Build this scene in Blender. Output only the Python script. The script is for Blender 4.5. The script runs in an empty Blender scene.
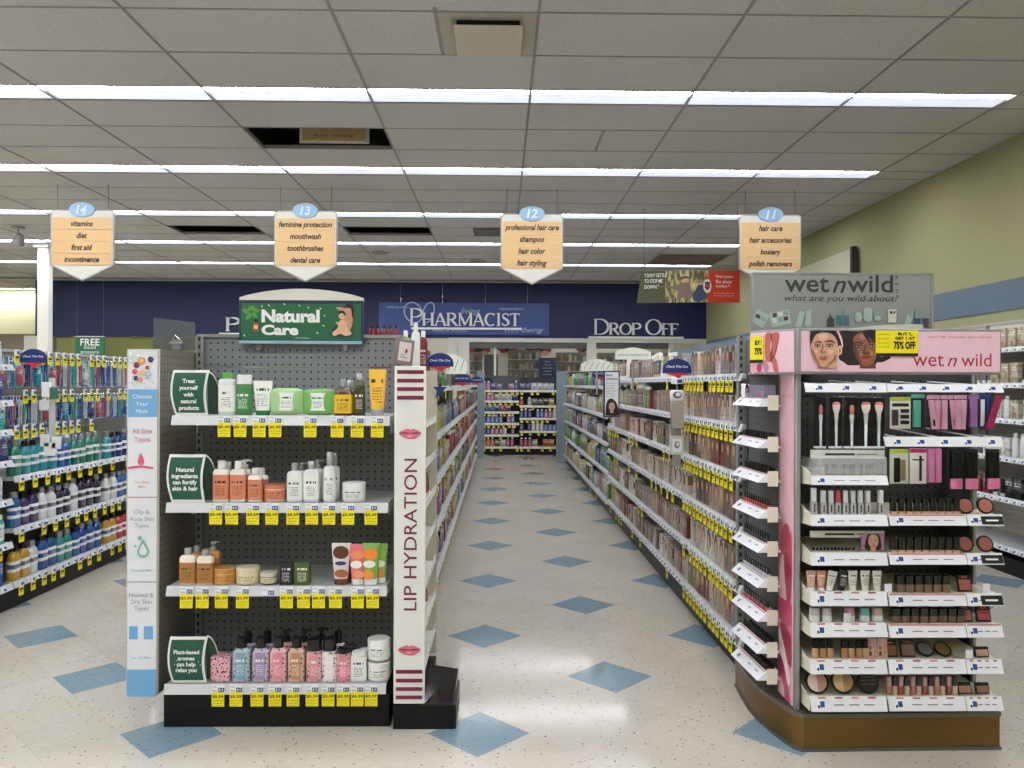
import bpy, math, random
from mathutils import Matrix, Vector
RND = random.Random(11)
SC = bpy.context.scene
COL = SC.collection
PI = math.pi
F = 788.0
CAMZ = 1.48
CEIL = CAMZ + 2.19
CAM = Matrix.Translation((0, 0, CAMZ)) @ Matrix.Rotation(-math.radians(.87), 4, 'Z') @ Matrix.Rotation(PI/2, 4, 'X') @ Matrix.Rotation(math.radians(.23), 4, 'Z')

def ray(px, py):
    return CAM.to_3x3() @ Vector(((px-512)/F, (384-py)/F, -1))
def at(px, py, Y):
    """world point seen at pixel px,py of the photograph, on the wall-parallel plane at distance Y"""
    d = ray(px, py)
    return Vector((0, 0, CAMZ)) + d*(Y/d.y)
def aX(px, Y, py=384): return at(px, py, Y).x
def aZ(py, Y, px=500): return at(px, py, Y).z

def lin(c):
    r = []
    for x in c[:3]:
        x /= 255.0
        r.append(x/12.92 if x <= .04045 else ((x+.055)/1.055)**2.4)
    return (r[0], r[1], r[2], 1.0)

# ------------------------------------------------------------------ materials
class NT:
    def __init__(s, name):
        s.m = bpy.data.materials.new(name); s.m.use_nodes = True
        s.t = s.m.node_tree; s.t.nodes.clear()
        s.out = s.t.nodes.new('ShaderNodeOutputMaterial')
        s.b = s.t.nodes.new('ShaderNodeBsdfPrincipled')
        s.t.links.new(s.b.outputs[0], s.out.inputs[0])
    def n(s, kind, **kw):
        nd = s.t.nodes.new(kind)
        for k, v in kw.items(): setattr(nd, k, v)
        return nd
    def put(s, sock, v):
        if isinstance(v, bpy.types.NodeSocket): s.t.links.new(v, sock)
        elif v is not None: sock.default_value = v
    def math(s, op, a, b=None, c=None):
        nd = s.n('ShaderNodeMath', operation=op)
        s.put(nd.inputs[0], a); s.put(nd.inputs[1], b)
        if c is not None: s.put(nd.inputs[2], c)
        return nd.outputs[0]
    def mix(s, fac, a, b):
        nd = s.n('ShaderNodeMix', data_type='RGBA')
        s.put(nd.inputs[0], fac); s.put(nd.inputs[6], a); s.put(nd.inputs[7], b)
        return nd.outputs[2]
    def coord(s, which='Object'):
        c = s.n('ShaderNodeTexCoord')
        x = s.n('ShaderNodeSeparateXYZ'); s.t.links.new(c.outputs[which], x.inputs[0])
        return c.outputs[which], x.outputs[0], x.outputs[1], x.outputs[2]
    def noise(s, vec, scale, detail=2.0):
        nd = s.n('ShaderNodeTexNoise'); s.put(nd.inputs['Vector'], vec)
        nd.inputs['Scale'].default_value = scale; nd.inputs['Detail'].default_value = detail
        return nd.outputs[0]
    def ramp(s, v, stops, interp='LINEAR'):
        nd = s.n('ShaderNodeValToRGB'); s.put(nd.inputs[0], v)
        cr = nd.color_ramp; cr.interpolation = interp
        while len(cr.elements) < len(stops): cr.elements.new(.5)
        for e, (p, c) in zip(cr.elements, stops): e.position = p; e.color = c
        return nd.outputs[0]
    def comb(s, x, y, z):
        nd = s.n('ShaderNodeCombineXYZ')
        s.put(nd.inputs[0], x); s.put(nd.inputs[1], y); s.put(nd.inputs[2], z)
        return nd.outputs[0]
    def inside(s, v, lo, hi):
        return s.math('MULTIPLY', s.math('GREATER_THAN', v, lo), s.math('LESS_THAN', v, hi))
    def ellipse(s, x, z, cx, cz, rx, rz):
        a = s.math('DIVIDE', s.math('SUBTRACT', x, cx), rx); b = s.math('DIVIDE', s.math('SUBTRACT', z, cz), rz)
        return s.math('LESS_THAN', s.math('ADD', s.math('MULTIPLY', a, a), s.math('MULTIPLY', b, b)), 1.0)
    def textmask(s, x, z, x0, x1, z0, z1, lines, freq, seed=0.0):
        """rows of small print"""
        u = s.math('MULTIPLY', s.math('SUBTRACT', z, z0), lines/(z1-z0))
        row = s.math('LESS_THAN', s.math('FRACT', u), .52)
        li = s.math('FLOOR', u)
        nz = s.noise(s.comb(s.math('MULTIPLY', x, freq), s.math('ADD', s.math('MULTIPLY', li, 7.3), seed), 0.0), 1.0, 1.0)
        return s.math('MULTIPLY', s.math('MULTIPLY', row, s.math('GREATER_THAN', nz, .47)), s.math('MULTIPLY', s.inside(x, x0, x1), s.inside(z, z0, z1)))

_M = {}
def mat(name, col=(200, 200, 200), rough=.5, metal=0.0, spec=.5, emit=None, strength=1.0, trans=0.0, alpha=None, coat=0.0, var=0.0):
    if name in _M: return _M[name]
    t = NT(name); b = t.b
    c = lin(col)
    b.inputs['Base Color'].default_value = c
    if var:
        v, x, y, z = t.coord('Object')
        nz = t.noise(v, 9.0, 4.0)
        b_ = tuple(min(1, k*(1+var)) for k in c[:3])+(1,); d_ = tuple(k*(1-var) for k in c[:3])+(1,)
        t.put(b.inputs['Base Color'], t.mix(nz, d_, b_))
    b.inputs['Roughness'].default_value = rough
    b.inputs['Metallic'].default_value = metal
    b.inputs['Specular IOR Level'].default_value = spec
    if emit is not None:
        b.inputs['Emission Color'].default_value = lin(emit); b.inputs['Emission Strength'].default_value = strength
    if trans: b.inputs['Transmission Weight'].default_value = trans
    if alpha is not None: b.inputs['Alpha'].default_value = alpha
    if coat: b.inputs['Coat Weight'].default_value = coat
    _M[name] = t.m
    return t.m

def special(name):
    def deco(fn):
        _M[name] = fn(NT(name)).m
        return fn
    return deco

@special('floor_tile')
def _(t):
    v, x, y, z = t.coord('Object')
    s = .7071/.3048
    xo = t.math('SUBTRACT', x, -.084); yo = t.math('SUBTRACT', y, 3.34)
    u = t.math('ADD', t.math('MULTIPLY', t.math('ADD', xo, yo), s), .5)
    w = t.math('ADD', t.math('MULTIPLY', t.math('SUBTRACT', xo, yo), s), .5)
    fu = t.math('FLOOR', u); fw = t.math('FLOOR', w)
    bu = t.math('LESS_THAN', t.math('FLOORED_MODULO', fu, 3.0), .5)
    bw = t.math('LESS_THAN', t.math('FLOORED_MODULO', fw, 3.0), .5)
    blue = t.math('MULTIPLY', bu, bw)
    tint = t.noise(t.comb(t.math('MULTIPLY', fu, 3.7), t.math('MULTIPLY', fw, 5.1), 0.0), 1.0, 0.0)
    base = t.mix(tint, lin((188, 182, 170)), lin((202, 196, 184)))
    wear = t.noise(v, 1.1, 4.0)
    base = t.mix(t.math('MULTIPLY', wear, .35), base, lin((172, 166, 154)))
    mott = t.noise(v, 26.0, 5.0)
    base = t.mix(t.math('MULTIPLY', t.math('GREATER_THAN', mott, .62), .2), base, lin((216, 211, 200)))
    blu = t.mix(mott, lin((110, 136, 150)), lin((132, 154, 166)))
    col = t.mix(blue, base, blu)
    vo = t.n('ShaderNodeTexVoronoi'); t.put(vo.inputs['Vector'], v); vo.inputs['Scale'].default_value = 34.0
    vs = t.n('ShaderNodeSeparateColor'); t.t.links.new(vo.outputs['Color'], vs.inputs[0])
    sp = t.math('MULTIPLY', t.math('LESS_THAN', vo.outputs['Distance'], .17), t.math('GREATER_THAN', vs.outputs[0], .5))
    col = t.mix(t.math('MULTIPLY', sp, .75), col, lin((96, 84, 72)))
    vo2 = t.n('ShaderNodeTexVoronoi'); t.put(vo2.inputs['Vector'], v); vo2.inputs['Scale'].default_value = 70.0
    col = t.mix(t.math('MULTIPLY', t.math('LESS_THAN', vo2.outputs['Distance'], .16), .35), col, lin((120, 108, 96)))
    eu = t.math('LESS_THAN', t.math('PINGPONG', u, .5), .006); ew = t.math('LESS_THAN', t.math('PINGPONG', w, .5), .006)
    col = t.mix(t.math('MULTIPLY', t.math('MAXIMUM', eu, ew), .2), col, lin((120, 112, 100)))
    t.put(t.b.inputs['Base Color'], col)
    r = t.math('MULTIPLY_ADD', t.noise(v, 3.0, 3.0), .09, .065)
    t.put(t.b.inputs['Roughness'], r)
    t.b.inputs['Specular IOR Level'].default_value = .5
    bp = t.n('ShaderNodeBump'); bp.inputs['Strength'].default_value = .09; bp.inputs['Distance'].default_value = .01
    t.put(bp.inputs['Height'], t.noise(v, 4.5, 2.0)); t.t.links.new(bp.outputs[0], t.b.inputs['Normal'])
    return t

@special('ceiling_tile')
def _(t):
    v, x, y, z = t.coord('Object')
    c = t.mix(t.noise(v, 1.3, 3.0), lin((190, 187, 182)), lin((202, 199, 194)))
    c = t.mix(t.math('MULTIPLY', t.math('GREATER_THAN', t.noise(v, 60.0, 2.0), .6), .3), c, lin((150, 146, 140)))
    t.put(t.b.inputs['Base Color'], c); t.b.inputs['Roughness'].default_value = .95
    return t

def pegmat(name, c, hole, sp=.0345, r=.0052, rough=.5):
    t = NT(name)
    v, x, y, z = t.coord('Object')
    def f(a): return t.math('SUBTRACT', t.math('FRACT', t.math('DIVIDE', a, sp)), .5)
    # the board may face x or y: take whichever runs along it
    nm = t.n('ShaderNodeNewGeometry'); sx = t.n('ShaderNodeSeparateXYZ'); t.t.links.new(nm.outputs['Normal'], sx.inputs[0])
    facx = t.math('GREATER_THAN', t.math('ABSOLUTE', sx.outputs[0]), .7)
    a = f(x); b = f(y); h = t.math('ADD', t.math('MULTIPLY', facx, t.math('SUBTRACT', b, a)), a)
    k = f(z)
    d = t.math('SQRT', t.math('ADD', t.math('MULTIPLY', h, h), t.math('MULTIPLY', k, k)))
    m = t.math('LESS_THAN', d, r/sp)
    t.put(t.b.inputs['Base Color'], t.mix(m, lin(c), lin(hole)))
    t.b.inputs['Roughness'].default_value = rough
    _M[name] = t.m
pegmat('peg_grey', (124, 127, 130), (38, 38, 38))
pegmat('peg_beige', (124, 120, 108), (52, 48, 42))
pegmat('peg_dark', (84, 84, 86), (20, 20, 20))
pegmat('peg_cream', (226, 220, 200), (160, 150, 130), .05, .006)

def slotmat(name, c, hole, sp=.038):
    t = NT(name); v, x, y, z = t.coord('Object')
    k = t.math('FRACT', t.math('DIVIDE', z, sp))
    g = t.n('ShaderNodeTexCoord'); sx = t.n('ShaderNodeSeparateXYZ'); t.t.links.new(g.outputs['Generated'], sx.inputs[0])
    m = t.math('MULTIPLY', t.inside(k, .25, .75), t.math('MAXIMUM', t.inside(sx.outputs[0], .30, .62), 0.0))
    t.put(t.b.inputs['Base Color'], t.mix(m, lin(c), lin(hole)))
    t.b.inputs['Roughness'].default_value = .4; t.b.inputs['Metallic'].default_value = .2
    _M[name] = t.m
slotmat('slotted_steel', (142, 142, 140), (22, 22, 22))

# products take their colour from the object itself, the print is laid over it
def objcol(t): return t.n('ShaderNodeObjectInfo').outputs['Color'], None
@special('paint')
def _(t):
    oi = t.n('ShaderNodeObjectInfo'); t.put(t.b.inputs['Base Color'], oi.outputs['Color']); t.b.inputs['Roughness'].default_value = .35
    return t
@special('liquid')
def _(t):
    oi = t.n('ShaderNodeObjectInfo'); t.put(t.b.inputs['Base Color'], oi.outputs['Color']); t.b.inputs['Roughness'].default_value = .08
    t.b.inputs['Coat Weight'].default_value = .6
    return t
def labelmat(name, ink, paper=None, lines=6, rough=.4, block=None):
    """a printed label; ink over the object's colour (or paper)"""
    t = NT(name); v, x, y, z = t.coord('Generated')
    oi = t.n('ShaderNodeObjectInfo')
    col = oi.outputs['Color'] if paper is None else lin(paper)
    rnd = t.math('MULTIPLY', oi.outputs['Random'], 50.0)
    if block: col = t.mix(t.inside(z, *block[0]), col, lin(block[1]) if block[1] else oi.outputs['Color'])
    m1 = t.textmask(x, z, .16, .84, .66, .84, 1, 9.0, rnd)
    m2 = t.textmask(x, z, .22, .78, .16, .58, lines, 16.0, rnd)
    col = t.mix(t.math('MAXIMUM', m1, t.math('MULTIPLY', m2, .7)), col, lin(ink))
    t.put(t.b.inputs['Base Color'], col); t.b.inputs['Roughness'].default_value = rough
    _M[name] = t.m
labelmat('label_dark', (60, 40, 30)); labelmat('label_light', (240, 238, 230))
labelmat('label_white', (50, 60, 90), (232, 232, 226)); labelmat('label_green', (20, 90, 50), (234, 236, 230))
labelmat('label_band', (240, 240, 240), (236, 236, 232), 5, .35, ((.3, .72), None))

@special('print_box')
def _(t):   # carton / pouch: two-tone with picture blob and small print
    v, x, y, z = t.coord('Generated'); oi = t.n('ShaderNodeObjectInfo'); c = oi.outputs['Color']
    rnd = t.math('MULTIPLY', oi.outputs['Random'], 50.0)
    hs = t.n('ShaderNodeHueSaturation'); hs.inputs['Hue'].default_value = .56; hs.inputs['Value'].default_value = .55; t.put(hs.inputs['Color'], c)
    cut = t.math('MULTIPLY_ADD', oi.outputs['Random'], .5, .25)
    col = t.mix(t.math('GREATER_THAN', t.math('ADD', z, t.math('MULTIPLY', x, .15)), cut), c, t.mix(.15, c, lin((235, 232, 225))))
    nz = t.noise(t.comb(t.math('MULTIPLY', x, 2.2), t.math('MULTIPLY', z, 3.0), rnd), 1.3, 2.0)
    col = t.mix(t.math('GREATER_THAN', nz, .56), col, hs.outputs[0])
    col = t.mix(t.textmask(x, z, .12, .88, .62, .86, 2, 8.0, rnd), col, lin((244, 242, 238)))
    col = t.mix(t.textmask(x, z, .15, .85, .08, .34, 4, 15.0, rnd), col, lin((40, 36, 40)))
    t.put(t.b.inputs['Base Color'], col); t.b.inputs['Roughness'].default_value = .35
    return t
@special('print_hair')
def _(t):   # hair colour carton: woman with long hair, shade swatch, small print
    v, x, y, z = t.coord('Generated'); oi = t.n('ShaderNodeObjectInfo'); c = oi.outputs['Color']
    rn = oi.outputs['Random']; rnd = t.math('MULTIPLY', rn, 50.0)
    hair = t.ramp(rn, [(0, lin((20, 14, 14))), (.25, lin((56, 32, 22))), (.45, lin((96, 42, 30))), (.6, lin((140, 100, 64))), (.8, lin((34, 22, 22))), (1, lin((196, 164, 120)))])
    cx = t.math('MULTIPLY_ADD', rn, .3, .38)
    wob = t.math('MULTIPLY', t.noise(t.comb(x, z, rnd), 7.0, 1.0), .16)
    xx = t.math('ADD', x, t.math('SUBTRACT', wob, .08))
    col = t.mix(t.ellipse(xx, z, cx, .60, .44, .42), c, hair)
    col = t.mix(t.math('MULTIPLY', t.inside(xx, .1, .9), t.inside(z, .2, .55)), col, t.mix(.5, hair, c))
    col = t.mix(t.ellipse(x, z, cx, .64, .17, .16), col, lin((214, 180, 156)))
    col = t.mix(t.ellipse(x, z, cx, .575, .07, .018), col, lin((160, 60, 60)))
    col = t.mix(t.textmask(x, z, .1, .9, .86, .97, 1, 8.0, rnd), col, lin((60, 50, 60)))
    col = t.mix(t.textmask(x, z, .12, .8, .05, .26, 3, 14.0, rnd), col, lin((70, 60, 70)))
    t.put(t.b.inputs['Base Color'], col); t.b.inputs['Roughness'].default_value = .35
    return t
@special('print_pack')
def _(t):   # blister card: coloured header, clear bubble with dark goods
    v, x, y, z = t.coord('Generated'); oi = t.n('ShaderNodeObjectInfo'); c = oi.outputs['Color']
    rnd = t.math('MULTIPLY', oi.outputs['Random'], 50.0)
    nz = t.noise(t.comb(t.math('MULTIPLY', x, 4.0), t.math('MULTIPLY', z, 1.2), rnd), 1.6, 1.0)
    col = t.mix(t.math('GREATER_THAN', nz, .5), c, t.mix(.6, c, lin((240, 240, 240))))
    col = t.mix(t.textmask(x, z, .14, .86, .74, .92, 2, 8.0, rnd), col, lin((245, 245, 245)))
    col = t.mix(t.textmask(x, z, .14, .86, .06, .2, 2, 12.0, rnd), col, lin((40, 40, 60)))
    t.put(t.b.inputs['Base Color'], col); t.b.inputs['Roughness'].default_value = .25
    return t
@special('art_pink')
def _(t):   # large soft petals on the cosmetics end panel
    v, x, y, z = t.coord('Generated')
    w = t.n('ShaderNodeTexWave'); w.wave_type = 'RINGS'; w.inputs['Scale'].default_value = 1.3; w.inputs['Distortion'].default_value = 5.0; w.inputs['Detail'].default_value = 1.0
    t.put(w.inputs['Vector'], t.comb(t.math('MULTIPLY', y, 1.0), t.math('MULTIPLY', z, 3.0), 0.0))
    pet = t.ramp(w.outputs[1], [(0, lin((236, 190, 200))), (.45, lin((212, 112, 130))), (.6, lin((170, 40, 66))), (.72, lin((232, 150, 168))), (1, lin((246, 222, 226)))])
    k = t.math('LESS_THAN', t.math('ADD', z, t.math('MULTIPLY', t.noise(v, 5.0, 1.0), .2)), .52)
    t.put(t.b.inputs['Base Color'], t.mix(k, lin((240, 190, 202)), pet)); t.b.inputs['Roughness'].default_value = .25
    return t
@special('art_forest')
def _(t):
    v, x, y, z = t.coord('Generated')
    nz = t.noise(t.comb(t.math('MULTIPLY', x, 14.0), t.math('MULTIPLY', z, 3.0), 0.0), 1.0, 4.0)
    t.put(t.b.inputs['Base Color'], t.ramp(nz, [(0, lin((30, 34, 16))), (.45, lin((88, 84, 40))), (.55, lin((170, 160, 100))), (.7, lin((208, 198, 150))), (1, lin((90, 84, 50)))]))
    t.b.inputs['Roughness'].default_value = .4
    return t
@special('bronze')
def _(t):
    v, x, y, z = t.coord('Object')
    nz = t.noise(t.comb(x, y, t.math('MULTIPLY', z, 3.0)), 3.0, 5.0)
    t.put(t.b.inputs['Base Color'], t.mix(nz, lin((104, 78, 40)), lin((136, 106, 58))))
    t.b.inputs['Metallic'].default_value = .75; t.b.inputs['Roughness'].default_value = .42
    return t
@special('plenum')
def _(t):
    v, x, y, z = t.coord('Object')
    t.put(t.b.inputs['Base Color'], t.ramp(t.noise(v, 14.0, 4.0), [(.3, lin((12, 12, 12))), (.6, lin((60, 58, 54))), (.75, lin((130, 126, 118)))]))
    t.b.inputs['Roughness'].default_value = .7
    return t

WHITE = mat('white_plastic', (226, 226, 222), .35)
OFFW = mat('off_white_paint', (216, 214, 204), .5)
CREAM = mat('cream_plastic', (226, 222, 200), .5)
BLACK = mat('black_plastic', (10, 10, 11), .4, spec=.3)
BLACKG = mat('black_gloss', (10, 10, 11), .08, coat=.5)
STEEL = mat('grey_steel', (150, 150, 148), .35, .3)
SHELF = mat('shelf_enamel', (186, 187, 188), .35, var=.04)
CHAN = mat('price_channel', (206, 208, 210), .3)
DKGREY = mat('dark_grey_paint', (66, 68, 70), .5)
CHROME = mat('chrome_wire', (200, 200, 200), .2, .9)
YEL = mat('sale_yellow', (238, 222, 20), .5)
INK = mat('black_ink', (24, 22, 22), .6)
BLUEINK = mat('blue_ink', (28, 70, 140), .6)
NAVY = mat('navy_paint', (12, 24, 78), .5)
GREEN = mat('sign_green', (22, 84, 62), .45)
TEXTW = mat('white_ink', (240, 240, 236), .5)
GREY = mat('mid_grey', (120, 120, 120), .5)
SILVER = mat('silver_frame', (172, 174, 176), .3, .6)
CLEAR = mat('clear_acrylic', (235, 240, 240), .05, trans=0, alpha=.22)
SKINA = mat('print_skin_tan', (208, 160, 132), .5); SKINB = mat('print_skin_brown', (142, 92, 66), .5)
HAIRD = mat('print_hair_dark', (34, 22, 20), .6)

# ------------------------------------------------------------------ mesh building
_TX = {}
def glyphs(s, bold=0.0, shear=0.0):
    k = (s, bold, shear)
    if k not in _TX:
        cu = bpy.data.curves.new('t', 'FONT'); cu.body = s; cu.resolution_u = 3; cu.offset = bold; cu.shear = shear; cu.size = 1.0
        o = bpy.data.objects.new('t', cu)
        me = o.to_mesh()
        vs = [(v.co.x, v.co.y) for v in me.vertices]; fs = [tuple(p.vertices) for p in me.polygons]
        o.to_mesh_clear(); bpy.data.objects.remove(o); bpy.data.curves.remove(cu)
        _TX[k] = (vs, fs)
    return _TX[k]

def smooth(pts, n=5):
    out = []; L = len(pts)
    for i in range(L):
        p0, p1, p2, p3 = pts[i-1], pts[i], pts[(i+1) % L], pts[(i+2) % L]
        for k in range(n):
            t = k/n; t2 = t*t; t3 = t2*t
            out.append(tuple(.5*((2*p1[j]) + (-p0[j]+p2[j])*t + (2*p0[j]-5*p1[j]+4*p2[j]-p3[j])*t2 + (-p0[j]+3*p1[j]-3*p2[j]+p3[j])*t3) for j in (0, 1)))
    return out
def oval(cx, cy, rx, ry, n=24, a0=0.0):
    c, s_ = math.cos(a0), math.sin(a0); r = []
    for i in range(n):
        a = 2*PI*i/n; x = rx*math.cos(a); y = ry*math.sin(a)
        r.append((cx+x*c-y*s_, cy+x*s_+y*c))
    return r

class MB:
    def __init__(s): s.v = []; s.f = []; s.mi = []; s.mats = []; s.T = None; s.lay = 0
    def _m(s, m):
        if isinstance(m, str): m = _M[m]
        if m not in s.mats: s.mats.append(m)
        return s.mats.index(m)
    def add(s, vs, fs, m):
        b = len(s.v); k = s._m(m)
        for p in vs:
            p = Vector(p)
            s.v.append(tuple(s.T @ p) if s.T is not None else tuple(p))
        s.f += [tuple(b+i for i in f) for f in fs]; s.mi += [k]*len(fs)
        return s
    def box(s, x0, x1, y0, y1, z0, z1, m, b=0.0):
        if x0 > x1: x0, x1 = x1, x0
        if y0 > y1: y0, y1 = y1, y0
        if z0 > z1: z0, z1 = z1, z0
        if b <= 0:
            vs = [(x0, y0, z0), (x1, y0, z0), (x1, y1, z0), (x0, y1, z0), (x0, y0, z1), (x1, y0, z1), (x1, y1, z1), (x0, y1, z1)]
            return s.add(vs, [(0, 3, 2, 1), (4, 5, 6, 7), (0, 1, 5, 4), (1, 2, 6, 5), (2, 3, 7, 6), (3, 0, 4, 7)], m)
        b = min(b, (x1-x0)*.49, (y1-y0)*.49, (z1-z0)*.49)
        lo = (x0, y0, z0); hi = (x1, y1, z1); idx = {}; vs = []
        for sg in [(i, j, k) for i in (0, 1) for j in (0, 1) for k in (0, 1)]:
            for a in range(3):
                p = [(hi[q] if sg[q] else lo[q]) if q == a else (hi[q]-b if sg[q] else lo[q]+b) for q in range(3)]
                idx[sg, a] = len(vs); vs.append(tuple(p))
        fs = []
        for a in range(3):
            o1, o2 = [q for q in range(3) if q != a]
            for e in (0, 1):
                q = []
                for (i, j) in ((0, 0), (1, 0), (1, 1), (0, 1)):
                    g = [0, 0, 0]; g[a] = e; g[o1] = i; g[o2] = j; q.append(idx[tuple(g), a])
                fs.append(q)
            for i in (0, 1):
                for j in (0, 1):
                    g0 = [0, 0, 0]; g0[o1] = i; g0[o2] = j; g1 = list(g0); g1[a] = 1
                    fs.append([idx[tuple(g0), o1], idx[tuple(g1), o1], idx[tuple(g1), o2], idx[tuple(g0), o2]])
        for sg in [(i, j, k) for i in (0, 1) for j in (0, 1) for k in (0, 1)]:
            fs.append([idx[sg, 0], idx[sg, 1], idx[sg, 2]])
        c = Vector(((x0+x1)/2, (y0+y1)/2, (z0+z1)/2)); out = []
        for f in fs:
            P = [Vector(vs[i]) for i in f]; nrm = (P[1]-P[0]).cross(P[2]-P[0]); m_ = sum(P, Vector())/len(P)
            out.append(tuple(f) if nrm.dot(m_-c) > 0 else tuple(reversed(f)))
        return s.add(vs, out, m)
    def loft(s, secs, m, n=20, cx=0.0, cy=0.0, cap=True, axis='z'):
        """secs: (z, width, depth[, squareness]) rings; m one material or one per segment"""
        vs = []
        for sec in secs:
            z, w, d = sec[:3]; e = sec[3] if len(sec) > 3 else 2.0
            for i in range(n):
                a = 2*PI*(i+.5)/n; c, k = math.cos(a), math.sin(a)
                x = w/2*math.copysign(abs(c)**(2/e), c); y = d/2*math.copysign(abs(k)**(2/e), k)
                vs.append((cx+x, cy+y, z) if axis == 'z' else ((z, cx+x, cy+y) if axis == 'x' else (cx+x, z, cy+y)))
        ms = m if isinstance(m, (list, tuple)) else [m]*(len(secs)-1)
        flip = (axis == 'y')
        b0 = len(s.v); k0 = [s._m(q) for q in ms]
        s.add(vs, [], ms[0])
        for j in range(len(secs)-1):
            for i in range(n):
                a, b = j*n+i, j*n+(i+1) % n
                f = (b0+a, b0+b, b0+b+n, b0+a+n)
                s.f.append(tuple(reversed(f)) if flip else f); s.mi.append(k0[j])
        if cap:
            lo = tuple(b0+i for i in range(n)); hi = tuple(b0+(len(secs)-1)*n+i for i in range(n))
            s.f.append(lo if flip else tuple(reversed(lo))); s.mi.append(k0[0])
            s.f.append(tuple(reversed(hi)) if flip else hi); s.mi.append(k0[-1])
        return s
    def tube(s, pts, r, m, n=6):
        pts = [Vector(p) for p in pts]
        vs = []; prev = None
        for i, p in enumerate(pts):
            d = (pts[min(i+1, len(pts)-1)]-pts[max(i-1, 0)]).normalized()
            u = prev - d*prev.dot(d) if prev is not None else d.orthogonal()
            u.normalize(); w = d.cross(u); prev = u
            for k in range(n):
                a = 2*PI*k/n; vs.append(p+u*(r*math.cos(a))+w*(r*math.sin(a)))
        fs = [(j*n+i, j*n+(i+1) % n, (j+1)*n+(i+1) % n, (j+1)*n+i) for j in range(len(pts)-1) for i in range(n)]
        fs += [tuple(reversed(range(n))), tuple((len(pts)-1)*n+i for i in range(n))]
        return s.add(vs, fs, m)
    def prism(s, pts, y0, y1, m, side=None):
        """outline in x,z, extruded along y"""
        L = len(pts); ar = sum(pts[i][0]*pts[(i+1) % L][1]-pts[(i+1) % L][0]*pts[i][1] for i in range(L))
        if ar < 0: pts = pts[::-1]
        vs = [(p[0], y0, p[1]) for p in pts]+[(p[0], y1, p[1]) for p in pts]
        s.add(vs, [tuple(range(L)), tuple(reversed(range(L, 2*L)))], m)
        b = len(s.v)-2*L; k = s._m(side or m)
        for i in range(L):
            j = (i+1) % L; s.f.append((b+i, b+i+L, b+j+L, b+j)); s.mi.append(k)
        return s
    def slab(s, pts, z0, z1, m, top=None):
        """outline in x,y (any order), extruded up"""
        L = len(pts); ar = sum(pts[i][0]*pts[(i+1) % L][1]-pts[(i+1) % L][0]*pts[i][1] for i in range(L))
        if ar < 0: pts = pts[::-1]
        vs = [(p[0], p[1], z0) for p in pts]+[(p[0], p[1], z1) for p in pts]
        s.add(vs, [tuple(reversed(range(L)))], m); b = len(s.v)-2*L; k = s._m(m)
        for i in range(L):
            j = (i+1) % L; s.f.append((b+i, b+j, b+j+L, b+i+L)); s.mi.append(k)
        s.f.append(tuple(b+L+i for i in range(L))); s.mi.append(s._m(top or m))
        return s
    def poly(s, pts, y, m):
        L = len(pts); ar = sum(pts[i][0]*pts[(i+1) % L][1]-pts[(i+1) % L][0]*pts[i][1] for i in range(L))
        if ar < 0: pts = pts[::-1]
        return s.add([(p[0], y, p[1]) for p in pts], [tuple(range(L))], m)
    def text(s, txt, x0, x1, z0, z1, y, m, bold=0.0, shear=0.0, warp=None):
        vs, fs = glyphs(txt, bold, shear)
        xs = [v[0] for v in vs]; ys = [v[1] for v in vs]
        a, b, c, d = min(xs), max(xs), min(ys), max(ys)
        q = [(x0+(v[0]-a)/(b-a)*(x1-x0), y, z0+(v[1]-c)/max(1e-6, d-c)*(z1-z0)) for v in vs]
        if warp: q = [warp(p) for p in q]
        return s.add(q, fs, m)
    def textc(s, txt, cx, cz, h, y, m, bold=0.0, shear=0.0, maxw=None, ref=None, left=False, squash=1.0):
        """centred text whose capital height is h; baseline at cz-h/2"""
        vs, fs = glyphs(txt, bold, shear)
        k = h/.70
        xs = [v[0] for v in vs]; a, b = min(xs), max(xs); w = (b-a)*k*squash
        kx = k*squash
        if maxw and w > maxw: kx *= maxw/w
        ox = 0 if left else (b+a)/2
        if left: ox = a
        return s.add([(cx+(v[0]-ox)*kx, y, cz-h/2+v[1]*k) for v in vs], fs, m)
    # flat art traced in picture units: U(x,y) -> local x,z
    def artmap(s, ox, oy, sc, y=0.0, x0=0.0, z0=0.0): s.am = (ox, oy, sc, x0, z0); s.ay = y; s.lay = 0
    def art(s, pts, m, sm=False):
        ox, oy, sc, x0, z0 = s.am
        if sm: pts = smooth(pts)
        s.lay += 1
        return s.poly([(x0+(p[0]-ox)*sc, z0-(p[1]-oy)*sc) for p in pts], s.ay-.00025*s.lay, m)
    def mesh(s, name):
        me = bpy.data.meshes.new(name); me.from_pydata(s.v, [], s.f)
        for m in s.mats: me.materials.append(m)
        me.polygons.foreach_set('material_index', s.mi)
        me.polygons.foreach_set('use_smooth', [True]*len(s.f))
        me.update()
        try: me.set_sharp_from_angle(angle=math.radians(38))
        except Exception: pass
        return me
    def build(s, name, parent=None, loc=None, rz=0.0):
        o = bpy.data.objects.new(name, s.mesh(name)); COL.objects.link(o)
        if loc is not None: o.location = loc
        if rz: o.rotation_euler = (0, 0, rz)
        o.parent = parent
        return o

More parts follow.
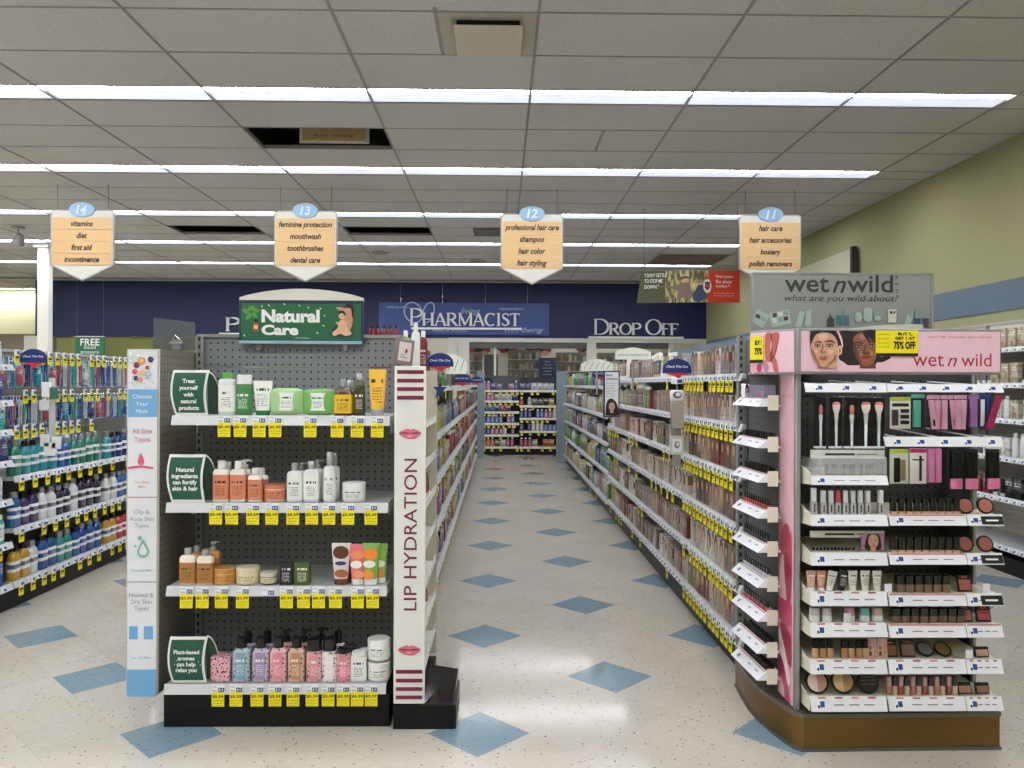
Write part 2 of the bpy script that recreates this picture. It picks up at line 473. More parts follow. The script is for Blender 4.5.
SEEN = {}
def tag(o, label=None, cat=None, group=None, kind=None):
    if label:
        if label in SEEN: print('SAME LABEL', label)
        if len(label.split()) > 16: print('LONG LABEL', label)
        SEEN[label] = 1; o['label'] = label
    if cat: o['category'] = cat
    if group: o['group'] = group
    if kind: o['kind'] = kind
    return o
def thing(name, label, cat, loc=(0, 0, 0), rz=0.0, group=None):
    o = bpy.data.objects.new(name, None); COL.objects.link(o); o.location = loc; o.rotation_euler = (0, 0, rz); o.empty_display_size = .05
    return tag(o, label, cat, group)
def struct(name, mb, parent=None):
    o = mb.build(name, parent)
    if parent is None: o['kind'] = 'structure'
    return o
ONES = 'zeroth first second third fourth fifth sixth seventh eighth ninth tenth eleventh twelfth thirteenth fourteenth fifteenth sixteenth seventeenth eighteenth nineteenth'.split()
TENS = {20: 'twent', 30: 'thirt', 40: 'fort', 50: 'fift', 60: 'sixt', 70: 'sevent'}
def nth(n):
    if n < 20: return ONES[n]
    t = TENS[n//10*10]
    return t+'ieth' if n % 10 == 0 else t+'y-'+ONES[n % 10]

# a product kind is a list of (part name, mesh, colour slot); copies share the meshes
KINDS = {}
def put(kind, name, loc, rz, cols, label, cat, group=None, rx=0.0, sc=None):
    spec = KINDS[kind]; root = None
    for i, (pn, me, ci) in enumerate(spec):
        o = bpy.data.objects.new(name if i == 0 else pn, me); COL.objects.link(o)
        c = cols[ci] if ci is not None and ci < len(cols) else (200, 200, 200)
        o.color = lin(c)
        if i == 0:
            root = o; o.location = loc; o.rotation_euler = (rx, 0, rz)
            if sc: o.scale = sc
        else: o.parent = root
    return tag(root, label, cat, group)
def kind(name, *parts):
    """parts: (part name, MB, colour slot); the first is the body"""
    KINDS[name] = [(pn, mb.mesh(pn), ci) for pn, mb, ci in parts]
# ------------------------------------------------------------------ camera, world
cd = bpy.data.cameras.new('camera'); cam = bpy.data.objects.new('camera', cd); COL.objects.link(cam)
cam.matrix_world = CAM; cd.sensor_width = 36.0; cd.lens = F/1024*36; cd.clip_start = .05; cd.clip_end = 80
SC.camera = cam
w = bpy.data.worlds.new('world'); SC.world = w; w.use_nodes = True
w.node_tree.nodes['Background'].inputs[0].default_value = (.6, .62, .65, 1); w.node_tree.nodes['Background'].inputs[1].default_value = .4
SC.view_settings.view_transform = 'Standard'; SC.view_settings.look = 'None'; SC.view_settings.gamma = 1.0
SC.view_settings.exposure = 0.22; SC.view_settings.use_curve_mapping = False
SC.cycles.use_denoising = True
SC.cycles.max_bounces = 8; SC.cycles.diffuse_bounces = 4; SC.cycles.glossy_bounces = 3; SC.cycles.transparent_max_bounces = 12
SC.cycles.sample_clamp_indirect = 6.0

XL, XR, YN, YF = -15.0, 4.5, -5.0, 22.0
FASY = 17.1
# ------------------------------------------------------------------ room shell
m = MB(); m.box(XL-.1, XR+.1, YN-.1, YF+.1, -.1, 0, 'floor_tile'); struct('floor', m)
WALLG = mat('wall_olive', (166, 164, 122), .8); WALLC = mat('wall_cream', (226, 220, 176), .8)
WALLD = mat('wall_green_dim', (132, 134, 78), .8); BAND = mat('wall_band_blue', (104, 120, 136), .7)
m = MB(); m.box(XR, XR+.12, YN, YF, 0, CEIL+.9, WALLG); struct('wall_right', m)
m = MB(); m.box(XR-.012, XR, YN, FASY+.3, 2.15, 2.42, BAND); struct('trim_1', m)
m = MB(); m.box(XL-.12, XL, YN, YF, 0, CEIL+.9, WALLC); struct('wall_left', m)
m = MB(); m.box(XL, XR, YN-.12, YN, 0, CEIL+.9, WALLC); struct('wall_near', m)
m = MB(); m.box(XL, XR, YF, YF+.12, 0, CEIL+.9, mat('wall_pharmacy', (214, 208, 192), .8)); struct('wall_back', m)

# suspended ceiling: grid lines along the aisle every 1.22 m, rows of 2 ft tiles between 1 ft light rows
PER = 2.135; Y0 = 5.86
xs = [-1.0+1.22*k for k in range(-11, 5)]; xs = [XL]+[x for x in xs if x > XL+.2 and x < XR-.1]+[XR]
rows = []
for k in range(-5, 8):
    y = Y0+PER*k
    rows.append((y, y+.305, 'L'))
    for j in range(3): rows.append((y+.305+.61*j, y+.305+.61*(j+1), 'T%d' % j))
rows = [(max(a, YN), min(b, YF), t) for a, b, t in rows if b > YN and a < YF]
LX = [-1.0+2.44*k for k in range(-5, 3)]
def missing(xa, y):
    return (abs(xa+2.22) < .05 and 6.7 < y < 6.8) or (abs(xa+2.22) < .05 and 10.9 < y < 11.1) or (abs(xa+4.66) < .05 and 10.9 < y < 11.1)
m = MB(); g = MB(); dk = MB()
th = .02
for a, b, t in rows:
    for i in range(len(xs)-1):
        xa, xb = xs[i], xs[i+1]
        if t == 'L' and xa >= LX[0]-.01 and xb <= 3.9: continue
        if missing(xa, a): continue
        if abs(xa+1.0) < .05 and 4.5 < a < 4.75:      # the cell shared with the air diffuser
            m.box(xa, xa+.61, a, b, CEIL, CEIL+th, 'ceiling_tile'); continue
        if abs(xa-2.66) < .05 and 13.0 < a < 13.9: dk.box(xa+.02, xb-.02, a+.02, b-.02, CEIL-.004, CEIL-.001, mat('stained_tile', (120, 104, 92), .9))
        m.box(xa, xb, a, b, CEIL, CEIL+th, 'ceiling_tile')
struct('ceiling', m)
GR = mat('ceiling_grid', (146, 142, 136), .6)
for i, x in enumerate(xs[1:-1]): g.box(x-.009, x+.009, YN, YF, CEIL-.006, CEIL+.03, GR)
for a, b, t in rows:
    if a > YN: g.box(XL, XR, a-.008, a+.008, CEIL-.003, CEIL+.03, GR)
g.box(.887-.012, .887+.012, 6.785, 7.395, CEIL-.005, CEIL+.03, GR); g.box(-.39-.012, -.39+.012, 4.59, 5.2, CEIL-.005, CEIL+.03, GR)
struct('trim_2', g)
if dk.f: tag(dk.build('ceiling_tile_panel'), 'brown stained ceiling tile beyond the hair care sign, close to the olive wall', 'ceiling tile')
m = MB(); m.box(XL, XR, YN, YF, CEIL+.9, CEIL+1.0, 'plenum'); struct('ceiling_slab', m)
# ducts and an old sign above the open cells
def duct(pts, r, label):
    mb = MB(); mb.tube(pts, r, mat('flex_duct', (60, 60, 58), .5, .3), 10); tag(mb.build('flexible_duct'), label, 'duct')
duct([(-2.6, 7.5, CEIL+.35), (-1.8, 7.6, CEIL+.32), (-1.2, 7.7, CEIL+.4), (-.4, 8.2, CEIL+.4)], .12, 'grey flexible duct seen through the open ceiling cell over aisle 13')
duct([(-2.4, 12.0, CEIL+.25), (-1.6, 11.9, CEIL+.22), (-.6, 12.1, CEIL+.3)], .1, 'grey flexible duct above the farther open ceiling cell, aisle 13 side')
TAN = mat('sign_tan', (206, 170, 120), .55); TANL = mat('sign_tan_line', (190, 146, 90), .55)
m = MB(); m.box(-1.86, -1.22, 7.30, 7.32, CEIL+.03, CEIL+.45, OFFW); m.box(-1.83, -1.25, 7.292, 7.30, CEIL+.05, CEIL+.36, TAN)
t = MB()
for k in range(4): t.text('hair styling'[:12-k], -1.72+.03*k, -1.36-.03*k, CEIL+.08+.07*k, CEIL+.105+.07*k, 7.29, INK)
o = m.build('stored_sign'); t.build('lettering', o); tag(o, 'tan aisle sign lying above the ceiling, showing through the open cell', 'sign')

# ------------------------------------------------------------------ light fittings
EM = mat('lamp_lens', (255, 255, 255), .5, emit=(246, 248, 255), strength=34.0)
ENAM = mat('fitting_enamel', (190, 194, 204), .5)
def light_meshes():
    f = MB(); L = 2.44; W = .305; h = .014
    # shallow white tray, a bright lamp strip along one side and a milky diffuser beside it
    f.box(0, L, 0, .008, 0, h, ENAM); f.box(0, L, W-.008, W, 0, h, ENAM); f.box(0, .008, 0, W, 0, h, ENAM); f.box(L-.008, L, 0, W, 0, h, ENAM); f.box(0, L, 0, W, h, h+.012, ENAM)
    d = MB(); d.box(.02, L-.02, .010, .100, h-.006, h-.001, EM)
    r = MB(); r.box(.01, L-.01, .102, W-.010, h-.006, h-.001, mat('fitting_diffuser', (236, 238, 246), .6, emit=(222, 228, 246), strength=.72))
    return f.mesh('frame'), d.mesh('tube'), r.mesh('diffuser')
KINDS['light'] = None
lf, ld, lr = light_meshes()
rowname = {0: 'in the front ceiling row', 1: 'in the second ceiling row', 2: 'in the third ceiling row', 3: 'in the fourth ceiling row', 4: 'in the fifth ceiling row', 5: 'in the last ceiling row by the pharmacy'}
for k in range(-5, 8):
    y = Y0+PER*k if k != 5 else Y0+PER*k-.25
    if y < YN+.2 or y > YF-.6: continue
    if k == -5: continue
    for i, x in enumerate(LX[:-1]):
        if k > 5 and i % 2: continue
        o = thing('ceiling_light', ('strip light %s, %s from the olive wall' % (rowname[k], nth(len(LX)-1-i))) if k in rowname else ('strip light over the %s, %s from wall, line %s' % ('till area' if k < 0 else 'pharmacy', nth(len(LX)-1-i), nth(abs(k)))), 'ceiling light', (x, y, CEIL-.001), 0, 'recessed strip lights')
        for nm, me in (('frame', lf), ('lamp_strip', ld), ('diffuser', lr)):
            c = bpy.data.objects.new(nm, me); COL.objects.link(c); c.parent = o
# air diffuser
m = MB(); ox = -.39; y = 4.64
m.box(ox+.01, ox+.60, y+.01, y+.60, CEIL-.004, CEIL+.01, mat('diffuser_paint', (176, 168, 150), .5))
f = MB(); f.box(ox+.10, ox+.52, y+.08, y+.52, CEIL-.05, CEIL-.038, mat('diffuser_plate', (200, 190, 168), .5), .005)
b = MB(); b.box(ox+.12, ox+.50, y+.10, y+.50, CEIL-.039, CEIL-.004, BLACK)
o = m.build('ceiling_diffuser'); f.build('plate', o); b.build('neck', o); tag(o, 'square beige air diffuser with dark gap, in the ceiling over the main aisle', 'vent')
m = MB(); m.box(-.39, .2, 11.07, 11.65, CEIL-.012, CEIL-.002, mat('vent_paint', (90, 88, 84), .6))
for k in range(6): m.box(-.36, .17, 11.11+.09*k, 11.15+.09*k, CEIL-.02, CEIL-.012, GREY)
tag(m.build('ceiling_vent'), 'grey louvred ceiling vent between aisle signs 13 and 12', 'vent')
for (px, Y, s) in ((478, 14.0, 'small grey ceiling vent far down the main aisle'), (380, 13.2, 'round ceiling speaker between aisle signs 13 and 12')):
    p = at(px, 384-2.19*788/Y, Y); m = MB(); m.loft([(-.02, .28, .28), (0, .3, .3)], mat('speaker_paint', (150, 148, 142), .6), 20)
    tag(m.build('ceiling_speaker' if 'round' in s else 'ceiling_vent', None, (p.x, p.y, CEIL-.001)), s, 'speaker' if 'round' in s else 'vent')
# security camera on the ceiling at the left
p = at(18, 241, 11.2)
o = thing('ceiling_camera', 'grey swivel security camera hanging from the ceiling beside aisle sign 14', 'security camera', (p.x, p.y, CEIL))
m = MB(); m.loft([(-.03, .16, .16), (0, .18, .18)], STEEL); m.build('mount', o)
m = MB(); m.tube([(0, 0, -.02), (.01, 0, -.12)], .012, STEEL); m.build('stem', o)
m = MB(); m.T = Matrix.Translation((.02, 0, -.17)) @ Matrix.Rotation(.6, 4, 'X') @ Matrix.Rotation(.5, 4, 'Y'); m.loft([(-.08, .17, .17), (-.05, .15, .15), (.05, .10, .10), (.07, .06, .06)], STEEL); m.build('head', o)

# ------------------------------------------------------------------ column, far walls, pharmacy
p = at(44, 330, 12.7); m = MB(); m.box(p.x-.085, p.x+.085, 12.65, 12.8, 0, CEIL, mat('column_paint', (222, 220, 212), .6), .01); m.box(p.x-.12, p.x+.12, 12.6, 12.84, CEIL-.05, CEIL, OFFW); struct('column_white', m)
xa, xb = aX(35, FASY), aX(706, FASY); zb = aZ(338, FASY, 500)
m = MB(); m.box(xa, xb, FASY, FASY+.25, zb, CEIL, NAVY); struct('wall_fascia', m)
m = MB(); m.box(aX(448, FASY), xb, FASY-.015, FASY+.1, zb-.09, zb, OFFW)
struct('trim_3', m)
# green wall part below the fascia at the left, cream wall beyond
xg = aX(448, FASY)
m = MB(); m.box(xa+.4, aX(420, FASY+.1), FASY+.1, FASY+.22, 0, zb-.02, WALLD); struct('wall_green', m)
m = MB(); m.box(xa-.25, xa+.05, FASY+.02, FASY+.3, 0, zb, OFFW); struct('trim_4', m)
m = MB(); m.box(XL, xa, FASY+1.9, FASY+2.0, 1.2, CEIL, mat('wall_cream_far', (232, 230, 186), .8)); struct('wall_far_left', m)
m = MB(); m.box(xa-3.0, xa-.3, FASY+1.0, FASY+1.85, 0, zb+.1, mat('counter_taupe', (150, 138, 118), .6)); tag(m.build('service_counter'), 'taupe service counter block beyond the white column', 'counter')
m = MB(); m.box(xb, XR, FASY, FASY+.12, 0, CEIL, WALLG); struct('wall_far_right', m)
# pharmacy front: posts, counter, inner partition
for i, (a, b) in enumerate(((448, 456), (458, 469), (587, 596), (669, 674), (700, 706))):
    m = MB(); m.box(aX(a, FASY), aX(b, FASY), FASY, FASY+.12, 0, zb-.05, OFFW); struct('trim_%d' % (5+i), m)
m = MB(); m.box(aX(420, FASY), xb, FASY+.02, FASY+.6, 0, 1.12, mat('counter_grey', (120, 124, 130), .5)); m.box(aX(420, FASY), xb, FASY-.02, FASY+.64, 1.12, 1.16, OFFW)
tag(m.build('pharmacy_counter'), 'long pharmacy counter under the navy fascia', 'counter')
for i, (a, b, lab) in enumerate(((469, 587, 'beside the dark blue notice'), (596, 669, 'under the drop off lettering'))):
    m = MB(); m.box(aX(a, FASY), aX(b, FASY), FASY+.05, FASY+.07, zb-.22, zb-.09, mat('roller_shutter', (96, 96, 94), .5, .4)); struct('window_%d' % (i+1), m)
p1 = at(495, 360, FASY+.1); m = MB(); m.box(p1.x-.025, p1.x+.025, FASY+.05, FASY+.1, 1.16, zb-.2, OFFW); struct('trim_10', m)
# shelving inside the pharmacy
def pharm_shelf(pxa, pxb, Y, ztop, n, lab):
    xa_, xb_ = aX(pxa, Y), aX(pxb, Y); o = thing('stock_shelving', lab, 'shelving', ((xa_+xb_)/2, Y, 0)); W = (xb_-xa_)/2
    m = MB(); m.box(-W, W, .02, .3, 0, ztop, mat('shelf_beige', (150, 142, 124), .6)); m.build('cabinet', o)
    cols = [(200, 194, 180), (150, 100, 84), (96, 104, 124), (176, 156, 110), (120, 130, 116), (206, 204, 198)]
    for k in range(n):
        z = ztop-.25*(k+1); s = MB(); s.box(-W, W, -.02, .3, z, z+.02, OFFW); s.build('shelf', o)
    s = MB()
    for k in range(n):
        z = ztop-.25*(k+1)+.02; x = -W+.05
        while x < W-.1:
            ww = RND.uniform(.03, .07); s.box(x, x+ww, -.02, .018, z, z+RND.uniform(.08, .19), mat('stock%d' % RND.randrange(6), cols[RND.randrange(6)], .5)); x += ww+RND.uniform(.0, .04)
    q = s.build('medicine_stock', o); q['kind'] = 'stuff'
for k in range(6): mat('stock%d' % k, [(200, 194, 180), (150, 100, 84), (96, 104, 124), (176, 156, 110), (120, 130, 116), (206, 204, 198)][k], .5)
pharm_shelf(508, 540, 20.2, 2.35, 5, 'beige medicine shelving inside the pharmacy, beside the dark notice')
pharm_shelf(556, 590, 20.3, 2.3, 5, 'beige medicine shelving in the pharmacy behind the fan topper')
pharm_shelf(598, 668, 20.4, 2.3, 5, 'wide beige medicine shelving behind the drop off window')
pharm_shelf(470, 482, 20.1, 2.3, 5, 'narrow medicine shelving inside the pharmacy by the first post')
m = MB(); m.box(aX(484, 19.2), aX(498, 19.2), 19.2, 19.5, 0, 2.2, mat('locker_grey', (120, 122, 122), .5), .01); tag(m.build('storage_locker'), 'plain grey locker standing inside the pharmacy', 'locker')
# framed floral pictures and a red emblem on the pharmacy wall
def wallpic(px, py, w, h, label, col, emblem=False):
    p = at(px, py, YF-.02); m = MB(); m.box(-w/2, w/2, -.01, .01, -h/2, h/2, mat('pic_paper', (206, 198, 182), .6)); m.artmap(0, 0, 1, -.011)
    if emblem:
        m.art([(-w*.4, -h*.4), (w*.4, -h*.4), (w*.4, h*.1), (0, h*.45), (-w*.4, h*.1)], mat('emblem_red', (190, 50, 50), .5)); m.art([(-.03, -.1), (.03, -.1), (.03, .06), (-.03, .06)], TEXTW)
    else:
        for k in range(9):
            a = k*.7; m.art(oval(w*.28*math.cos(a), h*.25*math.sin(a*1.3), w*.14, h*.16), mat(['flower_rust', 'flower_dark', 'flower_pale'][k % 3], [(140, 70, 50), (62, 44, 40), (196, 150, 130)][k % 3], .6))
    tag(m.build('wall_picture' if not emblem else 'wall_emblem', None, p), label, 'picture' if not emblem else 'emblem')
wallpic(477, 350, .9, .5, 'dark floral picture on the pharmacy wall by the first post', 0)
wallpic(507, 350, .7, .35, 'grey leafy picture on the pharmacy wall, between the two floral ones', 0)
wallpic(538, 350, .9, .45, 'rust floral picture on the pharmacy wall, above the dark blue notice', 0)
wallpic(583, 350, .5, .4, 'floral picture on the pharmacy wall beside the middle post', 0)
wallpic(521, 354, .22, .28, 'small red shield emblem on the pharmacy wall', 0, True)
wallpic(633, 349, .3, .3, 'small red shield emblem above the drop off window shelving', 0, True)
# navy notice standing on the counter
p = at(547.5, 379, FASY-.1); m = MB(); m.box(-.19, .19, 0, .02, -.02, .46, mat('notice_navy', (24, 30, 62), .4)); t = MB()
for k, s in enumerate(('Please', 'wait here', 'for the next', 'available', 'pharmacist')): t.textc(s, 0, .38-.07*k, .03, -.002, mat('notice_ink', (170, 176, 200), .5))
o = m.build('counter_sign', None, (p.x, p.y, p.z)); b = MB(); b.box(-.01, .01, .02, .04, -(p.z-1.16), .2, STEEL); b.build('stand', o); t.build('lettering', o); tag(o, 'dark blue notice with pale lines of text above the pharmacy counter', 'notice')

# ---- lettering of the fascia: stroke letters with serifs
def serif_word(mb, word, x0, x1, zbase, cap, y, m, big=1.35):
    """word: first letters of words are larger; widths fitted to x0..x1"""
    S = {'P': (.62, [('v', .12, 0, 1), ('c', .12, .5, 1, .46)]), 'H': (.82, [('v', .14, 0, 1), ('v', .68, 0, 1), ('h', .14, .68, .5)]),
         'A': (.80, [('d', .08, 0, .38, 1, .05), ('d', .38, 1, .70, 0, .11), ('h', .2, .6, .33)]), 'R': (.74, [('v', .12, 0, 1), ('c', .12, .48, 1, .42), ('d', .32, .48, .66, 0, .1)]),
         'M': (.98, [('v', .12, 0, 1, .05), ('d', .12, 1, .48, .05, .1), ('d', .48, .05, .86, 1, .05), ('v', .86, 0, 1)]), 'C': (.74, [('o', .38, .5, .33, .5, 50, 310)]),
         'I': (.34, [('v', .17, 0, 1)]), 'S': (.56, [('s', 0)]), 'T': (.70, [('v', .35, 0, 1), ('h', .04, .66, .97), ('v', .05, .8, 1, .03), ('v', .65, .8, 1, .03)]),
         'D': (.80, [('v', .12, 0, 1), ('c', .12, 0, 1, .60)]), 'O': (.82, [('o', .41, .5, .37, .5, 0, 360)]), 'F': (.58, [('v', .12, 0, 1), ('h', .12, .54, .97), ('h', .12, .44, .52), ('v', .54, .8, .97, .03)]),
         'K': (.76, [('v', .12, 0, 1), ('d', .14, .45, .62, 1, .05), ('d', .26, .55, .68, 0, .11)]), 'U': (.80, [('v', .13, .25, 1), ('v', .68, .25, 1, .05), ('o', .405, .3, .28, .3, 180, 360)]), ' ': (.34, [])}
    tot = 0; first = True
    sizes = []
    for ch in word:
        k = big if first else 1.0; sizes.append(k); tot += S[ch][0]*k; first = (ch == ' ')
    sx = (x1-x0)/tot; sz = cap/big; x = x0
    def seg(pa, pb, wd):
        dx, dz = pb[0]-pa[0], pb[1]-pa[1]; L = math.hypot(dx, dz) or 1; nx, nz = -dz/L*wd/2, dx/L*wd/2
        mb.prism([(pa[0]+nx, pa[1]+nz), (pb[0]+nx, pb[1]+nz), (pb[0]-nx, pb[1]-nz), (pa[0]-nx, pa[1]-nz)], y-.03, y, m)
    for ch, k in zip(word, sizes):
        X = lambda u: x+u*sx*k
        Z = lambda v: zbase+v*sz*k
        tw = .105*sx
        for st in S[ch][1]:
            c = st[0]
            if c == 'v':
                wd = (st[4]*1.5 if len(st) > 4 else .15)*sx
                seg((X(st[1]), Z(st[2])), (X(st[1]), Z(st[3])), wd)
                if wd > .05*sx:
                    for zz in (st[2], st[3]):
                        if zz in (0, 1): seg((X(st[1])-.11*sx, Z(zz)), (X(st[1])+.11*sx, Z(zz)), .05*sx)
            elif c == 'h': seg((X(st[1]), Z(st[3])), (X(st[2]), Z(st[3])), .06*sx)
            elif c == 'd':
                seg((X(st[1]), Z(st[2])), (X(st[3]), Z(st[4])), st[5]*1.4*sx)
                for (u, v) in ((st[1], st[2]), (st[3], st[4])):
                    if v == 0: seg((X(u)-.10*sx, Z(v)), (X(u)+.10*sx, Z(v)), .05*sx)
            elif c in 'co':
                pts = []
                if c == 'c':
                    a, b_, r = st[2], st[3], st[4]
                    cxx, czz, rx, rz, s0, s1 = st[1]+r*.35, (a+b_)/2, r*.72, (b_-a)/2, -90, 90
                    seg((X(st[1]), Z(a)), (X(cxx), Z(a)), .06*sx); seg((X(st[1]), Z(b_)), (X(cxx), Z(b_)), .06*sx)
                else: cxx, czz, rx, rz, s0, s1 = st[1:7]
                n = 18
                for i in range(n):
                    a0 = math.radians(s0+(s1-s0)*i/n); a1 = math.radians(s0+(s1-s0)*(i+1)/n); am = (a0+a1)/2
                    seg((X(cxx+rx*math.cos(a0)), Z(czz+rz*math.sin(a0))), (X(cxx+rx*math.cos(a1)), Z(czz+rz*math.sin(a1))), (.06+.10*abs(math.cos(am)))*sx)
                if ch == 'C': seg((X(.62), Z(.78)), (X(.62), Z(.98)), .04*sx)
            elif c == 's':
                P = [(.50, .82), (.40, .97), (.22, .98), (.10, .86), (.12, .68), (.28, .55), (.42, .44), (.50, .28), (.44, .1), (.28, .02), (.12, .06), (.05, .22)]
                for i in range(len(P)-1): seg((X(P[i][0]), Z(P[i][1])), (X(P[i+1][0]), Z(P[i+1][1])), (.15 if 3 < i < 8 else .08)*sx)
        x += S[ch][0]*k*sx
LET = mat('fascia_letters', (252, 252, 250), .4)
def fasword(word, xa_, xb_, yt, yb, ul, label, back=.02):
    Y = FASY-back; za, zt = aZ(yb, Y, (xa_+xb_)/2), aZ(yt, Y, (xa_+xb_)/2)
    o = thing('fascia_sign', label, 'lettering', (0, 0, 0)); m = MB(); serif_word(m, word, aX(xa_, Y), aX(xb_, Y), za, zt-za, Y, LET); m.build('letters', o)
    m = MB(); m.box(aX(ul[0], Y), aX(ul[1], Y), Y-.03, Y, za-.09, za-.045, LET); m.build('underline', o)
fasword('PHARMACIST', 409, 520, 309, 325.5, (411, 522), 'large white PHARMACIST lettering in front of the mid-blue panel', .09)
fasword('DROP OFF', 593, 678, 319.5, 334.5, (588, 683), 'white DROP OFF lettering on the navy fascia')
fasword('PICK UP', 225, 306, 318, 331, (219, 312), 'white PICK UP lettering on the fascia, mostly behind the Natural Care sign')
Y = FASY-.06
m = MB(); xa_, xb_ = aX(378.5, Y), aX(549, Y); za, zt = aZ(335, Y), aZ(303, Y)
m.box(xa_, xb_, Y, Y+.04, za, zt, mat('panel_blue', (54, 78, 146), .45)); o = m.build('wellness_sign')
ib = mat('panel_ink', (176, 192, 224), .5); t = MB()
t.textc('health & wellness', aX(398, Y), aZ(307.5, Y), .05, Y-.004, ib, maxw=.65)
t.textc('health & wellness', aX(450, Y), aZ(330, Y), .075, Y-.004, ib, maxw=.9)
t.textc('rejuvenation', aX(511, Y), aZ(308.5, Y), .075, Y-.004, ib, maxw=.66)
t.textc('living', aX(470, Y), aZ(311, Y), .13, Y-.004, ib, shear=.5, squash=1.1)
t.textc('well-being', aX(524, Y), aZ(329.5, Y), .11, Y-.004, ib, shear=.5, squash=1.3)
# looping monogram
for (cx, rx, rot) in ((413, .20, .5), (428, .13, -.3)):
    cxx, czz = aX(cx, Y), aZ(313, Y); P = oval(cxx, czz, rx, .24, 28, rot); Q = oval(cxx, czz, rx-.03, .215, 28, rot)
    for i in range(28):
        j = (i+1) % 28; t.poly([P[i], P[j], Q[j], Q[i]], Y-.003, ib)
t.build('lettering', o)
for px in (400, 442, 485, 527):
    r = MB(); x = aX(px, Y); r.tube([(x, Y+.02, zt), (x, Y+.02, CEIL)], .006, CHROME, 5); r.build('hanging_rod', o)
tag(o, 'mid-blue hanging panel with faint wellness words behind PHARMACIST', 'sign')

# ------------------------------------------------------------------ aisle signs
SEDGE = mat('sign_edge', (206, 204, 192), .5); OVAL = mat('sign_oval', (140, 176, 206), .4)
SINK = mat('sign_ink', (30, 24, 34), .6)
def aisle_sign(pcx, pct, num, lines, label):
    Y = 8.8; c = at(pcx, pct, Y); o = thing('aisle_sign', label, 'sign', c, 0, 'hanging aisle signs'); k = Y/788   # metres per pixel
    W = 31.3*k; H1 = 55*k; HT = 71*k
    m = MB(); m.prism([(-W, -.02), (-W+.03, 0), (W-.03, 0), (W, -.02), (W, -H1), (0, -HT), (-W, -H1)], -.012, .012, STEEL); m.build('frame', o)
    m = MB(); i_ = .014
    m.prism([(-W+i_, -.03), (-W+.04, -i_), (W-.04, -i_), (W-i_, -.03), (W-i_, -H1+.006), (0, -HT+.018), (-W+i_, -H1+.006)], -.015, .015, SEDGE); m.build('board', o)
    rows = len(lines)
    for i, s in enumerate(lines):
        za = -8*k-i*11.8*k; zb_ = za-11.4*k
        m = MB(); m.box(-W+.02, W-.02, -.021, -.015, zb_, za, TAN); q = m.build('strip', o)
        t = MB(); t.textc(s, 0, (za+zb_)/2, .060, -.0225, SINK, bold=.03, shear=.25, maxw=2*W-.1, squash=.86); t.build('lettering', q)
    m = MB(); m.prism(oval(0, 0, 12.5*k, 7.3*k), -.032, .02, OVAL); q = m.build('number_plate', o)
    t = MB(); t.textc(num, 0, 0, .095, -.034, mat('sign_number', (214, 226, 238), .5), bold=.02, shear=.2); t.build('number', q)
    for sx in (-W*.8, W*.8):
        r = MB(); r.tube([(sx, 0, -.01), (sx, 0, CEIL-c.z)], .004, GREY, 5); r.build('hanging_wire', o)
aisle_sign(83, 210, '14', ['vitamins', 'diet', 'first aid', 'incontinence'], 'hanging tan aisle sign 14, vitamins, diet, first aid, incontinence')
aisle_sign(306, 211, '13', ['feminine protection', 'mouthwash', 'toothbrushes', 'dental care'], 'hanging tan aisle sign 13, feminine protection, mouthwash, toothbrushes, dental care')
aisle_sign(532, 214, '12', ['professional hair care', 'shampoo', 'hair color', 'hair styling'], 'hanging tan aisle sign 12, professional hair care, shampoo, hair color, hair styling')
aisle_sign(770, 215, '11', ['hair care', 'hair accessories', 'hosiery', 'polish removers'], 'hanging tan aisle sign 11, hair care, hair accessories, hosiery, polish removers')

# flu shot banner: a curved vinyl sheet
Y = 9.6; k = Y/788
c = at(691, 286, Y); m = MB(); n = 24; L = 50*k; hh = 16*k
FOR = _M['art_forest']; REDB = mat('banner_red', (206, 56, 38), .45); OLV = mat('banner_olive', (70, 74, 36), .45)
def bwarp(p):
    u = p[0]/L
    return (p[0]+(.03*p[2]/hh if u < -.9 else 0), p[1]-.12*math.cos(u*PI*.8)-.06*u, p[2]-.018*math.cos(u*PI*.5))
def cells(m, ua, ub, mt, dy, th=.003):
    st = max(1, int((ub-ua)*12))
    for i in range(st):
        a = ua+(ub-ua)*i/st; b = ua+(ub-ua)*(i+1)/st
        P = [bwarp((a*L, dy, -hh)), bwarp((b*L, dy, -hh)), bwarp((b*L, dy, hh)), bwarp((a*L, dy, hh))]
        m.add(P+[(q[0], q[1]+th, q[2]) for q in P], [(0, 1, 2, 3), (7, 6, 5, 4), (0, 4, 5, 1), (3, 2, 6, 7), (1, 5, 6, 2), (0, 3, 7, 4)], mt)
cells(m, -1, 1, OLV, 0); o = m.build('banner', None, c); tag(o, 'curved flu shot banner, forest photo with red end, hanging over the hair aisle', 'banner')
q = MB(); cells(q, -.52, .3, FOR, -.004, .001); q.build('photo', o)
q = MB(); cells(q, .3, 1, REDB, -.004, .001); q.build('red_panel', o)
t = MB()
for i, s in enumerate(('"I DON\'T GET FLU', 'TO STOP ME', 'DOWN."')): t.text(s, -L*.9, -L*(.50+.07*i), hh*(.62-.36*i), hh*(.86-.36*i), -.008, TEXTW, bold=.01, warp=bwarp)
for i, s in enumerate(('Get your', 'flu shot', 'today.*')): t.text(s, L*.46, L*(.86-.04*i), hh*(.50-.30*i), hh*(.72-.30*i), -.008, TEXTW, bold=.012, warp=bwarp)
for i in range(2): t.text('See your pharmacist for details', L*.42, L*.88, hh*(-.46-.16*i), hh*(-.38-.16*i), -.008, TEXTW, warp=bwarp)
t.build('lettering', o)
